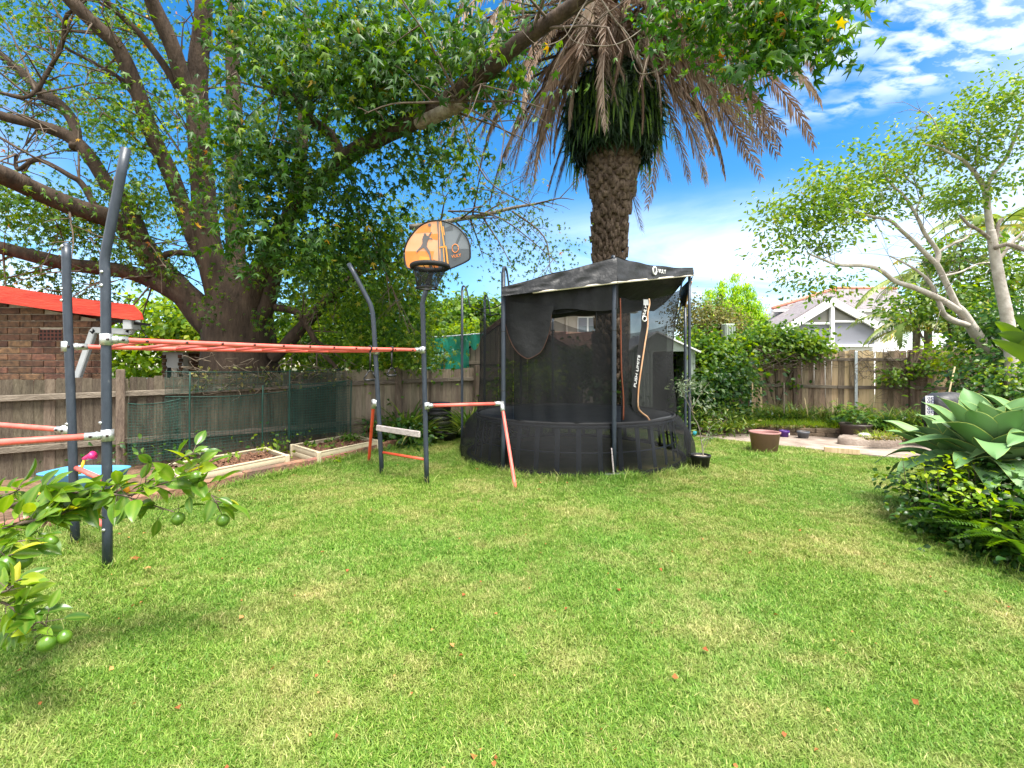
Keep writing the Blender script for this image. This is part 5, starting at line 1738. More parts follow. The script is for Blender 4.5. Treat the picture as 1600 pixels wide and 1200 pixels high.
V['pepper'] = leaf_mat('small_light_leaf', [(0, (.07, .16, .02)), (.6, (.15, .26, .03)), (.95, (.25, .35, .045)), (1, (.42, .36, .06))], .42, .45)
V['bush'] = leaf_mat('bush_leaf', [(0, (0.0297, 0.0878, 0.0135)), (.5, (0.081, 0.169, 0.0189)), (1, (0.203, 0.297, 0.027))], .42, .45)
V['bright'] = leaf_mat('bright_bush_leaf', [(0, (0.06, 0.144, 0.012)), (.5, (0.156, 0.276, 0.0144)), (1, (0.312, 0.396, 0.024))], .45, .45)
V['climb'] = leaf_mat('climber_leaf', [(0, (.03, .085, .010)), (.5, (.07, .16, .014)), (.85, (.16, .27, .02)), (1, (.27, .35, .03))], .42, .45)
V['conifer'] = leaf_mat('conifer_spray', [(0, (0.134, 0.297, 0.00891)), (.5, (0.282, 0.49, 0.0119)), (1, (0.49, 0.668, 0.0223))], .35, .6)
V['olive'] = leaf_mat('olive_hedge_leaf', [(0, (0.06, 0.084, 0.0216)), (.5, (0.132, 0.15, 0.036)), (.8, (0.216, 0.204, 0.048)), (1, (0.3, 0.216, 0.084))], .3, .55)
V['deep'] = leaf_mat('deep_green_leaf', [(0, (0.0156, 0.0585, 0.013)), (.6, (0.039, 0.111, 0.0195)), (1, (0.117, 0.208, 0.026))], .35, .4, .45)
V['strap'] = leaf_mat('strap_leaf', [(0, (.035, .085, .012)), (.6, (.09, .16, .022)), (.9, (.17, .24, .035)), (1, (.36, .32, .12))], .35, .4, .4)
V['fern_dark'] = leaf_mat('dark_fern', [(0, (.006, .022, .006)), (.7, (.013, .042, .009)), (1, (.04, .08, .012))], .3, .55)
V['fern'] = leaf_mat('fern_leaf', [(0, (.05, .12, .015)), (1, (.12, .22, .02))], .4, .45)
V['agave'] = leaf_mat('agave_leaf', [(0, (.10, .21, .070)), (.5, (.145, .275, .10)), (1, (.20, .33, .13))], .14, .5, .25, edge=(.46, .52, .12))
V['lime'] = leaf_mat('citrus_leaf', [(0, (.035, .11, .012)), (.5, (.075, .18, .014)), (.84, (.15, .27, .018)), (.94, (.28, .36, .025)), (1, (.44, .40, .035))], .40, .30, .5, edge=(.42, .46, .10))
V['oliveleaf'] = leaf_mat('grey_olive_leaf', [(0, (.10, .14, .08)), (1, (.24, .28, .17))], .25, .5)
V['palm'] = leaf_mat('palm_leaflet', [(0, (.06, .12, .02)), (.7, (.12, .19, .03)), (1, (.28, .30, .06))], .4, .4, .4)
V['palm_pale'] = leaf_mat('pale_palm_leaflet', [(0, (.13, .20, .04)), (.6, (.22, .29, .06)), (.9, (.38, .40, .12)), (1, (.55, .38, .08))], .45, .4, .4)
V['dead'] = leaf_mat('dead_palm_leaflet', [(0, (0.106, 0.0686, 0.0438)), (.4, (0.213, 0.148, 0.101)), (.75, (0.304, 0.226, 0.164)), (1, (0.38, 0.312, 0.253))], .22, .8, .15)
V['dry'] = leaf_mat('dry_fallen_leaf', [(0, (.22, .07, .025)), (.6, (.36, .14, .05)), (1, (.50, .28, .10))], .2, .8, .15)
M['bark'] = mat('grey_brown_bark', (0.02295, 0.01435, 0.009374), (0.0861, 0.05806, 0.03894), 3.4, 0.95, 0.6, 16, stretch=(2.5, 2.5, .6), lo=.30, hi=.72)
M['bark_pale'] = mat('pale_lichen_bark', (0.136, 0.104, 0.08), (0.32, 0.28, 0.232), 5, 0.95, 0.5, 20, stretch=(2, 2, .8))
M['bark_white'] = mat('pale_smooth_bark', (0.3456, 0.2976, 0.2496), (0.576, 0.528, 0.4704), 5, 0.8, 0.2, 25)
M['palm_trunk'] = mat('palm_trunk', (0.045, 0.028, 0.019), (0.17, 0.115, 0.08), 7, 0.95, 0.5, 30)
M['palm_boss'] = mat('palm_leaf_scar', (0.056, 0.036, 0.024), (0.24, 0.176, 0.124), 9, 0.95, 0.5, 30, lo=.35, hi=.7)
M['twig'] = mat('brown_twig', (0.07, 0.05, 0.035), (0.16, 0.12, 0.09), 9, 0.9)
M['dry_twig'] = mat('dry_vine_twig', (0.11, 0.0825, 0.055), (0.198, 0.1595, 0.1155), 9, 0.9)
M['green_twig'] = mat('green_twig', (0.10, 0.14, 0.03), (0.19, 0.22, 0.06), 9, 0.7)
M['lime_fruit'] = mat('lime_skin', (0.044, 0.117, 0.008), (0.096, 0.1794, 0.0128), 18, 0.32, 0.025, 220, spec=.5)


def limb(px, dep, rad, n=10, parent=None, name='branch', m='bark', rough=.12, step=7):
    """tube behind photo pixels; dep one depth per point, rad in metres"""
    if not hasattr(dep, '__len__'): dep = [dep] * len(px)
    pts = [P(a, b, d) for (a, b), d in zip(px, dep)]
    return MB().tube(pts, rad, n, step, rough=rough, seed=px[0][0] * .1, freq=2.2).build(name, M[m], parent), pts


def twigs(mbuild, pts, n, ln, r, depth=1, spread=.9, up=.1, rr=random):
    """thin forking twigs along a branch; returns their tips"""
    tips = []
    for _ in range(n):
        i = rr.randrange(max(1, len(pts) // 3), len(pts))
        a = pts[i - 1].lerp(pts[i], rr.random())
        t = (pts[i] - pts[i - 1]).normalized()
        d = (t * .6 + Vector((rr.gauss(0, 1), rr.gauss(0, 1), rr.gauss(0, 1) + up)).normalized() * spread).normalized()
        L = ln * rr.uniform(.5, 1.2)
        k = Vector((rr.gauss(0, .2), rr.gauss(0, .2), rr.gauss(0, .2))) * L
        p = [a, a + d * L * .35 + k * .5, a + d * L * .7 + k, a + d * L + k * 1.3 + Vector((0, 0, -.08 * L))]
        mbuild.tube(p, [r, r * .75, r * .5, r * .25], 5, 3, rough=.0, cap=False)
        tips.append(p[-1]); tips.append(p[2])
        if depth > 0:
            tips += twigs(mbuild, p, 3, ln * .5, r * .5, depth - 1, spread, up, rr)
    return tips


# ------------------------------------------------------------------ the great tree behind the left fence
bt = thing('shade_tree', 'huge spreading star leaved tree with a thick dark trunk behind the left fence', 'tree', (P(375, 0, 9.6).x, 9.6, 0))
D = 9.6
tk = MB()
tk.tube([(P(378, 0, D).x, D, -.05), P(378, 600, D), P(375, 560, D), P(374, 515, D), P(372, 480, D), P(368, 445, D), P(364, 415, D)], [.92, .78, .70, .66, .62, .46, .22], 22, 8, rough=.16, freq=1.6)
trunk = tk.build('trunk', M['bark'], bt)
limbs_ = []
def BL(px, dep, rad, kk_=.76, **k):
    o, p = limb(px, dep, [r * kk_ for r in rad], parent=bt, **k); limbs_.append(p); return p
BL([(372, 560), (345, 522), (305, 478), (262, 432), (215, 375), (185, 347), (120, 325), (60, 300), (-10, 268), (-90, 235)], [9.6, 9.45, 9.4, 9.2, 8.9, 8.7, 8.2, 7.8, 7.2, 6.6], [.42, .42, .36, .29, .27, .25, .22, .20, .19, .16], n=14)
BL([(300, 475), (250, 445), (200, 425), (120, 415), (60, 402), (-10, 385), (-80, 375)], [9.3, 9.1, 8.9, 8.6, 8.4, 8.2, 8.0], [.22, .20, .18, .165, .155, .15, .13], n=12)
BL([(222, 380), (200, 320), (170, 290), (140, 245), (110, 215), (60, 195), (0, 180), (-60, 150)], [8.9, 8.8, 8.7, 8.5, 8.4, 8.2, 8.0, 7.8], [.20, .185, .17, .15, .14, .12, .10, .08], n=12)
BL([(118, 232), (116, 195), (95, 165), (60, 140), (30, 110), (0, 85), (-40, 50)], [8.4, 8.5, 8.6, 8.7, 8.8, 8.9, 9], [.13, .125, .12, .11, .10, .095, .08])
BL([(362, 520), (342, 450), (300, 360), (270, 280), (240, 215), (210, 130), (185, 75), (150, 40), (105, -5), (70, -50)], [9.5, 9.4, 9.3, 9.1, 8.9, 8.6, 8.4, 8.2, 8.0, 7.8], [.34, .28, .22, .20, .185, .175, .17, .155, .14, .12], n=14)
BL([(365, 540), (346, 460), (326, 380), (318, 300), (312, 220), (308, 150), (312, 80), (318, 20), (322, -60)], [9.5, 9.4, 9.35, 9.3, 9.1, 9.0, 8.9, 8.8, 8.7], [.46, .39, .32, .285, .27, .25, .225, .20, .18], n=16)
BL([(310, 165), (288, 130), (272, 80), (250, 30), (232, -10), (210, -60)], [9.0, 8.8, 8.6, 8.4, 8.2, 8.0], [.21, .19, .18, .17, .15, .13], n=12)
BL([(376, 520), (370, 450), (368, 380), (364, 300), (368, 200), (364, 120), (366, 40), (370, -50)], [9.6, 9.7, 9.8, 9.9, 10, 10, 10, 10], [.34, .27, .24, .22, .20, .19, .18, .16], n=12)
BL([(280, 140), (255, 100), (225, 60), (200, 35), (170, 5), (150, -20)], [8.9, 8.7, 8.6, 8.5, 8.4, 8.3], [.10, .09, .08, .075, .07, .06])
BL([(378, 530), (392, 468), (414, 410), (440, 360), (470, 318), (500, 285), (545, 243), (600, 212), (650, 188), (700, 158), (752, 118), (805, 72), (850, 40), (900, 6), (950, -30)], [9.5, 9.4, 9.2, 8.9, 8.6, 8.3, 7.9, 7.4, 6.9, 6.5, 6.1, 5.8, 5.6, 5.4, 5.2], [.50, .38, .27, .23, .205, .19, .185, .18, .175, .17, .15, .13, .12, .105, .085], n=14)
BL([(655, 192), (668, 186), (715, 163), (720, 158)], [6.85, 6.72, 6.4, 6.3], [.138, .144, .136, .128], n=12, m='bark_pale')
BL([(808, 70), (850, 40), (885, 14)], [5.78, 5.6, 5.45], [.105, .096, .084], n=12, m='bark_pale')
BL([(535, 250), (520, 215), (490, 190), (470, 165), (445, 145), (422, 140)], [7.9, 7.9, 7.8, 7.7, 7.6, 7.6], [.13, .12, .115, .11, .10, .085], n=10)
BL([(395, 520), (420, 470), (432, 400), (455, 330), (468, 260), (475, 180), (478, 100), (480, 20)], [9.5, 9.4, 9.3, 9.2, 9.1, 9.0, 9, 9], [.22, .21, .20, .18, .16, .14, .12, .1], n=12)
BL([(425, 560), (455, 530), (490, 492), (520, 462), (545, 440), (580, 405), (620, 370)], [9.5, 9.5, 9.5, 9.4, 9.4, 9.3, 9.2], [.18, .165, .155, .14, .12, .09, .06], n=10)
BL([(430, 480), (462, 488), (480, 510), (500, 545), (530, 580)], [9.4, 9.4, 9.4, 9.4, 9.4], [.10, .09, .085, .07, .05])
BL([(640, 355), (680, 350), (720, 342), (760, 335), (800, 325), (840, 318)], [9.0, 9.0, 9.0, 9.0, 9, 9], [.07, .065, .06, .05, .04, .03], m='bark_pale')
BL([(205, 350), (165, 345), (130, 290), (110, 275), (60, 250), (28, 265), (25, 240)], [8.8, 8.5, 8.4, 8.3, 8.2, 8.2, 8.2], [.09, .08, .07, .06, .05, .04, .03])
BL([(95, 170), (60, 145), (95, 75), (102, 30), (115, 15)], [8.6, 8.4, 8.3, 8.2, 8.1], [.05, .045, .045, .04, .035])
BL([(0, 145), (50, 148), (95, 75)], [8.0, 8.2, 8.3], [.03, .04, .045])
BL([(330, 400), (270, 395), (248, 410), (238, 450)], [9.3, 9.1, 9.0, 9.0], [.09, .08, .075, .05])
BL([(102, 75), (150, 100), (185, 120), (225, 150)], [8.3, 8.5, 8.6, 8.8], [.035, .035, .04, .05])
rr = random.Random(3)
tw = MB(); tips = []
for p in limbs_:
    tips += twigs(tw, p[1:] if len(p) > 3 else p, 9, 1.1, .022, 1, rr=rr)
tw.build('twigs', M['twig'], bt, kind='stuff')
# hanging thin branches in front of the sky, right of the trunk
tw2 = MB(); rr = random.Random(8)
for (a, b, c, d, e) in (((640, 100), (700, 130), (690, 180), 7.0, 6), ((720, 180), (760, 280), (850, 330), 8.6, 7), ((700, 330), (780, 340), (870, 410), 9.0, 9), ((800, 330), (850, 370), (860, 425), 9, 8), ((560, 330), (600, 420), (640, 520), 8.8, 7), ((520, 300), (590, 380), (610, 480), 8.4, 7)):
    p = [P(*a, d), P(*b, d - .1), P(*c, d - .2)]
    tw2.tube(p, [.022, .015, .006], 5, 5, cap=False); twigs(tw2, p, e, .7, .008, 1, rr=rr)
tw2.build('twigs', M['twig'], bt, kind='stuff')

# crown: sprays of star leaves
def star_cloud(blobs, n, size, var=.35, sub=12, subr=.30, up=.6, rand=.8, droop=.55):
    T, o = cloud(blobs, n, sub, subr, .2)
    s = size * (1 - var + 2 * var * rng.random(len(T)))
    return T, orient(o, up, rand, droop), np.stack([s * (.7 + .5 * rng.random(len(T))), s, s * (.4 + 1.8 * rng.random(len(T)))], 1)
parts_ = []
far = [blob(60, 130, 9.5, 130, 130, 1.6), blob(60, 330, 9.6, 120, 70, 1.2), blob(200, 330, 9.8, 100, 60, 1.0), blob(220, 120, 10.2, 120, 130, 1.3), blob(420, 120, 10.5, 130, 160, 1.5), blob(560, 120, 10.0, 120, 140, 1.4),
       blob(680, 110, 9.6, 100, 110, 1.2), blob(150, 20, 8.5, 180, 70, 1.4), blob(640, 240, 9.6, 100, 80, 1.0), blob(60, 20, 9.0, 100, 80, 1.0), blob(640, 20, 9.4, 110, 80, 1.0)]
parts_.append(star_cloud(far, 12500, .115, sub=26, subr=.36))
low = [blob(90, 350, 8.6, 90, 42, .8), blob(30, 320, 7.8, 70, 40, .6), blob(210, 400, 9.0, 70, 45, .7), blob(60, 430, 8.8, 80, 30, .6), blob(230, 300, 8.6, 60, 60, .6), blob(190, 190, 8.4, 70, 60, .6), blob(150, 460, 9.4, 90, 22, .5)]
parts_.append(star_cloud(low, 4200, .12, sub=20, subr=.32))
mid = [blob(470, 90, 7.3, 90, 90, .9), blob(560, 120, 7.0, 90, 100, .9), blob(440, 230, 7.6, 70, 70, .7), blob(530, 300, 7.6, 85, 60, .7), blob(600, 60, 6.9, 80, 80, .8), blob(620, 170, 6.9, 70, 60, .6), blob(430, 380, 7.8, 60, 70, .6), blob(560, 370, 7.9, 70, 45, .6),
       blob(390, 300, 7.7, 40, 60, .5), blob(350, 210, 8.2, 40, 60, .4), blob(400, 40, 7.6, 60, 60, .7), blob(690, 90, 6.5, 60, 80, .6), blob(750, 60, 6.0, 60, 70, .5), blob(770, 130, 6.2, 45, 40, .4), blob(670, 250, 7.6, 60, 40, .6), blob(490, 400, 7.4, 50, 40, .4)]
parts_.append(star_cloud(mid, 8600, .175, sub=14, subr=.34))
hang = [blob(560, 470, 9.3, 90, 70, .9), blob(480, 440, 9.9, 70, 60, .7), blob(640, 440, 9.2, 55, 80, .7), blob(600, 540, 9.8, 90, 50, .8), blob(500, 550, 10.2, 80, 40, .7), blob(660, 540, 9.8, 45, 50, .5), blob(620, 360, 9.3, 70, 50, .6)]
parts_.append(star_cloud(hang, 7000, .125))
edge_ = [blob(760, 300, 9.0, 60, 40, .5), blob(820, 350, 9.2, 55, 45, .5), blob(860, 400, 9.3, 30, 35, .4), blob(740, 360, 9.0, 70, 30, .5), blob(800, 410, 9.3, 45, 20, .4), blob(720, 240, 8.6, 60, 40, .5)]
parts_.append(star_cloud(edge_, 1300, .095))
vine = [blob(318, 250, 8.75, 16, 60, .15), blob(330, 340, 8.8, 22, 60, .15), blob(300, 170, 8.6, 15, 40, .1), blob(372, 430, 8.85, 45, 50, .12), blob(420, 500, 8.8, 25, 50, .1), blob(330, 480, 8.85, 30, 40, .1), blob(270, 420, 8.85, 30, 25, .1), blob(470, 300, 8.2, 40, 30, .2), blob(560, 235, 7.5, 40, 22, .2)]
parts_.append(star_cloud(vine, 900, .11, sub=9, subr=.18))
near_ = parts_.pop(2)
low_ = parts_.pop(2)
foliage(bt, *low_, STAR2, V['star_lit'], 'foliage')
T = np.concatenate([p[0] for p in parts_]); Rm = np.concatenate([p[1] for p in parts_]); S = np.concatenate([p[2] for p in parts_])
foliage(bt, T, Rm, S, STAR2, V['liquid'], 'foliage', single=90)
foliage(bt, *near_, STAR2, V['liquid_shaded'], 'foliage', single=210)

# the branch of a second star-leaved tree that hangs in from above, close to the camera
hb = thing('overhanging_branch', 'lime green star leaved branches hanging in from above over the palm', 'branch', P(1180, -60, 4.8))
mb = MB(); rr = random.Random(12)
hp_ = []
for pts_ in (((1420, -120), (1310, -60), (1250, 10), (1200, 60), (1150, 110)), ((1300, -100), (1220, -20), (1290, 40), (1300, 80)), ((1250, -90), (1150, -30), (1090, 20), (1060, 70)), ((1180, -80), (1120, -10), (1180, 70)), ((1100, -90), (1040, -20), (1010, 30))):
    p = [P(a, b, 4.9) + Vector((0, .1 * i, 0)) for i, (a, b) in enumerate(pts_)]
    mb.tube(p, [.020, .015, .011, .008, .005][:len(p)], 7, 5); hp_ += twigs(mb, p, 5, .35, .005, 1, rr=rr)
mb.build('stem', M['bark_pale'], hb)
bl_ = [blob(1100, 40, 5.0, 80, 50, .35), blob(1190, 70, 4.8, 75, 55, .3), blob(1265, 50, 4.7, 60, 50, .3), blob(1040, 20, 5.0, 45, 35, .3), blob(1150, 20, 4.9, 90, 40, .35), blob(1290, 75, 4.7, 35, 35, .2), blob(1230, 5, 4.7, 90, 40, .3), blob(1180, 110, 4.8, 40, 20, .2), blob(1350, -20, 4.7, 40, 20, .2)]
T, o = cloud(bl_, 1350, 9, .18, .2)
s_ = .165 * (.65 + .6 * rng.random(len(T)))
foliage(hb, T, orient(o, .4, 1.0, .9), np.stack([s_ * (.7 + .5 * rng.random(len(T))), s_, s_ * (.4 + 2 * rng.random(len(T)))], 1), STAR2, V['liquid_lime'], 'foliage', single=300)
mb = MB()
for pts_ in (((930, -20), (905, 20), (880, 60), (840, 70), (810, 40)), ((1060, -10), (1010, 40), (960, 70), (900, 66), (880, 40)), ((1020, 60), (1040, 100), (1000, 115), (985, 80)), ((1080, 10), (1090, 40), (1100, 70), (1110, 90)), ((940, 0), (960, 30), (985, 60), (1005, 110))):
    p = [P(a, b, 5.2 + .05 * i) for i, (a, b) in enumerate(pts_)]
    mb.tube(p, [.010, .008, .006, .005, .003][:len(p)], 5, 6)
mb.build('bare_twig', M['bark_pale'], hb)

# ------------------------------------------------------------------ palm
YP = 11.5
pz = lambda py: H - (py - HY) / F * YP
pxx = lambda px: (px - 800) / F * YP
palm = thing('palm_tree', 'tall palm with rough trunk and a skirt of dead brown fronds behind the trampoline', 'palm', (pxx(952), YP, 0))
axis = [(955, 690, .40), (954, 560, .36), (953, 470, .34), (952, 400, .345), (952, 370, .37), (955, 330, .44), (956, 290, .54), (958, 250, .61), (958, 225, .60), (957, 150, .5), (955, 40, .5)]
apts = [Vector((pxx(a), YP, pz(b))) for a, b, r in axis]; apts[0].z = -.02
arad = [r for a, b, r in axis]
MB().tube(apts, [r * .93 for r in arad], 20, 5, rough=.06).build('trunk', M['palm_trunk'], palm)
cp_, cr_ = cat_rom(apts, arad, 30)
# leaf scars: little upward-pointing wedges in a spiral
bT, bR, bS = [], [], []
zs = [p.z for p in cp_]
z = .3; row = 0
while z < pz(190):
    i = min(range(len(zs)), key=lambda k: abs(zs[k] - z)); r = cr_[i]; n = 15
    for k in range(n):
        th = 2 * math.pi * (k + .5 * (row % 2)) / n + .05 * rr.uniform(-1, 1)
        d = np.array((math.cos(th), math.sin(th), 0))
        bT.append(np.array(cp_[i]) + d * r * .86 + np.array((rr.uniform(-.02, .02), rr.uniform(-.02, .02), rr.uniform(-.04, .04)))); bS.append((.105 * r / .5 * rr.uniform(.65, 1.25), .14 * rr.uniform(.6, 1.45), .10 * rr.uniform(.4, 1.9)))
        up = np.array((d[0] * .25, d[1] * .25, 1.0)); bR.append((up, d))
    z += .098; row += 1
nn = np.array([b for a, b in bR]); dd = np.array([a for a, b in bR])
bv = np.array([(-1, -.3, -.1), (1, -.3, -.1), (.55, .75, .5), (-.55, .75, .5), (0, -.6, .85), (0, 1.0, 1.0)], float); bfc = [(0, 1, 4), (1, 2, 5, 4), (2, 3, 5), (3, 0, 4, 5)]
me = bulk_mesh('leaf_scar', bv, bfc, frames(nn, dd), np.array(bS), np.array(bT), np.array(palm.location)); link('leaf_scar', me, M['palm_boss'], palm, None, 'stuff')


def frond_mesh(name, L, a0, droop, lf, n, collapse, seed, m, hang=.0, w=.016):
    """one feather frond in the x-z plane, starting at the origin"""
    r = random.Random(seed); mb = MB()
    pts = []; p = Vector((0, 0, 0)); steps = 24
    for i in range(steps + 1):
        s = i / steps
        a = a0 - droop * s ** .8
        pts.append(p.copy()); p = p + Vector((math.cos(a), .05 * math.sin(s * 3 + seed), math.sin(a))) * (L / steps)
    mb.tube(pts[::3], [.045 * (1 - .85 * i / 8) for i in range(len(pts[::3]))], 5, 2, cap=False)
    for i in range(n):
        s = .14 + .86 * (i + r.random()) / n
        k = min(int(s * steps), steps - 1); f = s * steps - k
        o = pts[k].lerp(pts[k + 1], f); t = (pts[k + 1] - pts[k]).normalized()
        prof = math.sin(math.pi * min(1, .18 + s * .86)) ** .6
        for sd in (-1, 1):
            ln = lf * (.35 + .65 * prof) * r.uniform(.75, 1.1)
            side = Vector((0, sd, 0)); upv = t.cross(Vector((0, 1, 0))) * -1
            d0 = (t * (.55 + .6 * collapse) + side * (1 - .78 * collapse) * r.uniform(.8, 1.2) + Vector((0, 0, -.15 - .9 * collapse * r.random()))).normalized()
            d1 = (d0 + Vector((r.gauss(0, .12), r.gauss(0, .12), -.35 - hang - .4 * collapse))).normalized()
            a_ = o; b_ = o + d0 * ln * .5; c_ = b_ + d1 * ln * .5
            wv = t.cross(d0); wv = wv.normalized() if wv.length > .05 else Vector((0, 1, 0))
            wv = (t * .8 + wv * .4).normalized() * w * r.uniform(.8, 1.2)
            mb.add([a_ - wv * .5, a_ + wv * .5, b_ + wv, b_ - wv, c_], [(0, 1, 2, 3), (3, 2, 4)])
    me = mb.mesh(name); me.materials.append(m)
    at = me.attributes.new('rnd', 'FLOAT', 'FACE'); rv = np.array([.35 * ((i // 2 * 7919 + seed * 31) % 97) / 97 for i in range(len(me.polygons))], np.float32); at.data.foreach_set('value', rv)
    return me

dead_m = [frond_mesh('dead_frond', 5.7, R(20), R(98), .72, 76, .34, 1, V['dead'], w=.022), frond_mesh('dead_frond', 5.4, R(0), R(72), .70, 72, .46, 2, V['dead'], w=.022), frond_mesh('dead_frond', 3.9, R(-40), R(48), .55, 60, .88, 3, V['dead'], w=.026),
          frond_mesh('dead_frond', 5.0, R(-26), R(54), .68, 68, .62, 4, V['dead'], w=.024), frond_mesh('dead_frond', 3.4, R(-62), R(26), .5, 56, .92, 5, V['dead'], w=.028)]
green_m = [frond_mesh('green_frond', 4.6, R(50), R(95), .55, 64, .12, 6, V['palm']), frond_mesh('green_frond', 4.8, R(25), R(85), .55, 64, .15, 7, V['palm']), frond_mesh('green_frond', 4.4, R(75), R(90), .55, 60, .1, 8, V['palm'])]
cz = pz(70)
def put_frond(me, name, az, z, rad, roll=0, sc=1.0):
    o = link(name, me, None, palm, Vector((math.cos(az) * rad + pxx(955), YP + math.sin(az) * rad, z)) - palm.location)
    o.rotation_euler = (R(roll), 0, az); o.scale = (sc, sc, sc)
r_ = random.Random(21)
for i in range(92):
    az = i * 2.39996 + r_.uniform(-.15, .15)
    k = r_.choices((0, 1, 2, 3, 4), (.26, .28, .14, .24, .08))[0]
    put_frond(dead_m[k], 'dead_frond', az, cz + r_.uniform(-.5, 1.0) + (.25 if k < 2 else .2), .40, r_.uniform(-25, 25), r_.uniform(.78, 1.08))
# long ones seen in front of the dark ferns
for px, py, sc in ((890, 60, .8), (920, 80, .75), (945, 60, .8), (970, 85, .75), (1000, 75, .85), (1025, 70, .9), (1045, 90, .85), (870, 85, .85), (905, 105, .62), (935, 100, .55), (960, 75, .62), (985, 60, .58), (1010, 95, .75), (1035, 60, .7), (880, 60, .8), (1060, 130, .75), (920, 45, .65), (1000, 30, .6)):
    az = -math.pi / 2 + (px - 957) / 130.0
    put_frond(dead_m[4 if sc < .65 else 2], 'dead_frond', az, pz(py) + .25, .75, r_.uniform(-30, 30), sc)
for az, z, sc in ((-.1, .0, 1.03), (-.55, .1, 1.0), (.4, .1, 1.04), (-.85, 0, 1.0), (3.2, .0, 1.03), (-2.8, .1, 1.0), (-2.5, .2, .95), (3.5, .1, 1.05), (-2.2, -.1, .95), (-1.0, -.2, .95), (2.9, -.2, 1.0), (-3.0, -.3, 1.0), (-2.65, -.2, 1.04), (-1.9, 0, .9)):
    put_frond(dead_m[0 if sc > 1.02 else 1], 'dead_frond', az, cz + z, .4, r_.uniform(-15, 15), sc)
for i in range(30):
    az = i * 2.39996 + 1.1
    put_frond(green_m[i % 3], 'green_frond', az, cz + r_.uniform(.5, 1.4), .3, r_.uniform(-20, 20), r_.uniform(.8, 1.1))
for az, z in ((-.35, -.3), (.25, -.2), (-2.7, -.1), (3.3, 0), (-.9, -.2), (-2.3, .1)):
    put_frond(green_m[1], 'green_frond', az, cz + z, .4, r_.uniform(-20, 20), .95)
# hanging ferns around the neck of the trunk
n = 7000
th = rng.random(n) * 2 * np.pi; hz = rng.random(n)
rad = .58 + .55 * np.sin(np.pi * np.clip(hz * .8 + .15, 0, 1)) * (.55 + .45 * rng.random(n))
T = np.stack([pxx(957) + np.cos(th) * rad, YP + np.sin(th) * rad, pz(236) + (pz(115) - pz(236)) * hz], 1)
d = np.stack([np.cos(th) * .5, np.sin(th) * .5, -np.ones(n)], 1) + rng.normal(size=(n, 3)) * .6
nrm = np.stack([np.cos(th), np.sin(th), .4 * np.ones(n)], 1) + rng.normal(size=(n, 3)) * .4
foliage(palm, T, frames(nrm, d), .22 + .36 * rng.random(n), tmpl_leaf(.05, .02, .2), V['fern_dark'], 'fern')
n = 260
th = rng.random(n) * 2 * np.pi
T = np.stack([pxx(957) + np.cos(th) * 1.1, YP + np.sin(th) * 1.1, pz(225) + (pz(140) - pz(225)) * rng.random(n)], 1)
d = np.stack([np.cos(th) * .15, np.sin(th) * .15, -np.ones(n)], 1) + rng.normal(size=(n, 3)) * .1
nrm = np.stack([np.cos(th), np.sin(th), .2 * np.ones(n)], 1)
foliage(palm, T, frames(nrm, d), .5 + .5 * rng.random(n), tmpl_leaf(.035, .01, .05), V['fern'], 'fern')

# ------------------------------------------------------------------ pale-barked trees on the right
rt_ = thing('pale_tree', 'leaning pale barked tree with thin forked limbs over the back fence', 'tree', (P(1590, 0, 10.6).x, 10.6, 0))
rl = []
def RL(px, dep, rad, n=9, m='bark_white', root=rt_, nm='branch'):
    rad = [q * .66 for q in rad]
    o, p = limb(px, dep, rad, n, root, nm, m, .10, 6); rl.append(p)
limb([(1592, 690), (1580, 620), (1560, 570), (1530, 530), (1508, 495), (1496, 480)], [10.6, 10.6, 10.5, 10.4, 10.3, 10.2], [.17, .15, .135, .115, .098, .078], 14, rt_, 'trunk', 'bark_white')
RL([(1498, 485), (1470, 468), (1430, 450), (1400, 440), (1375, 422), (1350, 415), (1310, 414), (1285, 405), (1262, 396)], [10.2, 10.1, 9.9, 9.8, 9.7, 9.6, 9.5, 9.4, 9.3], [.11, .095, .085, .075, .07, .06, .048, .034, .02])
RL([(1496, 482), (1482, 450), (1465, 415), (1458, 408), (1445, 395), (1425, 375), (1408, 360), (1392, 345), (1370, 340), (1340, 332), (1310, 322)], [10.2, 10.1, 10, 10, 9.9, 9.8, 9.7, 9.6, 9.5, 9.4, 9.3], [.105, .09, .085, .08, .07, .062, .055, .048, .04, .03, .018])
RL([(1462, 412), (1466, 398), (1460, 385), (1445, 365), (1436, 345), (1425, 325), (1412, 305), (1395, 290), (1380, 270)], [10, 10, 10, 9.9, 9.8, 9.7, 9.6, 9.6, 9.5], [.085, .08, .07, .06, .052, .045, .038, .028, .018])
RL([(1512, 508), (1492, 502), (1476, 492), (1470, 480), (1462, 460), (1452, 440), (1436, 425), (1415, 412), (1390, 400)], [10.3, 10.2, 10.2, 10.1, 10.1, 10, 9.9, 9.8, 9.7], [.10, .10, .085, .075, .06, .05, .04, .03, .02])
RL([(1466, 394), (1490, 380), (1512, 370), (1520, 350)], [10, 10, 10.1, 10.2], [.045, .04, .03, .02])
RL([(1430, 330), (1440, 300), (1418, 280), (1410, 260)], [9.8, 9.8, 9.8, 9.8], [.03, .025, .02, .012])
RL([(1470, 432), (1500, 425), (1530, 412), (1560, 410)], [10.0, 10.1, 10.2, 10.3], [.035, .03, .025, .015])
tw = MB(); rr = random.Random(17); tips = []
for p in rl: tips += twigs(tw, p, 7, .9, .009, 1, rr=rr)
tw.build('twigs', M['bark_pale'], rt_, kind='stuff')
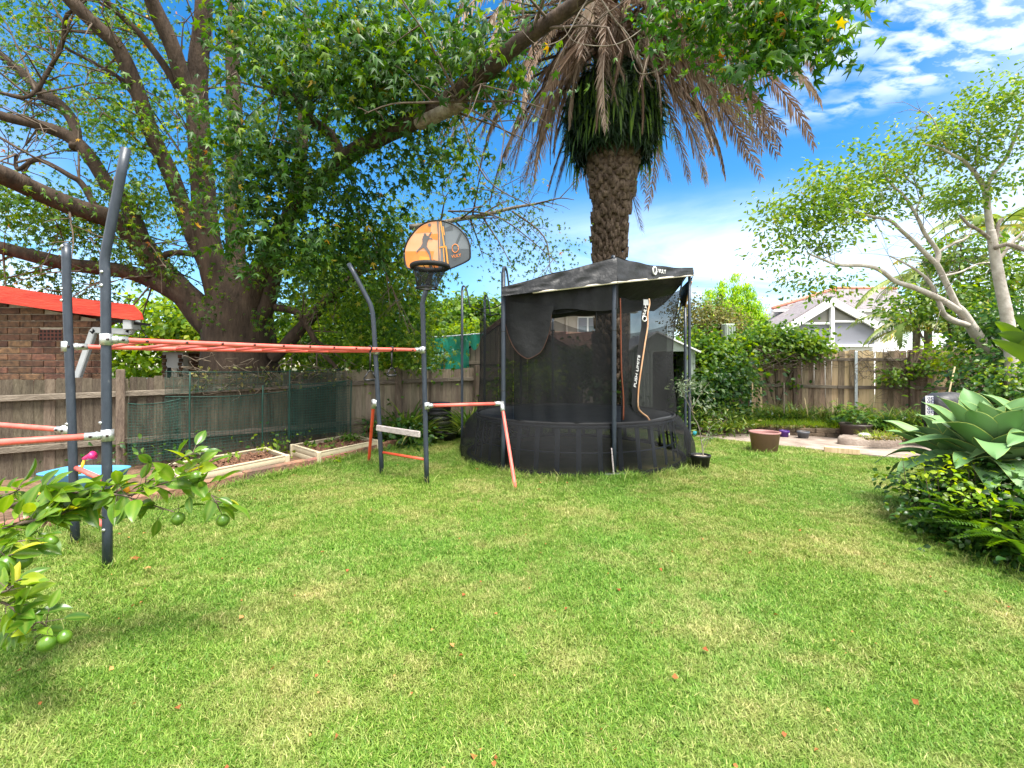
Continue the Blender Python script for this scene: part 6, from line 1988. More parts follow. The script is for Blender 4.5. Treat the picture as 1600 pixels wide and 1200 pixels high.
bl_ = [blob(1240, 330, 9.4, 60, 60, .6), blob(1290, 300, 9.5, 70, 50, .6), blob(1220, 400, 9.3, 35, 40, .4), blob(1300, 370, 9.5, 60, 45, .5), blob(1270, 440, 9.3, 50, 28, .4), blob(1360, 270, 9.6, 60, 50, .6), blob(1420, 250, 9.8, 50, 40, .5), blob(1350, 330, 9.7, 60, 35, .5), blob(1340, 440, 9.6, 50, 22, .4), blob(1400, 290, 9.9, 40, 36, .4), blob(1490, 310, 10.4, 50, 40, .5), blob(1400, 490, 9.6, 45, 22, .4)]
bl_ += [blob(1275, 262, 9.5, 16, 22, .2), blob(1330, 228, 9.6, 16, 22, .2), blob(1405, 205, 9.8, 18, 20, .2), blob(1205, 345, 9.3, 18, 16, .2), blob(1378, 225, 9.7, 14, 20, .2)]
T, o = cloud(bl_, 6800, 34, .20, .3)
foliage(rt_, T, orient(o, .6, .9, .4), .105 * (.6 + .7 * rng.random(len(T))), tmpl_leaf(.24, .05, .1), V['pepper'])

r2 = thing('pale_tree', 'upright pale tree with sawn limb at the right edge of the view', 'tree', (P(1580, 0, 9.2).x, 9.2, 0)); rl = []
limb([(1584, 640), (1580, 560), (1574, 500), (1562, 440), (1552, 385), (1548, 360)], 9.2, [.115, .11, .105, .092, .08, .075], 14, r2, 'trunk', 'bark_white')
RL([(1550, 380), (1545, 340), (1540, 300), (1534, 285), (1510, 255), (1485, 240), (1465, 230), (1440, 225)], [9.2, 9.2, 9.1, 9.1, 9, 8.9, 8.8, 8.8], [.10, .085, .08, .07, .05, .038, .028, .016], root=r2)
RL([(1540, 300), (1550, 275), (1570, 250), (1582, 225), (1596, 190), (1615, 150)], [9.1, 9, 8.9, 8.8, 8.7, 8.6], [.065, .055, .05, .045, .035, .03], root=r2)
RL([(1553, 388), (1575, 382), (1600, 390), (1630, 398)], [9.15, 9.0, 8.9, 8.8], [.06, .065, .07, .065], root=r2, m='bark_pale')
RL([(1545, 372), (1530, 360), (1515, 352), (1503, 340), (1500, 335)], [9.15, 9.05, 9, 9, 9], [.06, .05, .042, .036, .034], root=r2, m='bark_pale')
RL([(1556, 375), (1560, 350), (1566, 342)], [9.2, 9.2, 9.2], [.06, .05, .05], root=r2, m='bark_pale')
RL([(1562, 405), (1585, 375), (1610, 355)], [9.2, 9.1, 9], [.05, .04, .03], root=r2)
RL([(1485, 240), (1470, 215), (1460, 190), (1450, 175)], [8.9, 8.9, 8.9, 8.9], [.03, .025, .018, .012], root=r2)
tw = MB(); rr = random.Random(19)
for p in rl[:3] + rl[6:]: twigs(tw, p, 7, .8, .008, 1, rr=rr)
tw.build('twigs', M['bark_pale'], r2, kind='stuff')
bl_ = [blob(1490, 190, 8.9, 60, 50, .5), blob(1550, 150, 8.8, 50, 45, .5), blob(1590, 180, 8.6, 40, 70, .4), blob(1450, 220, 8.9, 40, 30, .4), blob(1530, 230, 9, 50, 40, .4), blob(1590, 270, 8.7, 30, 40, .4), blob(1510, 300, 9.2, 40, 30, .4)]
T, o = cloud(bl_, 4000, 32, .19, .3)
foliage(r2, T, orient(o, .6, .9, .4), .092 * (.6 + .7 * rng.random(len(T))), tmpl_leaf(.24, .05, .1), V['pepper'])


# ------------------------------------------------------------------ bushes and trees beyond the fences
def bush(name, label, cat, blobs, n, size, m, foot=None, tmpl=LEAF, sub=14, subr=.25, group=None, up=.6, rand=.9, droop=.4, stem=True, shell=.45, stem_m='twig'):
    c = np.mean([b[0] for b in blobs], 0)
    root = thing(name, label, cat, (foot or (c[0], c[1], 0)), group)
    T, o = cloud(blobs, n, sub, subr, shell)
    foliage(root, T, orient(o, up, rand, droop), size * (.6 + .7 * rng.random(len(T))), tmpl, m)
    if stem:
        mb = MB(); rr = random.Random(len(T))
        base = Vector(root.location)
        for b in blobs:
            t = Vector(b[0]); q = base + Vector((rr.uniform(-.15, .15), rr.uniform(-.1, .1), 0))
            mb.tube([q, q.lerp(t, .5) + Vector((rr.uniform(-.1, .1), 0, .1)), t, t + Vector((rr.uniform(-.3, .3), 0, float(b[1][2]) * .5))], [.045, .035, .02, .006], 6, 4, cap=False)
        mb.build('stem', M[stem_m], root)
    return root

bush('tree', 'broad yellow green tree filling the gap left of the great trunk', 'tree', [blob(210, 560, 13.5, 90, 50, 1.0), blob(260, 500, 14, 80, 50, 1.0), blob(180, 530, 14, 50, 45, .8), blob(300, 530, 14, 50, 40, .8)], 4200, .20, V['bright'], stem_m='bark')
bush('tree', 'mid green tree behind the fence right of the great trunk', 'tree', [blob(480, 520, 12.5, 70, 70, 1.0), blob(560, 500, 13, 90, 90, 1.2), blob(520, 400, 13, 80, 60, 1.0), blob(620, 480, 13, 70, 90, 1.0), blob(610, 560, 12.5, 60, 30, .7)], 7500, .19, V['bush'], stem_m='bark')
bush('tree', 'bright yellow green shrub just over the fence under the hoop', 'shrub', [blob(560, 555, 11.6, 70, 28, .5), blob(480, 545, 11.4, 60, 35, .5), blob(640, 555, 11.8, 40, 30, .5), blob(500, 500, 11.9, 40, 40, .4)], 3200, .13, V['bright'])
bush('tree', 'dense dark green tree behind the green shade cloth', 'tree', [blob(700, 510, 19, 55, 40, 1.5), blob(760, 500, 19.5, 50, 45, 1.5), blob(660, 500, 20, 50, 50, 1.5), blob(725, 490, 20, 40, 30, 1.2), blob(780, 520, 19, 35, 30, 1.2)], 6500, .26, V['bush'], stem_m='bark')
bush('tree', 'yellowish tree glimpsed between the shade cloth and the hoop post', 'tree', [blob(735, 520, 16.5, 30, 18, .7), blob(690, 525, 16.5, 30, 14, .6), blob(640, 530, 16.5, 30, 30, .7)], 1800, .18, V['bright'], stem_m='bark')
bush('bush', 'round green bush behind the fence seen through the trampoline net', 'bush', [blob(900, 570, 13.2, 45, 36, .6), blob(860, 590, 12.9, 45, 30, .5), blob(950, 575, 13.3, 50, 38, .6)], 3400, .13, V['bush'])
bush('bush', 'low bright bush against the fence seen through the left of the net', 'bush', [blob(830, 590, 10.95, 40, 22, .3), blob(800, 610, 10.9, 30, 22, .25)], 1000, .12, V['bright'])
bush('bush', 'dark shrub behind the trampoline at the green shed wall', 'bush', [blob(960, 620, 11.2, 30, 40, .3), blob(1005, 570, 12.6, 40, 25, .4)], 1300, .12, V['deep'])
bush('hedge', 'olive brown clipped hedge left of the bright conifers', 'hedge', [blob(1110, 510, 15.5, 40, 50, .8), blob(1075, 500, 15.5, 35, 45, .8), blob(1140, 520, 15.3, 35, 45, .8), blob(1095, 545, 15, 50, 30, .6)], 9000, .10, V['olive'], tmpl=DIAM, sub=20, subr=.2)
# conifers: upright sprays
cf = thing('conifer', 'bright lime green pointed conifers rising above the hedge', 'conifer', (P(1150, 0, 18).x, 18, 0))
bl_ = []
for px, top, w in ((1108, 462, 22), (1128, 448, 24), (1150, 438, 28), (1168, 452, 24), (1184, 480, 20), (1135, 480, 40), (1170, 505, 32)):
    for k in range(7):
        f = k / 6
        bl_.append(blob(px + 2 * math.sin(k * 2 + px), top + (545 - top) * f, 18, w * (.12 + .70 * f), 11, .25 + .6 * f))
T, o = cloud(bl_, 42000, 18, .11, .72)
o2 = o * np.array((.6, .6, 0)) + np.array((0, 0, 1.0)) + rng.normal(size=o.shape) * .25
foliage(cf, T, frames(o + rng.normal(size=o.shape) * .3, o2), .13 * (.6 + .7 * rng.random(len(T))), tmpl_diamond(.18), V['conifer'])
mb = MB(); 
for px in (1128, 1150, 1168): mb.tube([(P(px, 0, 18).x, 18, 0), P(px, 460, 18)], [.14, .03], 7, 3)
mb.build('trunk', M['bark'], cf)
vb = bush('climbing_vine', 'sprawling climber with bright leaves between the green shed and back fence', 'climber', [blob(1105, 545, 12.3, 35, 32, .5), blob(1130, 570, 12.0, 40, 35, .5), blob(1100, 590, 11.8, 25, 45, .4), blob(1085, 545, 12.4, 20, 22, .4)], 3400, .115, V['climb'], tmpl=tmpl_leaf(.42, .05, .15), sub=8, subr=.22, droop=.9)
bush('shrub', 'dark leafy shrub in the corner below the climber', 'shrub', [blob(1120, 610, 11.3, 45, 35, .5), blob(1150, 590, 11.6, 30, 45, .4), blob(1095, 640, 11.2, 25, 25, .4), blob(1140, 640, 11.1, 35, 22, .35)], 3400, .11, V['deep'])
vo = bush('creeper', 'thick creeper mounded over the top of the back fence', 'creeper', [blob(1208, 538, 12.7, 58, 22, .45), blob(1180, 548, 12.9, 40, 22, .4), blob(1256, 543, 12.5, 36, 15, .35), blob(1215, 524, 12.8, 45, 14, .4), blob(1160, 555, 13, 25, 18, .3)], 4600, .125, V['bush'], foot=(P(1215, 0, 12.9).x, 12.95, 0))
mb = MB(); rr = random.Random(5)
for k in range(34):
    px = rr.uniform(1150, 1290); py = rr.uniform(540, 560)
    p = [P(px, py, 12.35), P(px + rr.uniform(-25, 25), py + rr.uniform(-6, 14), 12.25), P(px + rr.uniform(-50, 50), py + rr.uniform(-4, 24), 12.3), P(px + rr.uniform(-70, 70), py + rr.uniform(-4, 26), 12.35)]
    mb.tube(p, [.013, .010, .007, .004], 4, 5, cap=False)
mb.build('dry_stems', M['dry_twig'], vo, kind='stuff')
T, o = cloud([blob(1258, 533, 12.4, 24, 10, .25), blob(1285, 540, 12.3, 15, 14, .2), blob(1150, 540, 12.6, 18, 12, .2)], 420, 8, .16)
foliage(vo, T, orient(o, .5, .9, .6), .14 * (.7 + .5 * rng.random(len(T))), tmpl_leaf(.42, .05, .15), V['bright'], 'young_leaves')
# dry vine scribble along both fences
dv_ = thing('dry_vine', 'tangle of dry bare vine stems on the right part of the back fence', 'vine', P(1400, 600, 11.7)); mb = MB()
for k in range(60):
    px = rr.uniform(1330, 1480); py = rr.uniform(545, 600)
    Yv = 12.55 - (px - 1300) / 180 * .75 - .18
    p = [P(px, py, Yv), P(px + rr.uniform(-16, 16), py + rr.uniform(-4, 18), Yv - .05), P(px + rr.uniform(-30, 30), py + rr.uniform(-5, 34), Yv), P(px + rr.uniform(-36, 36), py + rr.uniform(0, 46), Yv)]
    mb.tube(p, [.010, .008, .006, .003], 4, 5, cap=False)
mb.build('stems', M['dry_twig'], dv_)
T, o = cloud([blob(1400, 590, 11.85, 28, 16, .12), blob(1440, 575, 11.75, 20, 14, .12), blob(1242, 595, 12.5, 5, 24, .05)], 420, 8, .14)
foliage(dv_, T, orient(o, .4, .9, .6), .12 * (.7 + .5 * rng.random(len(T))), LEAF, V['bush'])
dv2 = thing('dry_vine', 'dry brown vine stems tangled over the left fence beneath the great trunk', 'vine', fence_pt(1.6) + Vector((0, 0, 1.4))); mb = MB()
for k in range(70):
    px = rr.uniform(280, 560); py = rr.uniform(560, 612)
    q = lambda a, b, o: (lambda f: Vector((f.x, f.y, H - (b - HY) / F * f.y)))(fence_px(a, o))
    x1, y1 = px + rr.uniform(-22, 22), py + rr.uniform(-16, 16); x2, y2 = x1 + rr.uniform(-26, 26), y1 + rr.uniform(-8, 16)
    mb.tube([q(px, py, .10), q(x1, y1, .16), q(x2, y2, .12)], [.008, .006, .003], 4, 6, cap=False)
mb.build('stems', M['dry_twig'], dv2)
T = np.array([tuple((lambda f, z: Vector((f.x, f.y, z)))(fence_px(a, rr.uniform(.06, .2)), rr.uniform(1.15, 1.6))) for a in [rr.uniform(300, 560) for _ in range(260)]])
foliage(dv2, T, orient(rng.normal(size=T.shape), .5, .9, .6), .07 * (.7 + .6 * rng.random(len(T))), LEAF, V['olive'])

# palms behind the pale trees
bp_ = thing('palm_tree', 'pale green feathery palms behind the leaning tree on the right', 'palm', (P(1470, 0, 15.5).x, 15.5, 0))
fm = [frond_mesh('palm_frond', 3.0, R(55), R(105), .62, 46, .10, 31, V['palm_pale'], w=.042), frond_mesh('palm_frond', 2.8, R(20), R(85), .60, 44, .15, 32, V['palm_pale'], w=.042), frond_mesh('palm_frond', 2.6, R(75), R(120), .6, 44, .1, 33, V['palm_pale'], w=.042)]
r_ = random.Random(4)
for cx_, cy_, Y, ntr in ((1450, 430, 15.5, 11), (1432, 505, 15.0, 11), (1560, 360, 15.0, 12), (1485, 530, 14.5, 10), (1540, 470, 15.5, 10)):
    c = P(cx_, cy_, Y)
    MB().tube([(c.x, c.y, 0), c], [.13, .10], 9, 4).build('trunk', M['bark_pale'], bp_)
    for i in range(ntr):
        o = link('palm_frond', fm[i % 3], None, bp_, c - bp_.location); o.rotation_euler = (R(r_.uniform(-15, 15)), 0, i * 2.4 + cx_); s = r_.uniform(.6, .9); o.scale = (s, s, s)
bush('shrub', 'tall dark green shrub filling the right end of the back fence', 'shrub', [blob(1530, 600, 9.9, 45, 50, .5), blob(1580, 570, 9.6, 50, 60, .5), blob(1500, 640, 9.8, 30, 30, .35), blob(1590, 640, 8.7, 50, 45, .35), blob(1570, 590, 8.8, 30, 40, .3), blob(1550, 520, 10.6, 50, 40, .5), blob(1610, 500, 10, 40, 60, .5)], 5200, .115, V['deep'])
bush('shrub', 'leafy mid green shrub crown behind the upright pale tree', 'shrub', [blob(1500, 400, 12.5, 50, 45, .7), blob(1480, 470, 12.2, 60, 40, .6), blob(1570, 430, 12.5, 60, 60, .7), blob(1420, 480, 12.4, 40, 35, .5), blob(1530, 520, 12, 60, 40, .6)], 4800, .13, V['bush'])
bush('shrub', 'yellow tinged low shrub on the fence beside the barbecue', 'shrub', [blob(1500, 570, 10.9, 22, 18, .25), blob(1470, 548, 11.4, 30, 14, .2), blob(1590, 590, 8.9, 24, 24, .2)], 700, .11, V['bright'])
# a few very broad leaves near the right edge
bl2 = thing('broad_leaf_plant', 'plant with long broad arching leaves at the right edge above the agave', 'plant', (P(1620, 0, 6.2).x, 6.2, 0))
bmx = MB()
for (a, b, c) in (((1625, 560), (1590, 520), (1555, 502)), ((1630, 545), (1595, 525), (1560, 520)), ((1640, 580), (1600, 548), (1550, 530)), ((1635, 530), (1610, 505), (1585, 492))):
    A_, B_, C_ = P(*a, 6.2), P(*b, 6.1), P(*c, 6.0)
    def fn(u, v, A_=A_, B_=B_, C_=C_):
        p = A_ * (1 - v) ** 2 + B_ * 2 * v * (1 - v) + C_ * v * v
        w = .085 * math.sin(math.pi * min(1, .12 + v * .88)) ** .7
        return p + Vector((.25, -.5, .83)).normalized() * ((u - .5) * 2 * w) + Vector((0, .02, 0)) * abs(u - .5)
    m_ = MB().grid(fn, 4, 12); m_.build('leaf', V['fern'], bl2)
MB().tube([(P(1640, 0, 6.2).x, 6.2, 0), P(1640, 560, 6.2)], [.05, .03], 8, 3).build('stem', M['green_twig'], bl2)

# ------------------------------------------------------------------ strappy clumps and ground cover
def strap_clump(name, label, cat, loc, n, size, spread, m='strap', tmpl=None, group=None):
    root = thing(name, label, cat, loc, group)
    th = rng.random(n) * 2 * np.pi; rr_ = np.sqrt(rng.random(n))
    T = np.stack([loc[0] + np.cos(th) * rr_ * spread * .45, loc[1] + np.sin(th) * rr_ * spread * .35, np.full(n, loc[2])], 1)
    el = R(88) - rr_ * R(58) * (.5 + .5 * rng.random(n))
    th2 = th + rng.normal(size=n) * .4
    d = np.stack([np.cos(th2) * np.cos(el), np.sin(th2) * np.cos(el), np.sin(el)], 1)
    nr = np.stack([-np.cos(th2) * np.sin(el), -np.sin(th2) * np.sin(el), np.cos(el)], 1)
    foliage(root, T, frames(nr, d), size * (.6 + .6 * rng.random(n)), tmpl or tmpl_strap(.026, .55, 5), V[m], 'leaf_clump', single=0)
    return root
p = G(632, 690); strap_clump('strappy_plant', 'large clump of long strappy leaves between the two far posts', 'plant', Vector((p.x, p.y + .1, 0)), 330, .98, 1.0)
p = G(600, 688); strap_clump('strappy_plant', 'smaller strappy clump just right of the orange leg by the fence', 'plant', Vector((p.x, p.y + .5, 0)), 160, .75, .6)
p = G(733, 684); strap_clump('strappy_plant', 'clump of strappy leaves between compost bin and trampoline', 'plant', Vector((p.x, p.y + .2, 0)), 260, 1.0, .8)
p = G(770, 684); strap_clump('strappy_plant', 'strappy clump half hidden behind the trampoline net', 'plant', Vector((p.x, p.y + .4, 0)), 160, .9, .7)
bush('low_plant', 'low dark leafy plants under the bleached foot plank', 'plant', [blob(615, 672, 9.2, 35, 18, .3), blob(650, 685, 9.0, 25, 10, .2)], 700, .10, V['deep'], stem=False)

# ground cover in the raised bed: countless strappy leaves
def cover(name, label_kind, cells, n, tmpl, size, m, elev=(35, 85), z=.18):
    T, D_, N_ = [], [], []
    for (cx_, cy_, rx_, ry_, w) in cells:
        k = int(n * w)
        th = rng.random(k) * 2 * np.pi; q = np.sqrt(rng.random(k))
        T.append(np.stack([cx_ + np.cos(th) * q * rx_, cy_ + np.sin(th) * q * ry_, np.full(k, z) + .05 * rng.random(k)], 1))
    T = np.concatenate(T); k = len(T)
    th = rng.random(k) * 2 * np.pi; el = R(elev[0]) + (R(elev[1]) - R(elev[0])) * rng.random(k)
    d = np.stack([np.cos(th) * np.cos(el), np.sin(th) * np.cos(el), np.sin(el)], 1)
    nr = np.stack([-np.cos(th) * np.sin(el), -np.sin(th) * np.sin(el), np.cos(el)], 1)
    me = bulk_mesh(name, tmpl[0], tmpl[1], frames(nr, d), size * (.5 + .8 * rng.random(k)), T)
    return tag(link(name, me, V[m] if isinstance(m, str) else m), kind='stuff')
def cell(px, Y, rx, ry, w): return (P(px, 0, Y).x, Y, rx, ry, w)
cover('ground_cover', '', [cell(1130, 11.0, .7, .4, .12), cell(1215, 11.6, .8, .5, .2), cell(1280, 11.2, .9, .5, .2), cell(1390, 10.5, 1.1, .6, .3), cell(1430, 10.0, .6, .5, .18)], 3600, tmpl_strap(.022, .6, 4), .52, 'strap')
cover('ground_cover', '', [cell(1210, 11.5, 1.0, .5, .3), cell(1380, 10.4, 1.2, .7, .5), cell(1440, 9.9, .5, .5, .2)], 2200, tmpl_leaf(.16, .03, .3), .26, 'deep')
cover('weeds', '', [cell(1165, 10.6, .5, .35, .2), cell(1230, 10.6, .9, .35, .35), cell(1290, 10.4, .7, .3, .2), cell(1420, 9.4, .4, .3, .1), cell(1375, 8.95, .45, .10, .05), cell(1130, 10.2, .5, .12, .1)], 5200, tmpl_strap(.010, .5, 3), .19, 'bright')
cover('weeds', '', [cell(1190, 10.4, .6, .15, .3), cell(1250, 10.25, .6, .12, .3), cell(1410, 9.0, .5, .2, .2), cell(1380, 8.6, .4, .08, .2)], 1500, tmpl_leaf(.3, .05, .2), .055, 'olive', (10, 70))
bush('low_plant', 'sprawling grey green willowy plant at the path end beside the trampoline', 'plant', [blob(1110, 660, 10.3, 22, 24, .3), blob(1135, 655, 10.3, 22, 22, .3), blob(1095, 672, 10.2, 14, 14, .2)], 900, .12, V['strap'], tmpl=NARROW, up=.3, droop=-.3)
bush('low_plant', 'leafy weeds growing between the two cream planters', 'plant', [blob(440, 700, 8.2, 18, 14, .15), blob(432, 690, 8.4, 14, 22, .12)], 200, .085, V['bush'], stem=False)
bush('low_plant', 'seedlings growing in the far cream planter', 'plant', [blob(548, 684, 8.75, 14, 6, .12), blob(500, 692, 8.1, 26, 3, .2)], 190, .065, V['bush'], stem=False, sub=6, subr=.06)
bush('low_plant', 'tiny seedlings in the near cream planter', 'plant', [blob(415, 702, 7.3, 10, 4, .08), blob(365, 712, 6.8, 16, 3, .1)], 60, .055, V['bright'], stem=False, sub=5, subr=.05)
bush('low_plant', 'small green weed on the edging in front of the far planter', 'plant', [blob(522, 716, 7.3, 9, 3, .06), blob(530, 714, 7.4, 6, 3, .06)], 40, .05, V['bright'], stem=False, sub=5, subr=.04)
bush('low_plant', 'green weeds at the fence foot beside the near stake', 'plant', [blob(290, 700, 7.5, 12, 10, .1), blob(205, 715, 7.0, 14, 14, .1), blob(150, 725, 6.9, 16, 10, .1)], 220, .08, V['deep'], stem=False)

# potted plants
pl = G(1340, 691); pl.y += .25; pl.x *= 1.02
pp = thing('potted_plant', 'broad leaved plant in a dark brown tub at the end of the low wall', 'potted plant', pl); pot(pl, .285, .22, .36, M['pot_dark'], pp, .03, M['soil'], .30, 36)
T, o = cloud([(np.array((pl.x - .08, pl.y, .62)), np.array((.42, .3, .20))), (np.array((pl.x + .22, pl.y - .05, .52)), np.array((.26, .2, .18)))], 190, 4, .10, .4)
foliage(pp, T, orient(o, .9, .5, .4), .17 * (.6 + .6 * rng.random(len(T))), STAR, V['bush'], 'leaves', single=120)
mb = MB(); rr = random.Random(2)
for k in range(16):
    t = Vector(T[rr.randrange(len(T))]); mb.tube([pl + Vector((0, 0, .3)), (pl + Vector((0, 0, .3))).lerp(t, .5) + Vector((0, 0, .06)), t], [.008, .006, .003], 5, 3, cap=False)
mb.build('stem', M['green_twig'], pp)
pl = G(1100, 738); pl.y += .12
ps = thing('potted_sapling', 'thin crooked grey green sapling in a small black nursery pot on the grass', 'potted plant', pl)
pot(pl, .140, .105, .245, M['black'], ps, .022, M['pebble'], .215)
sp = [(1099, 713), (1096, 690), (1091, 665), (1083, 650), (1081, 635), (1078, 615)]
mb = MB(); spts = [P(a, b, pl.y) for a, b in sp]
mb.tube(spts, [.010, .008, .007, .006, .005, .003], 6, 5)
side = [[P(1099, 705, pl.y), P(1106, 690, pl.y - .05), P(1110, 675, pl.y - .05)], [P(1098, 700, pl.y), P(1102, 685, pl.y), P(1113, 665, pl.y + .05), P(1130, 655, pl.y + .05)], [P(1082, 645, pl.y), P(1070, 620, pl.y), P(1060, 600, pl.y)], [P(1081, 640, pl.y), P(1095, 615, pl.y), P(1108, 598, pl.y)], [P(1080, 630, pl.y), P(1072, 605, pl.y), P(1078, 590, pl.y)]]
for q in side: mb.tube(q, [.005, .004, .002, .0015][:len(q)], 5, 4, cap=False)
mb.build('stem', M['bark_pale'], ps)
T, o = cloud([blob(1065, 605, pl.y, 14, 10, .08), blob(1080, 598, pl.y, 12, 9, .08), blob(1100, 605, pl.y, 14, 10, .08), blob(1085, 620, pl.y, 22, 8, .08), blob(1098, 632, pl.y, 8, 10, .06), blob(1052, 606, pl.y, 10, 6, .05)], 170, 6, .05)
foliage(ps, T, orient(o, .5, .9, .1), .085 * (.7 + .5 * rng.random(len(T))), NARROW, V['oliveleaf'], 'leaves')
T = np.array([tuple(q[2].lerp(q[1], rr.random() * 1.2)) for q in side[:2] * 12]); T += rng.normal(size=T.shape) * .015
foliage(ps, T, orient(rng.normal(size=T.shape), .5, .9, -.2), .06 * np.ones(len(T)), NARROW, V['oliveleaf'], 'leaves')

# ------------------------------------------------------------------ agave on the right
def agave_leaf_mesh(L, wmax, bend, cup, seed):
    vs, fs, ed = [], [], []
    nu, nv = 12, 14
    for j in range(nv + 1):
        s = j / nv
        w = wmax * (.42 + .58 * math.sin(math.pi * min(1, .12 + s * 1.05) * .82)) if s < .55 else wmax * (.42 + .58 * math.sin(math.pi * min(1, .12 + .55 * 1.05) * .82)) * (1 - ((s - .55) / .45) ** 2.0) ** .85
        w = max(w, .0015)
        a = bend * s * s
        y = L * s * (1 - .08 * bend * s); z = -L * .55 * a * s + .015 * math.sin(s * 7 + seed)
        for i in range(nu + 1):
            u = max(-1, min(1, 1.0 * math.sin((i / nu * 2 - 1) * 1.5708)))
            zz = z + cup * w * (u * u) * (1 - .3 * s) + .006 * math.sin(s * 15 + seed) * abs(u) ** 3
            vs.append((u * w, y - .02 * abs(u) * s, zz)); ed.append(1.0 if i in (0, nu) else 0.0)
    for j in range(nv):
        for i in range(nu):
            q = j * (nu + 1) + i; fs.append((q, q + 1, q + nu + 2, q + nu + 1))
    n = len(vs)
    # fleshy underside
    for j in range(nv + 1):
        s = j / nv
        for i in range(nu + 1):
            x, y, z = vs[j * (nu + 1) + i]; u = math.sin((i / nu * 2 - 1) * 1.5708)
            vs.append((x, y, z - (1 - u * u) * .022 * (1 - s * .9) - .0015)); ed.append(1.0 if i in (0, nu) else 0.0)
    for j in range(nv):
        for i in range(nu):
            q = n + j * (nu + 1) + i; fs.append((q + nu + 1, q + nu + 2, q + 1, q))
    for j in range(nv):
        for e in (0, nu):
            a, b = j * (nu + 1) + e, (j + 1) * (nu + 1) + e
            fs.append((a, b, b + n, a + n) if e == 0 else (b, a, a + n, b + n))
    me = bpy.data.meshes.new('leaf'); me.from_pydata(vs, [], fs); me.polygons.foreach_set('use_smooth', [True] * len(fs))
    at = me.attributes.new('edge', 'FLOAT', 'POINT'); at.data.foreach_set('value', ed)
    at = me.attributes.new('rnd', 'FLOAT', 'FACE'); at.data.foreach_set('value', [0.0] * len(fs))
    me.materials.append(V['agave']); me.update()
    return me
ag = [agave_leaf_mesh(.74, .145, .25, .60, 1), agave_leaf_mesh(.74, .135, .55, .5, 2), agave_leaf_mesh(.66, .145, .10, .75, 3), agave_leaf_mesh(.78, .13, .8, .42, 4)]
def agave(label, px, py, Y, n, sc, lean, seed, trunk=True, el0=78, el1=-12):
    c = P(px, py, Y)
    root = thing('agave', label, 'agave', (c.x, c.y, 0))
    if trunk: MB().tube([(c.x, c.y + .05, 0), c - Vector((0, -.02, .05)), c], [.10, .11, .06], 12, 4, rough=.15).build('trunk', M['bark_pale'], root)
    r = random.Random(seed)
    for i in range(n):
        f = i / (n - 1)
        el = R(el0 + (el1 - el0) * f ** .85 + r.uniform(-7, 7)); az = i * 2.39996 + r.uniform(-.2, .2)
        d = Vector((math.cos(az) * math.cos(el), math.sin(az) * math.cos(el), math.sin(el))) + lean
        d.normalize()
        up = Vector((-math.cos(az) * math.sin(el), -math.sin(az) * math.sin(el), math.cos(el)))
        s_ = d.cross(up).normalized(); up = s_.cross(d)
        me = ag[2] if f < .2 else (ag[0] if f < .45 else (ag[1] if i % 2 else ag[3]))
        s = sc * r.uniform(.88, 1.08) * (.78 + .22 * min(1, f * 3))
        o = bpy.data.objects.new('leaf', me); o.parent = root
        loc = c - root.location + d * .03 + Vector((0, 0, -.10 * f))
        o.matrix_local = Matrix(((s_.x * s, d.x * s, up.x * s, loc.x), (s_.y * s, d.y * s, up.y * s, loc.y), (s_.z * s, d.z * s, up.z * s, loc.z), (0, 0, 0, 1)))
        C.objects.link(o)
    return root
agave('large blue green agave rosette on a short trunk at the right edge', 1548, 712, 4.45, 34, 1.0, Vector((-.04, -.10, .12)), 3, el0=84, el1=2)
agave('lower agave rosette spreading over the grass left of the largest one', 1478, 708, 4.95, 22, .84, Vector((-.18, -.05, .0)), 5, el0=70, el1=-8)
agave('agave rosette cut by the right edge of the view', 1650, 700, 4.2, 24, 1.0, Vector((0, 0, .05)), 9)
agave('small young agave sprouting under the two rosettes', 1500, 748, 4.5, 12, .55, Vector((-.1, -.1, 0)), 12, trunk=False, el0=70, el1=0)

# leafy border shrubs under the agaves
def shrub_parts(name, label, blobs, n, size, tmpl, m, sub, subr, single, foot, up=.7, droop=.2, rand=.9):
    root = thing(name, label, 'shrub', foot)
    T, o = cloud(blobs, n, sub, subr, .35)
    T[:, 2] = np.maximum(T[:, 2], .02)
    foliage(root, T, orient(o, up, rand, droop), size * (.6 + .7 * rng.random(len(T))), tmpl, m, 'foliage', single=single)
    mb = MB(); rr = random.Random(n); b0 = Vector(root.location)
    for k in range(26):
        t = Vector(T[rr.randrange(len(T))]); q = Vector((t.x * .7 + b0.x * .3 + .1, t.y * .8 + b0.y * .2 + .1, 0))
        mb.tube([q, q.lerp(t, .5) + Vector((rr.uniform(-.05, .05), 0, .05)), t], [.006, .004, .002], 5, 3, cap=False)
    mb.build('stem', M['twig'], root)
    return root
V['border'] = leaf_mat('border_leaf', [(0, (.012, .045, .007)), (.6, (.028, .085, .010)), (.88, (.065, .15, .014)), (1, (.22, .32, .022))], .4, .38, .5)
V['tips'] = leaf_mat('fresh_tip_leaf', [(0, (.13, .25, .015)), (.6, (.22, .36, .02)), (1, (.36, .45, .03))], .45, .4, .4)
ft = Vector((4.35, 3.95, 0))
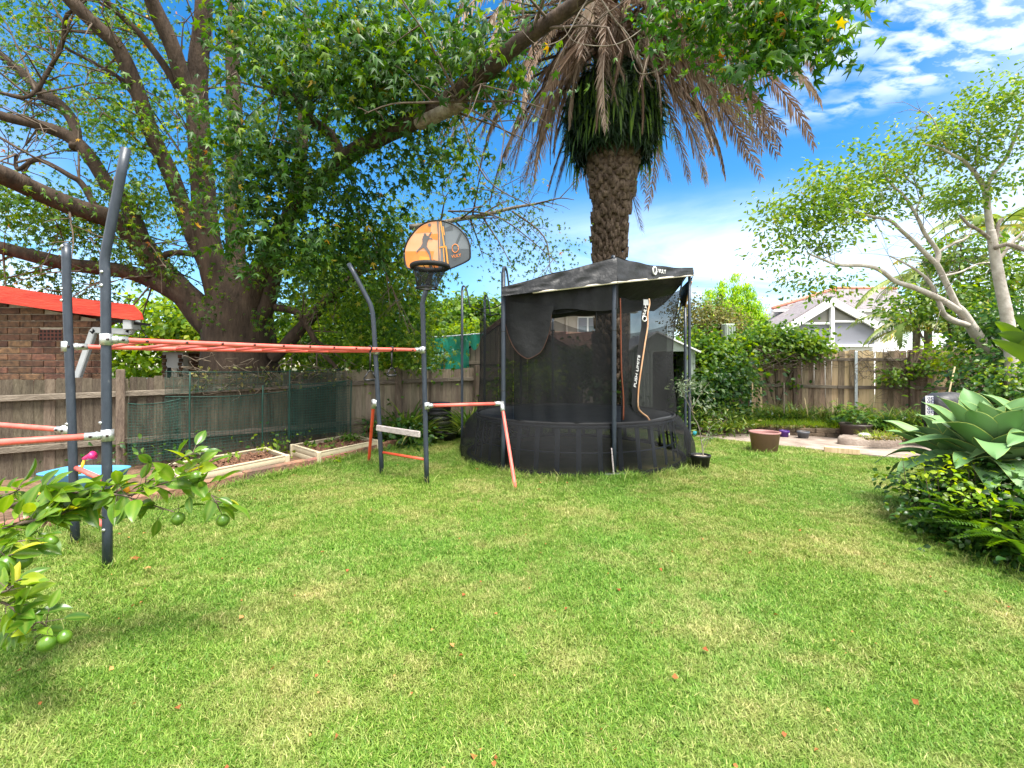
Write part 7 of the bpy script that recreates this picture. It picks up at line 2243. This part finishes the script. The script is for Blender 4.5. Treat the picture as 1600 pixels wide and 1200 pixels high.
shrub_parts('shrub', 'glossy small leaved shrub along the lawn edge under the agaves', [blob(1480, 790, 4.35, 55, 45, .3), blob(1540, 800, 4.15, 60, 50, .35), blob(1590, 780, 4.0, 50, 60, .35), blob(1560, 850, 3.85, 50, 40, .25), blob(1440, 760, 4.6, 30, 25, .2), blob(1610, 840, 3.7, 40, 60, .25), blob(1590, 880, 3.6, 40, 35, .2), blob(1530, 830, 3.9, 30, 30, .2), blob(1470, 815, 4.25, 35, 40, .2), blob(1510, 850, 3.95, 35, 30, .2), blob(1560, 885, 3.7, 30, 22, .15)], 4800, .062, tmpl_leaf(.34, .07, .15), V['border'], 9, .10, 260, ft)
sh2 = shrub_parts('shrub', 'bright new shoots of a lime leaved shrub in front of the agave rosettes', [blob(1470, 740, 4.3, 40, 28, .2), blob(1520, 765, 4.0, 45, 25, .2), blob(1450, 720, 4.4, 22, 20, .12), blob(1575, 815, 3.7, 40, 25, .15), blob(1545, 790, 3.8, 40, 18, .12), blob(1500, 730, 4.2, 14, 22, .1)], 260, .058, tmpl_leaf(.32, .07, .15), V['tips'], 6, .06, 120, Vector((4.2, 4.1, 0)), .6, -.2)
# sword ferns at the lawn edge
def fern_mesh(L, seed):
    r = random.Random(seed); mb = MB(); pts = []
    for i in range(15):
        s = i / 14; pts.append(Vector((0, L * s * (1 - .12 * s), L * (.32 * s - .62 * s * s))))
    mb.tube(pts[::2], [.005 - .0005 * i for i in range(8)], 5, 2, cap=False)
    for i in range(30):
        s = .06 + .92 * i / 30; k = min(int(s * 14), 13); o = pts[k].lerp(pts[k + 1], s * 14 - k)
        w = .055 * (L / .5) * math.sin(math.pi * min(1, .15 + s * .85)) ** .7
        for sd in (-1, 1):
            t = o + Vector((sd * w, .016, -.006 + r.uniform(-.006, .006))); h = .012
            mb.add([o - Vector((0, h * .7, 0)), o + Vector((0, h * .7, 0)), o.lerp(t, .6) + Vector((0, h, .004)), t, o.lerp(t, .6) - Vector((0, h * .8, -.004))], [(0, 1, 2, 3, 4)])
    me = mb.mesh('frond'); me.materials.append(V['fern'])
    at = me.attributes.new('rnd', 'FLOAT', 'FACE'); at.data.foreach_set('value', [0.0] * len(me.polygons))
    return me
fmesh = [fern_mesh(.55, 1), fern_mesh(.45, 2), fern_mesh(.65, 3)]
def fern(label, c, n, seed, az0, az1):
    root = thing('sword_fern', label, 'fern', c); r = random.Random(seed)
    for i in range(n):
        az = R(az0 + (az1 - az0) * (i + r.random()) / n); o = link('frond', fmesh[i % 3], None, root, Vector((r.uniform(-.08, .08), r.uniform(-.08, .08), .05)))
        o.rotation_euler = (R(r.uniform(5, 55)), R(r.uniform(-15, 15)), az); s = r.uniform(.8, 1.15); o.scale = (s, s, s)
fern('arching sword fern at the lawn edge below the border shrubs', Vector((4.05, 3.95, .1)), 20, 4, 40, 260)
fern('second sword fern lower down at the right edge by the grass', Vector((4.05, 3.55, .05)), 18, 6, 30, 250)
fern('sword fern hidden among shrubs nearest the right frame edge', Vector((4.35, 3.75, .25)), 16, 7, 30, 300)

# ------------------------------------------------------------------ citrus branch, close on the left
ct = thing('lime_tree', 'low lime tree branches with glossy leaves and green fruit reaching in from the left', 'citrus tree', (-3.6, 2.2, 0))
CL, CE = None, None
def citrus_leaf_mesh(fold, curl, seed):
    vs, fs, ed = [], [], []; nu, nv = 4, 8
    for j in range(nv + 1):
        s = j / nv; w = .235 * math.sin(math.pi * (s ** .85)) ** .8 if 0 < s < 1 else .006
        for i in range(nu + 1):
            u = i / nu * 2 - 1
            vs.append((u * w, s, abs(u) * w * fold - curl * s * s + .018 * math.sin(s * 9 + seed) * abs(u))); ed.append(0.22 if i in (0, nu) else (0.42 if i == 2 and .08 < s < .9 else 0.0))
    for j in range(nv):
        for i in range(nu):
            q = j * (nu + 1) + i; fs.append((q, q + 1, q + nu + 2, q + nu + 1))
    me = bpy.data.meshes.new('leaf'); me.from_pydata(vs, [], fs); me.polygons.foreach_set('use_smooth', [True] * len(fs))
    at = me.attributes.new('edge', 'FLOAT', 'POINT'); at.data.foreach_set('value', np.array(ed) * .55)
    at = me.attributes.new('rnd', 'FLOAT', 'FACE'); at.data.foreach_set('value', [0.0] * len(fs))
    me.materials.append(V['lime']); return me
cms = [citrus_leaf_mesh(.45, .12, 1), citrus_leaf_mesh(.3, .3, 2), citrus_leaf_mesh(.6, .05, 3)]
br_ = [  # pixels, depth, radii, leaf count, leaf size
    ([(-160, 860), (-60, 838), (15, 822), (50, 814), (85, 806), (115, 795)], 2.35, (.016, .013, .010, .008, .006, .004), 40, .112),
    ([(-80, 812), (-10, 800), (45, 780), (95, 768), (140, 772), (165, 771), (198, 775)], 2.45, (.014, .012, .010, .008, .007, .006, .005), 46, .110),
    ([(165, 771), (198, 775), (230, 763), (262, 753), (290, 742), (318, 730)], 2.5, (.007, .006, .005, .0045, .004, .003), 17, .118),
    ([(222, 765), (245, 740), (268, 724), (292, 712), (308, 704)], 2.5, (.005, .004, .0035, .003, .002), 11, .085),
    ([(195, 775), (222, 784), (250, 793), (272, 800)], 2.5, (.005, .004, .0035, .003), 6, .105),
    ([(262, 755), (300, 758), (325, 770), (338, 785), (344, 800)], 2.5, (.004, .0035, .003, .003, .002), 12, .10),
    ([(205, 776), (225, 758), (228, 748)], 2.5, (.004, .003, .002), 7, .10),
    ([(-120, 880), (-40, 862), (10, 850), (60, 842)], 2.25, (.012, .010, .007, .004), 22, .112),
    ([(-100, 945), (-40, 928), (5, 925), (20, 915)], 2.0, (.010, .008, .005, .003), 8, .09),
    ([(-60, 960), (0, 970), (40, 985), (60, 972), (80, 985)], 2.0, (.008, .006, .004, .003, .002), 9, .085),
    ([(-70, 930), (0, 940), (25, 955), (40, 965)], 2.0, (.008, .006, .004, .003), 14, .10),
    ([(-70, 900), (0, 905), (15, 912), (32, 905)], 2.05, (.008, .006, .004, .003), 12, .09),
    ([(-60, 800), (0, 778), (30, 765)], 2.5, (.01, .007, .003), 16, .11),
    ([(-90, 900), (-20, 880), (20, 866)], 2.1, (.01, .007, .003), 12, .10)]
r = random.Random(14); mb = MB(); nl = 0
def citrus_leaf(p, d, size):
    size *= 1.18
    up = Vector((r.gauss(0, .55), r.gauss(0, .55) - .35, 1.0))
    d = d.normalized(); s_ = d.cross(up).normalized(); up = s_.cross(d)
    o = bpy.data.objects.new('leaf', cms[r.randrange(3)]); o.parent = ct; s = size * r.uniform(.7, 1.15)
    loc = p - ct.location
    o.matrix_local = Matrix(((s_.x * s, d.x * s, up.x * s, loc.x), (s_.y * s, d.y * s, up.y * s, loc.y), (s_.z * s, d.z * s, up.z * s, loc.z), (0, 0, 0, 1)))
    C.objects.link(o)
for pxs, Y, rad, n, size in br_:
    pts = [P(a, b, Y + .05 * math.sin(i * 1.7)) for i, (a, b) in enumerate(pxs)]
    mb.tube(pts, rad, 7, 5)
    q, _ = cat_rom(pts, rad, 8)
    n = int(n * 1.25)
    for i in range(n):
        k = int((.30 + .70 * (i + r.random()) / n) * (len(q) - 1)); k = min(k, len(q) - 2)
        t = (q[k + 1] - q[k]).normalized()
        sdv = Vector((r.gauss(0, 1), r.gauss(0, 1), r.gauss(0, .8)))
        d = t * .7 + sdv.normalized() * 1.0 + Vector((.1, 0, .05))
        p = q[k]
        if r.random() < .55:
            e = p + (t * .4 + sdv.normalized()) .normalized() * r.uniform(.03, .085); mb.tube([p, e], [.002, .0015], 5, 1, cap=False); p = e
        citrus_leaf(p, d, size)
mb.tube([(-3.6, 2.2, 0), (-3.5, 2.2, .35), (-3.2, 2.25, .55), P(-160, 860, 2.35)], [.05, .04, .03, .016], 9, 5)
mb.tube([(-3.5, 2.2, .35), (-3.3, 2.4, .75), P(-80, 812, 2.45)], [.035, .025, .014], 9, 5)
mb.tube([(-3.5, 2.2, .35), (-3.1, 2.1, .5), P(-120, 880, 2.25)], [.03, .02, .012], 9, 5)
mb.tube([(-3.5, 2.2, .35), (-3.0, 2.0, .45), P(-100, 945, 2.0), P(-60, 960, 2.0)], [.03, .02, .010, .008], 9, 5)
for a_, b_ in ((P(-80, 812, 2.45), P(-60, 800, 2.5)), (P(-120, 880, 2.25), P(-90, 900, 2.1))): mb.tube([a_, b_], .01, 6, 1)
mb.build('branch', M['twig'], ct)
lm = MB(); lm.lathe((0, 0, 0), [(.001, 0), (.18, -.03), (.52, -.2), (.86, -.6), (1.0, -1.08), (.9, -1.55), (.55, -1.95), (.2, -2.12), (.001, -2.18)], 22); lmm = lm.mesh('lime'); lmm.materials.append(M['lime_fruit'])
stalk = MB()
for px, py, Y, rp_ in ((347, 804, 2.5, 9.5), (279, 800, 2.5, 9.5), (310, 735, 2.5, 9), (154, 769, 2.45, 11), (189, 768, 2.5, 9), (76, 994, 1.95, 12), (100, 984, 2.0, 10), (14, 868, 2.1, 15), (38, 862, 2.15, 12), (-4, 876, 2.05, 14), (75, 838, 2.3, 9)):
    p = P(px, py, Y); s = rp_ / F * Y
    o = link('lime', lmm, None, ct, p - ct.location); o.scale = (s, s, s); o.rotation_euler = (R(r.uniform(-25, 25)), R(r.uniform(-25, 25)), r.uniform(0, 6))
    stalk.tube([p - Vector((0, 0, .004)), p + Vector((r.uniform(-.01, .01), 0, .02)), p + Vector((r.uniform(-.02, .02), 0, .045))], .002, 5, 2)
stalk.build('stalk', M['green_twig'], ct, kind='stuff')

# ------------------------------------------------------------------ grass
def tuft(name, n, seed, h, spread, w, dry=.0):
    r = random.Random(seed); vs, fs, rv = [], [], []
    for k in range(n):
        a = r.uniform(0, 6.283); q = math.sqrt(r.random()) * spread
        x, y = math.cos(a) * q, math.sin(a) * q
        b = r.uniform(0, 6.283); L = h * r.uniform(.55, 1.25); lean = abs(r.gauss(.75, .4)) * L
        dx, dy = math.cos(b), math.sin(b); sx, sy = -dy * w * r.uniform(.7, 1.2), dx * w * r.uniform(.7, 1.2)
        i = len(vs)
        vs += [(x - sx, y - sy, -.004), (x + sx, y + sy, -.004), (x + dx * lean * .35 + sx * .85, y + dy * lean * .35 + sy * .85, L * .55), (x + dx * lean * .35 - sx * .85, y + dy * lean * .35 - sy * .85, L * .55), (x + dx * lean, y + dy * lean, L * r.uniform(.72, .95))]
        fs += [(i, i + 1, i + 2, i + 3), (i + 3, i + 2, i + 4)]
        v = r.random(); rv += [v, v]
    me = bpy.data.meshes.new(name); me.from_pydata(vs, [], fs)
    at = me.attributes.new('rnd', 'FLOAT', 'FACE'); at.data.foreach_set('value', rv)
    o = bpy.data.objects.new(name, me)
    me.materials.append(V['grass'])
    return o
def grass_mat():
    m, t, o = base_mat('grass')
    at = t.nodes.new('ShaderNodeAttribute'); at.attribute_name = 'rnd'
    oi = t.nodes.new('ShaderNodeObjectInfo')
    g = t.nodes.new('ShaderNodeNewGeometry')
    def nz(sc, d=4, off=0):
        mp = t.nodes.new('ShaderNodeMapping'); mp.inputs['Location'].default_value = (off, off * .7, 0); mp.inputs['Scale'].default_value = (1, 1, 0)
        t.links.new(g.outputs['Position'], mp.inputs[0])
        n = t.nodes.new('ShaderNodeTexNoise'); n.inputs['Scale'].default_value = sc; n.inputs['Detail'].default_value = d; n.inputs['Roughness'].default_value = .6
        t.links.new(mp.outputs[0], n.inputs['Vector']); return n.outputs[0]
    fr = math_node(t, 'FRACT', math_node(t, 'ADD', at.outputs['Fac'], oi.outputs['Random']))
    green = ramp(t, fr, [(0, (.085, .172, .016)), (.4, (.155, .275, .028)), (.75, (.235, .36, .05)), (.93, (.36, .44, .095)), (1, (.50, .46, .18))])
    straw = ramp(t, fr, [(0, (.24, .25, .05)), (.4, (.40, .37, .12)), (.8, (.54, .46, .20)), (1, (.62, .50, .28))])
    dry = math_node(t, 'ADD', math_node(t, 'MULTIPLY', nz(1.15, 5), 1.0), math_node(t, 'MULTIPLY', nz(7, 3, 4), .45))
    mr = t.nodes.new('ShaderNodeMapRange'); mr.inputs['From Min'].default_value = .68; mr.inputs['From Max'].default_value = 1.0
    t.links.new(dry, mr.inputs[0])
    mx = t.nodes.new('ShaderNodeMix'); mx.data_type = 'RGBA'; t.links.new(mr.outputs[0], mx.inputs[0]); t.links.new(green, mx.inputs[6]); t.links.new(straw, mx.inputs[7])
    hs_ = t.nodes.new('ShaderNodeHueSaturation'); t.links.new(math_node(t, 'ADD', math_node(t, 'MULTIPLY', nz(.55, 3, 9), .06), .48), hs_.inputs['Hue'])
    t.links.new(mx.outputs[2], hs_.inputs['Color'])
    col = hs_.outputs[0]
    b = t.nodes.new('ShaderNodeBsdfPrincipled'); b.inputs['Roughness'].default_value = .5; b.inputs['Specular IOR Level'].default_value = .3
    t.links.new(col, b.inputs['Base Color'])
    tr_ = t.nodes.new('ShaderNodeBsdfTranslucent'); t.links.new(col, tr_.inputs[0])
    ms = t.nodes.new('ShaderNodeMixShader'); ms.inputs[0].default_value = .35
    t.links.new(b.outputs[0], ms.inputs[1]); t.links.new(tr_.outputs[0], ms.inputs[2]); t.links.new(ms.outputs[0], o.inputs[0])
    return m
V['grass'] = grass_mat()

def in_poly_np(x, y, poly):
    r = np.zeros(len(x), bool); n = len(poly)
    for i in range(n):
        x1, y1 = poly[i]; x2, y2 = poly[(i + 1) % n]
        if y1 == y2: continue
        c = ((y1 > y) != (y2 > y)) & (x < (x2 - x1) * (y - y1) / (y2 - y1) + x1); r ^= c
    return r
def grass(name, protos, XY, sc, rotx=.12):
    n = len(XY)
    me = bpy.data.meshes.new(name + '_points')
    me.vertices.add(n); co = np.concatenate([XY, np.zeros((n, 1))], 1); me.vertices.foreach_set('co', co.astype(np.float32).ravel())
    a = me.attributes.new('scl', 'FLOAT', 'POINT'); a.data.foreach_set('value', sc.astype(np.float32))
    a = me.attributes.new('rot', 'FLOAT_VECTOR', 'POINT'); rot = rng.normal(size=(n, 3)) * rotx; rot[:, 2] = rng.random(n) * 6.283; a.data.foreach_set('vector', rot.astype(np.float32).ravel())
    a = me.attributes.new('pick', 'INT', 'POINT'); a.data.foreach_set('value', rng.integers(0, len(protos), n).astype(np.int32))
    ob = bpy.data.objects.new(name, me); C.objects.link(ob); tag(ob, kind='stuff')
    ng = bpy.data.node_groups.new(name, 'GeometryNodeTree')
    ng.interface.new_socket('Geometry', in_out='INPUT', socket_type='NodeSocketGeometry'); ng.interface.new_socket('Geometry', in_out='OUTPUT', socket_type='NodeSocketGeometry')
    gi = ng.nodes.new('NodeGroupInput'); go = ng.nodes.new('NodeGroupOutput')
    iop = ng.nodes.new('GeometryNodeInstanceOnPoints')
    ng.links.new(gi.outputs[0], iop.inputs['Points'])
    gti = ng.nodes.new('GeometryNodeGeometryToInstance')
    for p_ in reversed(protos):
        oi = ng.nodes.new('GeometryNodeObjectInfo'); oi.inputs['Object'].default_value = p_; ng.links.new(oi.outputs['Geometry'], gti.inputs[0])
    ng.links.new(gti.outputs[0], iop.inputs['Instance']); iop.inputs['Pick Instance'].default_value = True
    def na(nm, ty):
        q = ng.nodes.new('GeometryNodeInputNamedAttribute'); q.data_type = ty; q.inputs[0].default_value = nm; return q.outputs['Attribute']
    ng.links.new(na('pick', 'INT'), iop.inputs['Instance Index'])
    ng.links.new(na('rot', 'FLOAT_VECTOR'), iop.inputs['Rotation'])
    ng.links.new(na('scl', 'FLOAT'), iop.inputs['Scale'])
    ng.links.new(iop.outputs[0], go.inputs[0])
    md = ob.modifiers.new('grass', 'NODES'); md.node_group = ng
    return ob
tufts = [tuft('grass_tuft', 20, s, .031, .045, .0023) for s in range(5)]
n0 = 190000
# pick depths so that tufts get sparser and larger with distance
y = 1.2 + (12.2 - 1.2) * rng.random(n0) ** 1.75
x = (rng.random(n0) * 2 - 1) * (1.22 * y + .6)
lp = [(a, b) for a, b in lawn_poly]
keep = in_poly_np(x, y, lp) & (np.hypot(x - TC.x, y - TC.y) > RB - .08)
XY = np.stack([x, y], 1)[keep]
pn = np.array([mnoise.noise(Vector((a * .9, b * .9, 0))) + .5 * mnoise.noise(Vector((a * 3.1, b * 3.1, 5))) for a, b in XY])
th_ = np.array([mnoise.noise(Vector((a * 1.7, b * 1.7, 8))) for a, b in XY])
keep2 = rng.random(len(XY)) < np.clip(1.0 + .55 * pn, .35, 1)
XY = XY[keep2]; pn = pn[keep2]; th_ = th_[keep2]
sc = (.74 + .07 * XY[:, 1]) * (1 + .28 * pn + .25 * th_) * (.75 + .5 * rng.random(len(XY)))
grass('grass', tufts, XY, sc)
# longer unmown grass round the trampoline, posts, pots and edging
long_t = [tuft('long_grass_tuft', 12, 20 + s, .12, .05, .0030) for s in range(4)]
pts_ = []
for k in range(1500):
    a = rng.random() * 2 * np.pi; q = RB + .02 + abs(rng.normal()) * .10
    pts_.append((TC.x + math.cos(a) * q, TC.y + math.sin(a) * q))
for p, n_, s in ((PA, 26, .07), (PB_, 26, .07), (QA, 20, .06), (QB, 20, .06), (G(806, 766), 16, .06), (G(576, 723), 20, .07), (G(1100, 738), 60, .16), (G(1195, 712), 70, .25)):
    for k in range(n_): pts_.append((p.x + rng.normal() * s, p.y + rng.normal() * s))
for k in range(420):
    t = rng.random() * 2.0 - .9; p = edge_pt(t) + Vector((.08 + abs(rng.normal()) * .05, 0, 0)); pts_.append((p.x, p.y))
for k in range(500):
    seq = [G(1590, 905), G(1500, 800), G(1460, 750), G(1445, 722)]; i = rng.integers(0, 3); p = seq[i].lerp(seq[i + 1], rng.random()); pts_.append((p.x + rng.normal() * .12, p.y + rng.normal() * .12))
for k in range(120):
    a = rng.random() * .5 - 1.72; pts_.append((TC.x + math.cos(a) * (RB + .02 + .05 * rng.random()), TC.y + math.sin(a) * (RB + .05 * rng.random())))
XY = np.array(pts_); sc = .5 + .7 * rng.random(len(XY))
grass('long_grass', long_t, XY, sc, .3)

# ------------------------------------------------------------------ fallen leaves
crisp = bulk_mesh('fallen_leaf', STAR[0] * np.array((1, 1, 2.0)), STAR[1], np.eye(3)[None], np.ones(1), np.zeros((1, 3)), rnd=np.zeros(1)); crisp.materials.append(V['dry'])
for (px, py, s, rz, lab) in ((209, 883, .10, .4, 'larger curled dry leaf on the grass right of the nearest post'), (236, 896, .085, 2.0, 'smaller dry leaf lying below the curled one by the nearest post'), (747, 738, .10, 1.0, 'orange dry leaf on the grass by the trampoline skirt'), (843, 770, .08, 2.5, 'brown dry leaf on the grass in front of the trampoline')):
    p = G(px, py); o = link('fallen_leaf', crisp, None, None, (p.x, p.y, .05)); o.scale = (s, s, s); o.rotation_euler = (.25, .2, rz); tag(o, lab, 'leaf')
n = 230
y = 1.5 + 8.5 * rng.random(n) ** 1.9; x = (rng.random(n) * 2 - 1) * 1.18 * y
k = in_poly_np(x, y, lp); T = np.stack([x, y, np.full(n, .028) + .018 * rng.random(n)], 1)[k]
me = bulk_mesh('leaf_litter', DIAM[0] * np.array((1.6, 1, 2.5)), DIAM[1], frames(np.array((0, 0, 1.)) + rng.normal(size=(len(T), 3)) * .35, rng.normal(size=(len(T), 3))), .022 * (.5 + 1.1 * rng.random(len(T)) ** 1.5), T)
tag(link('leaf_litter', me, V['dry']), kind='stuff')
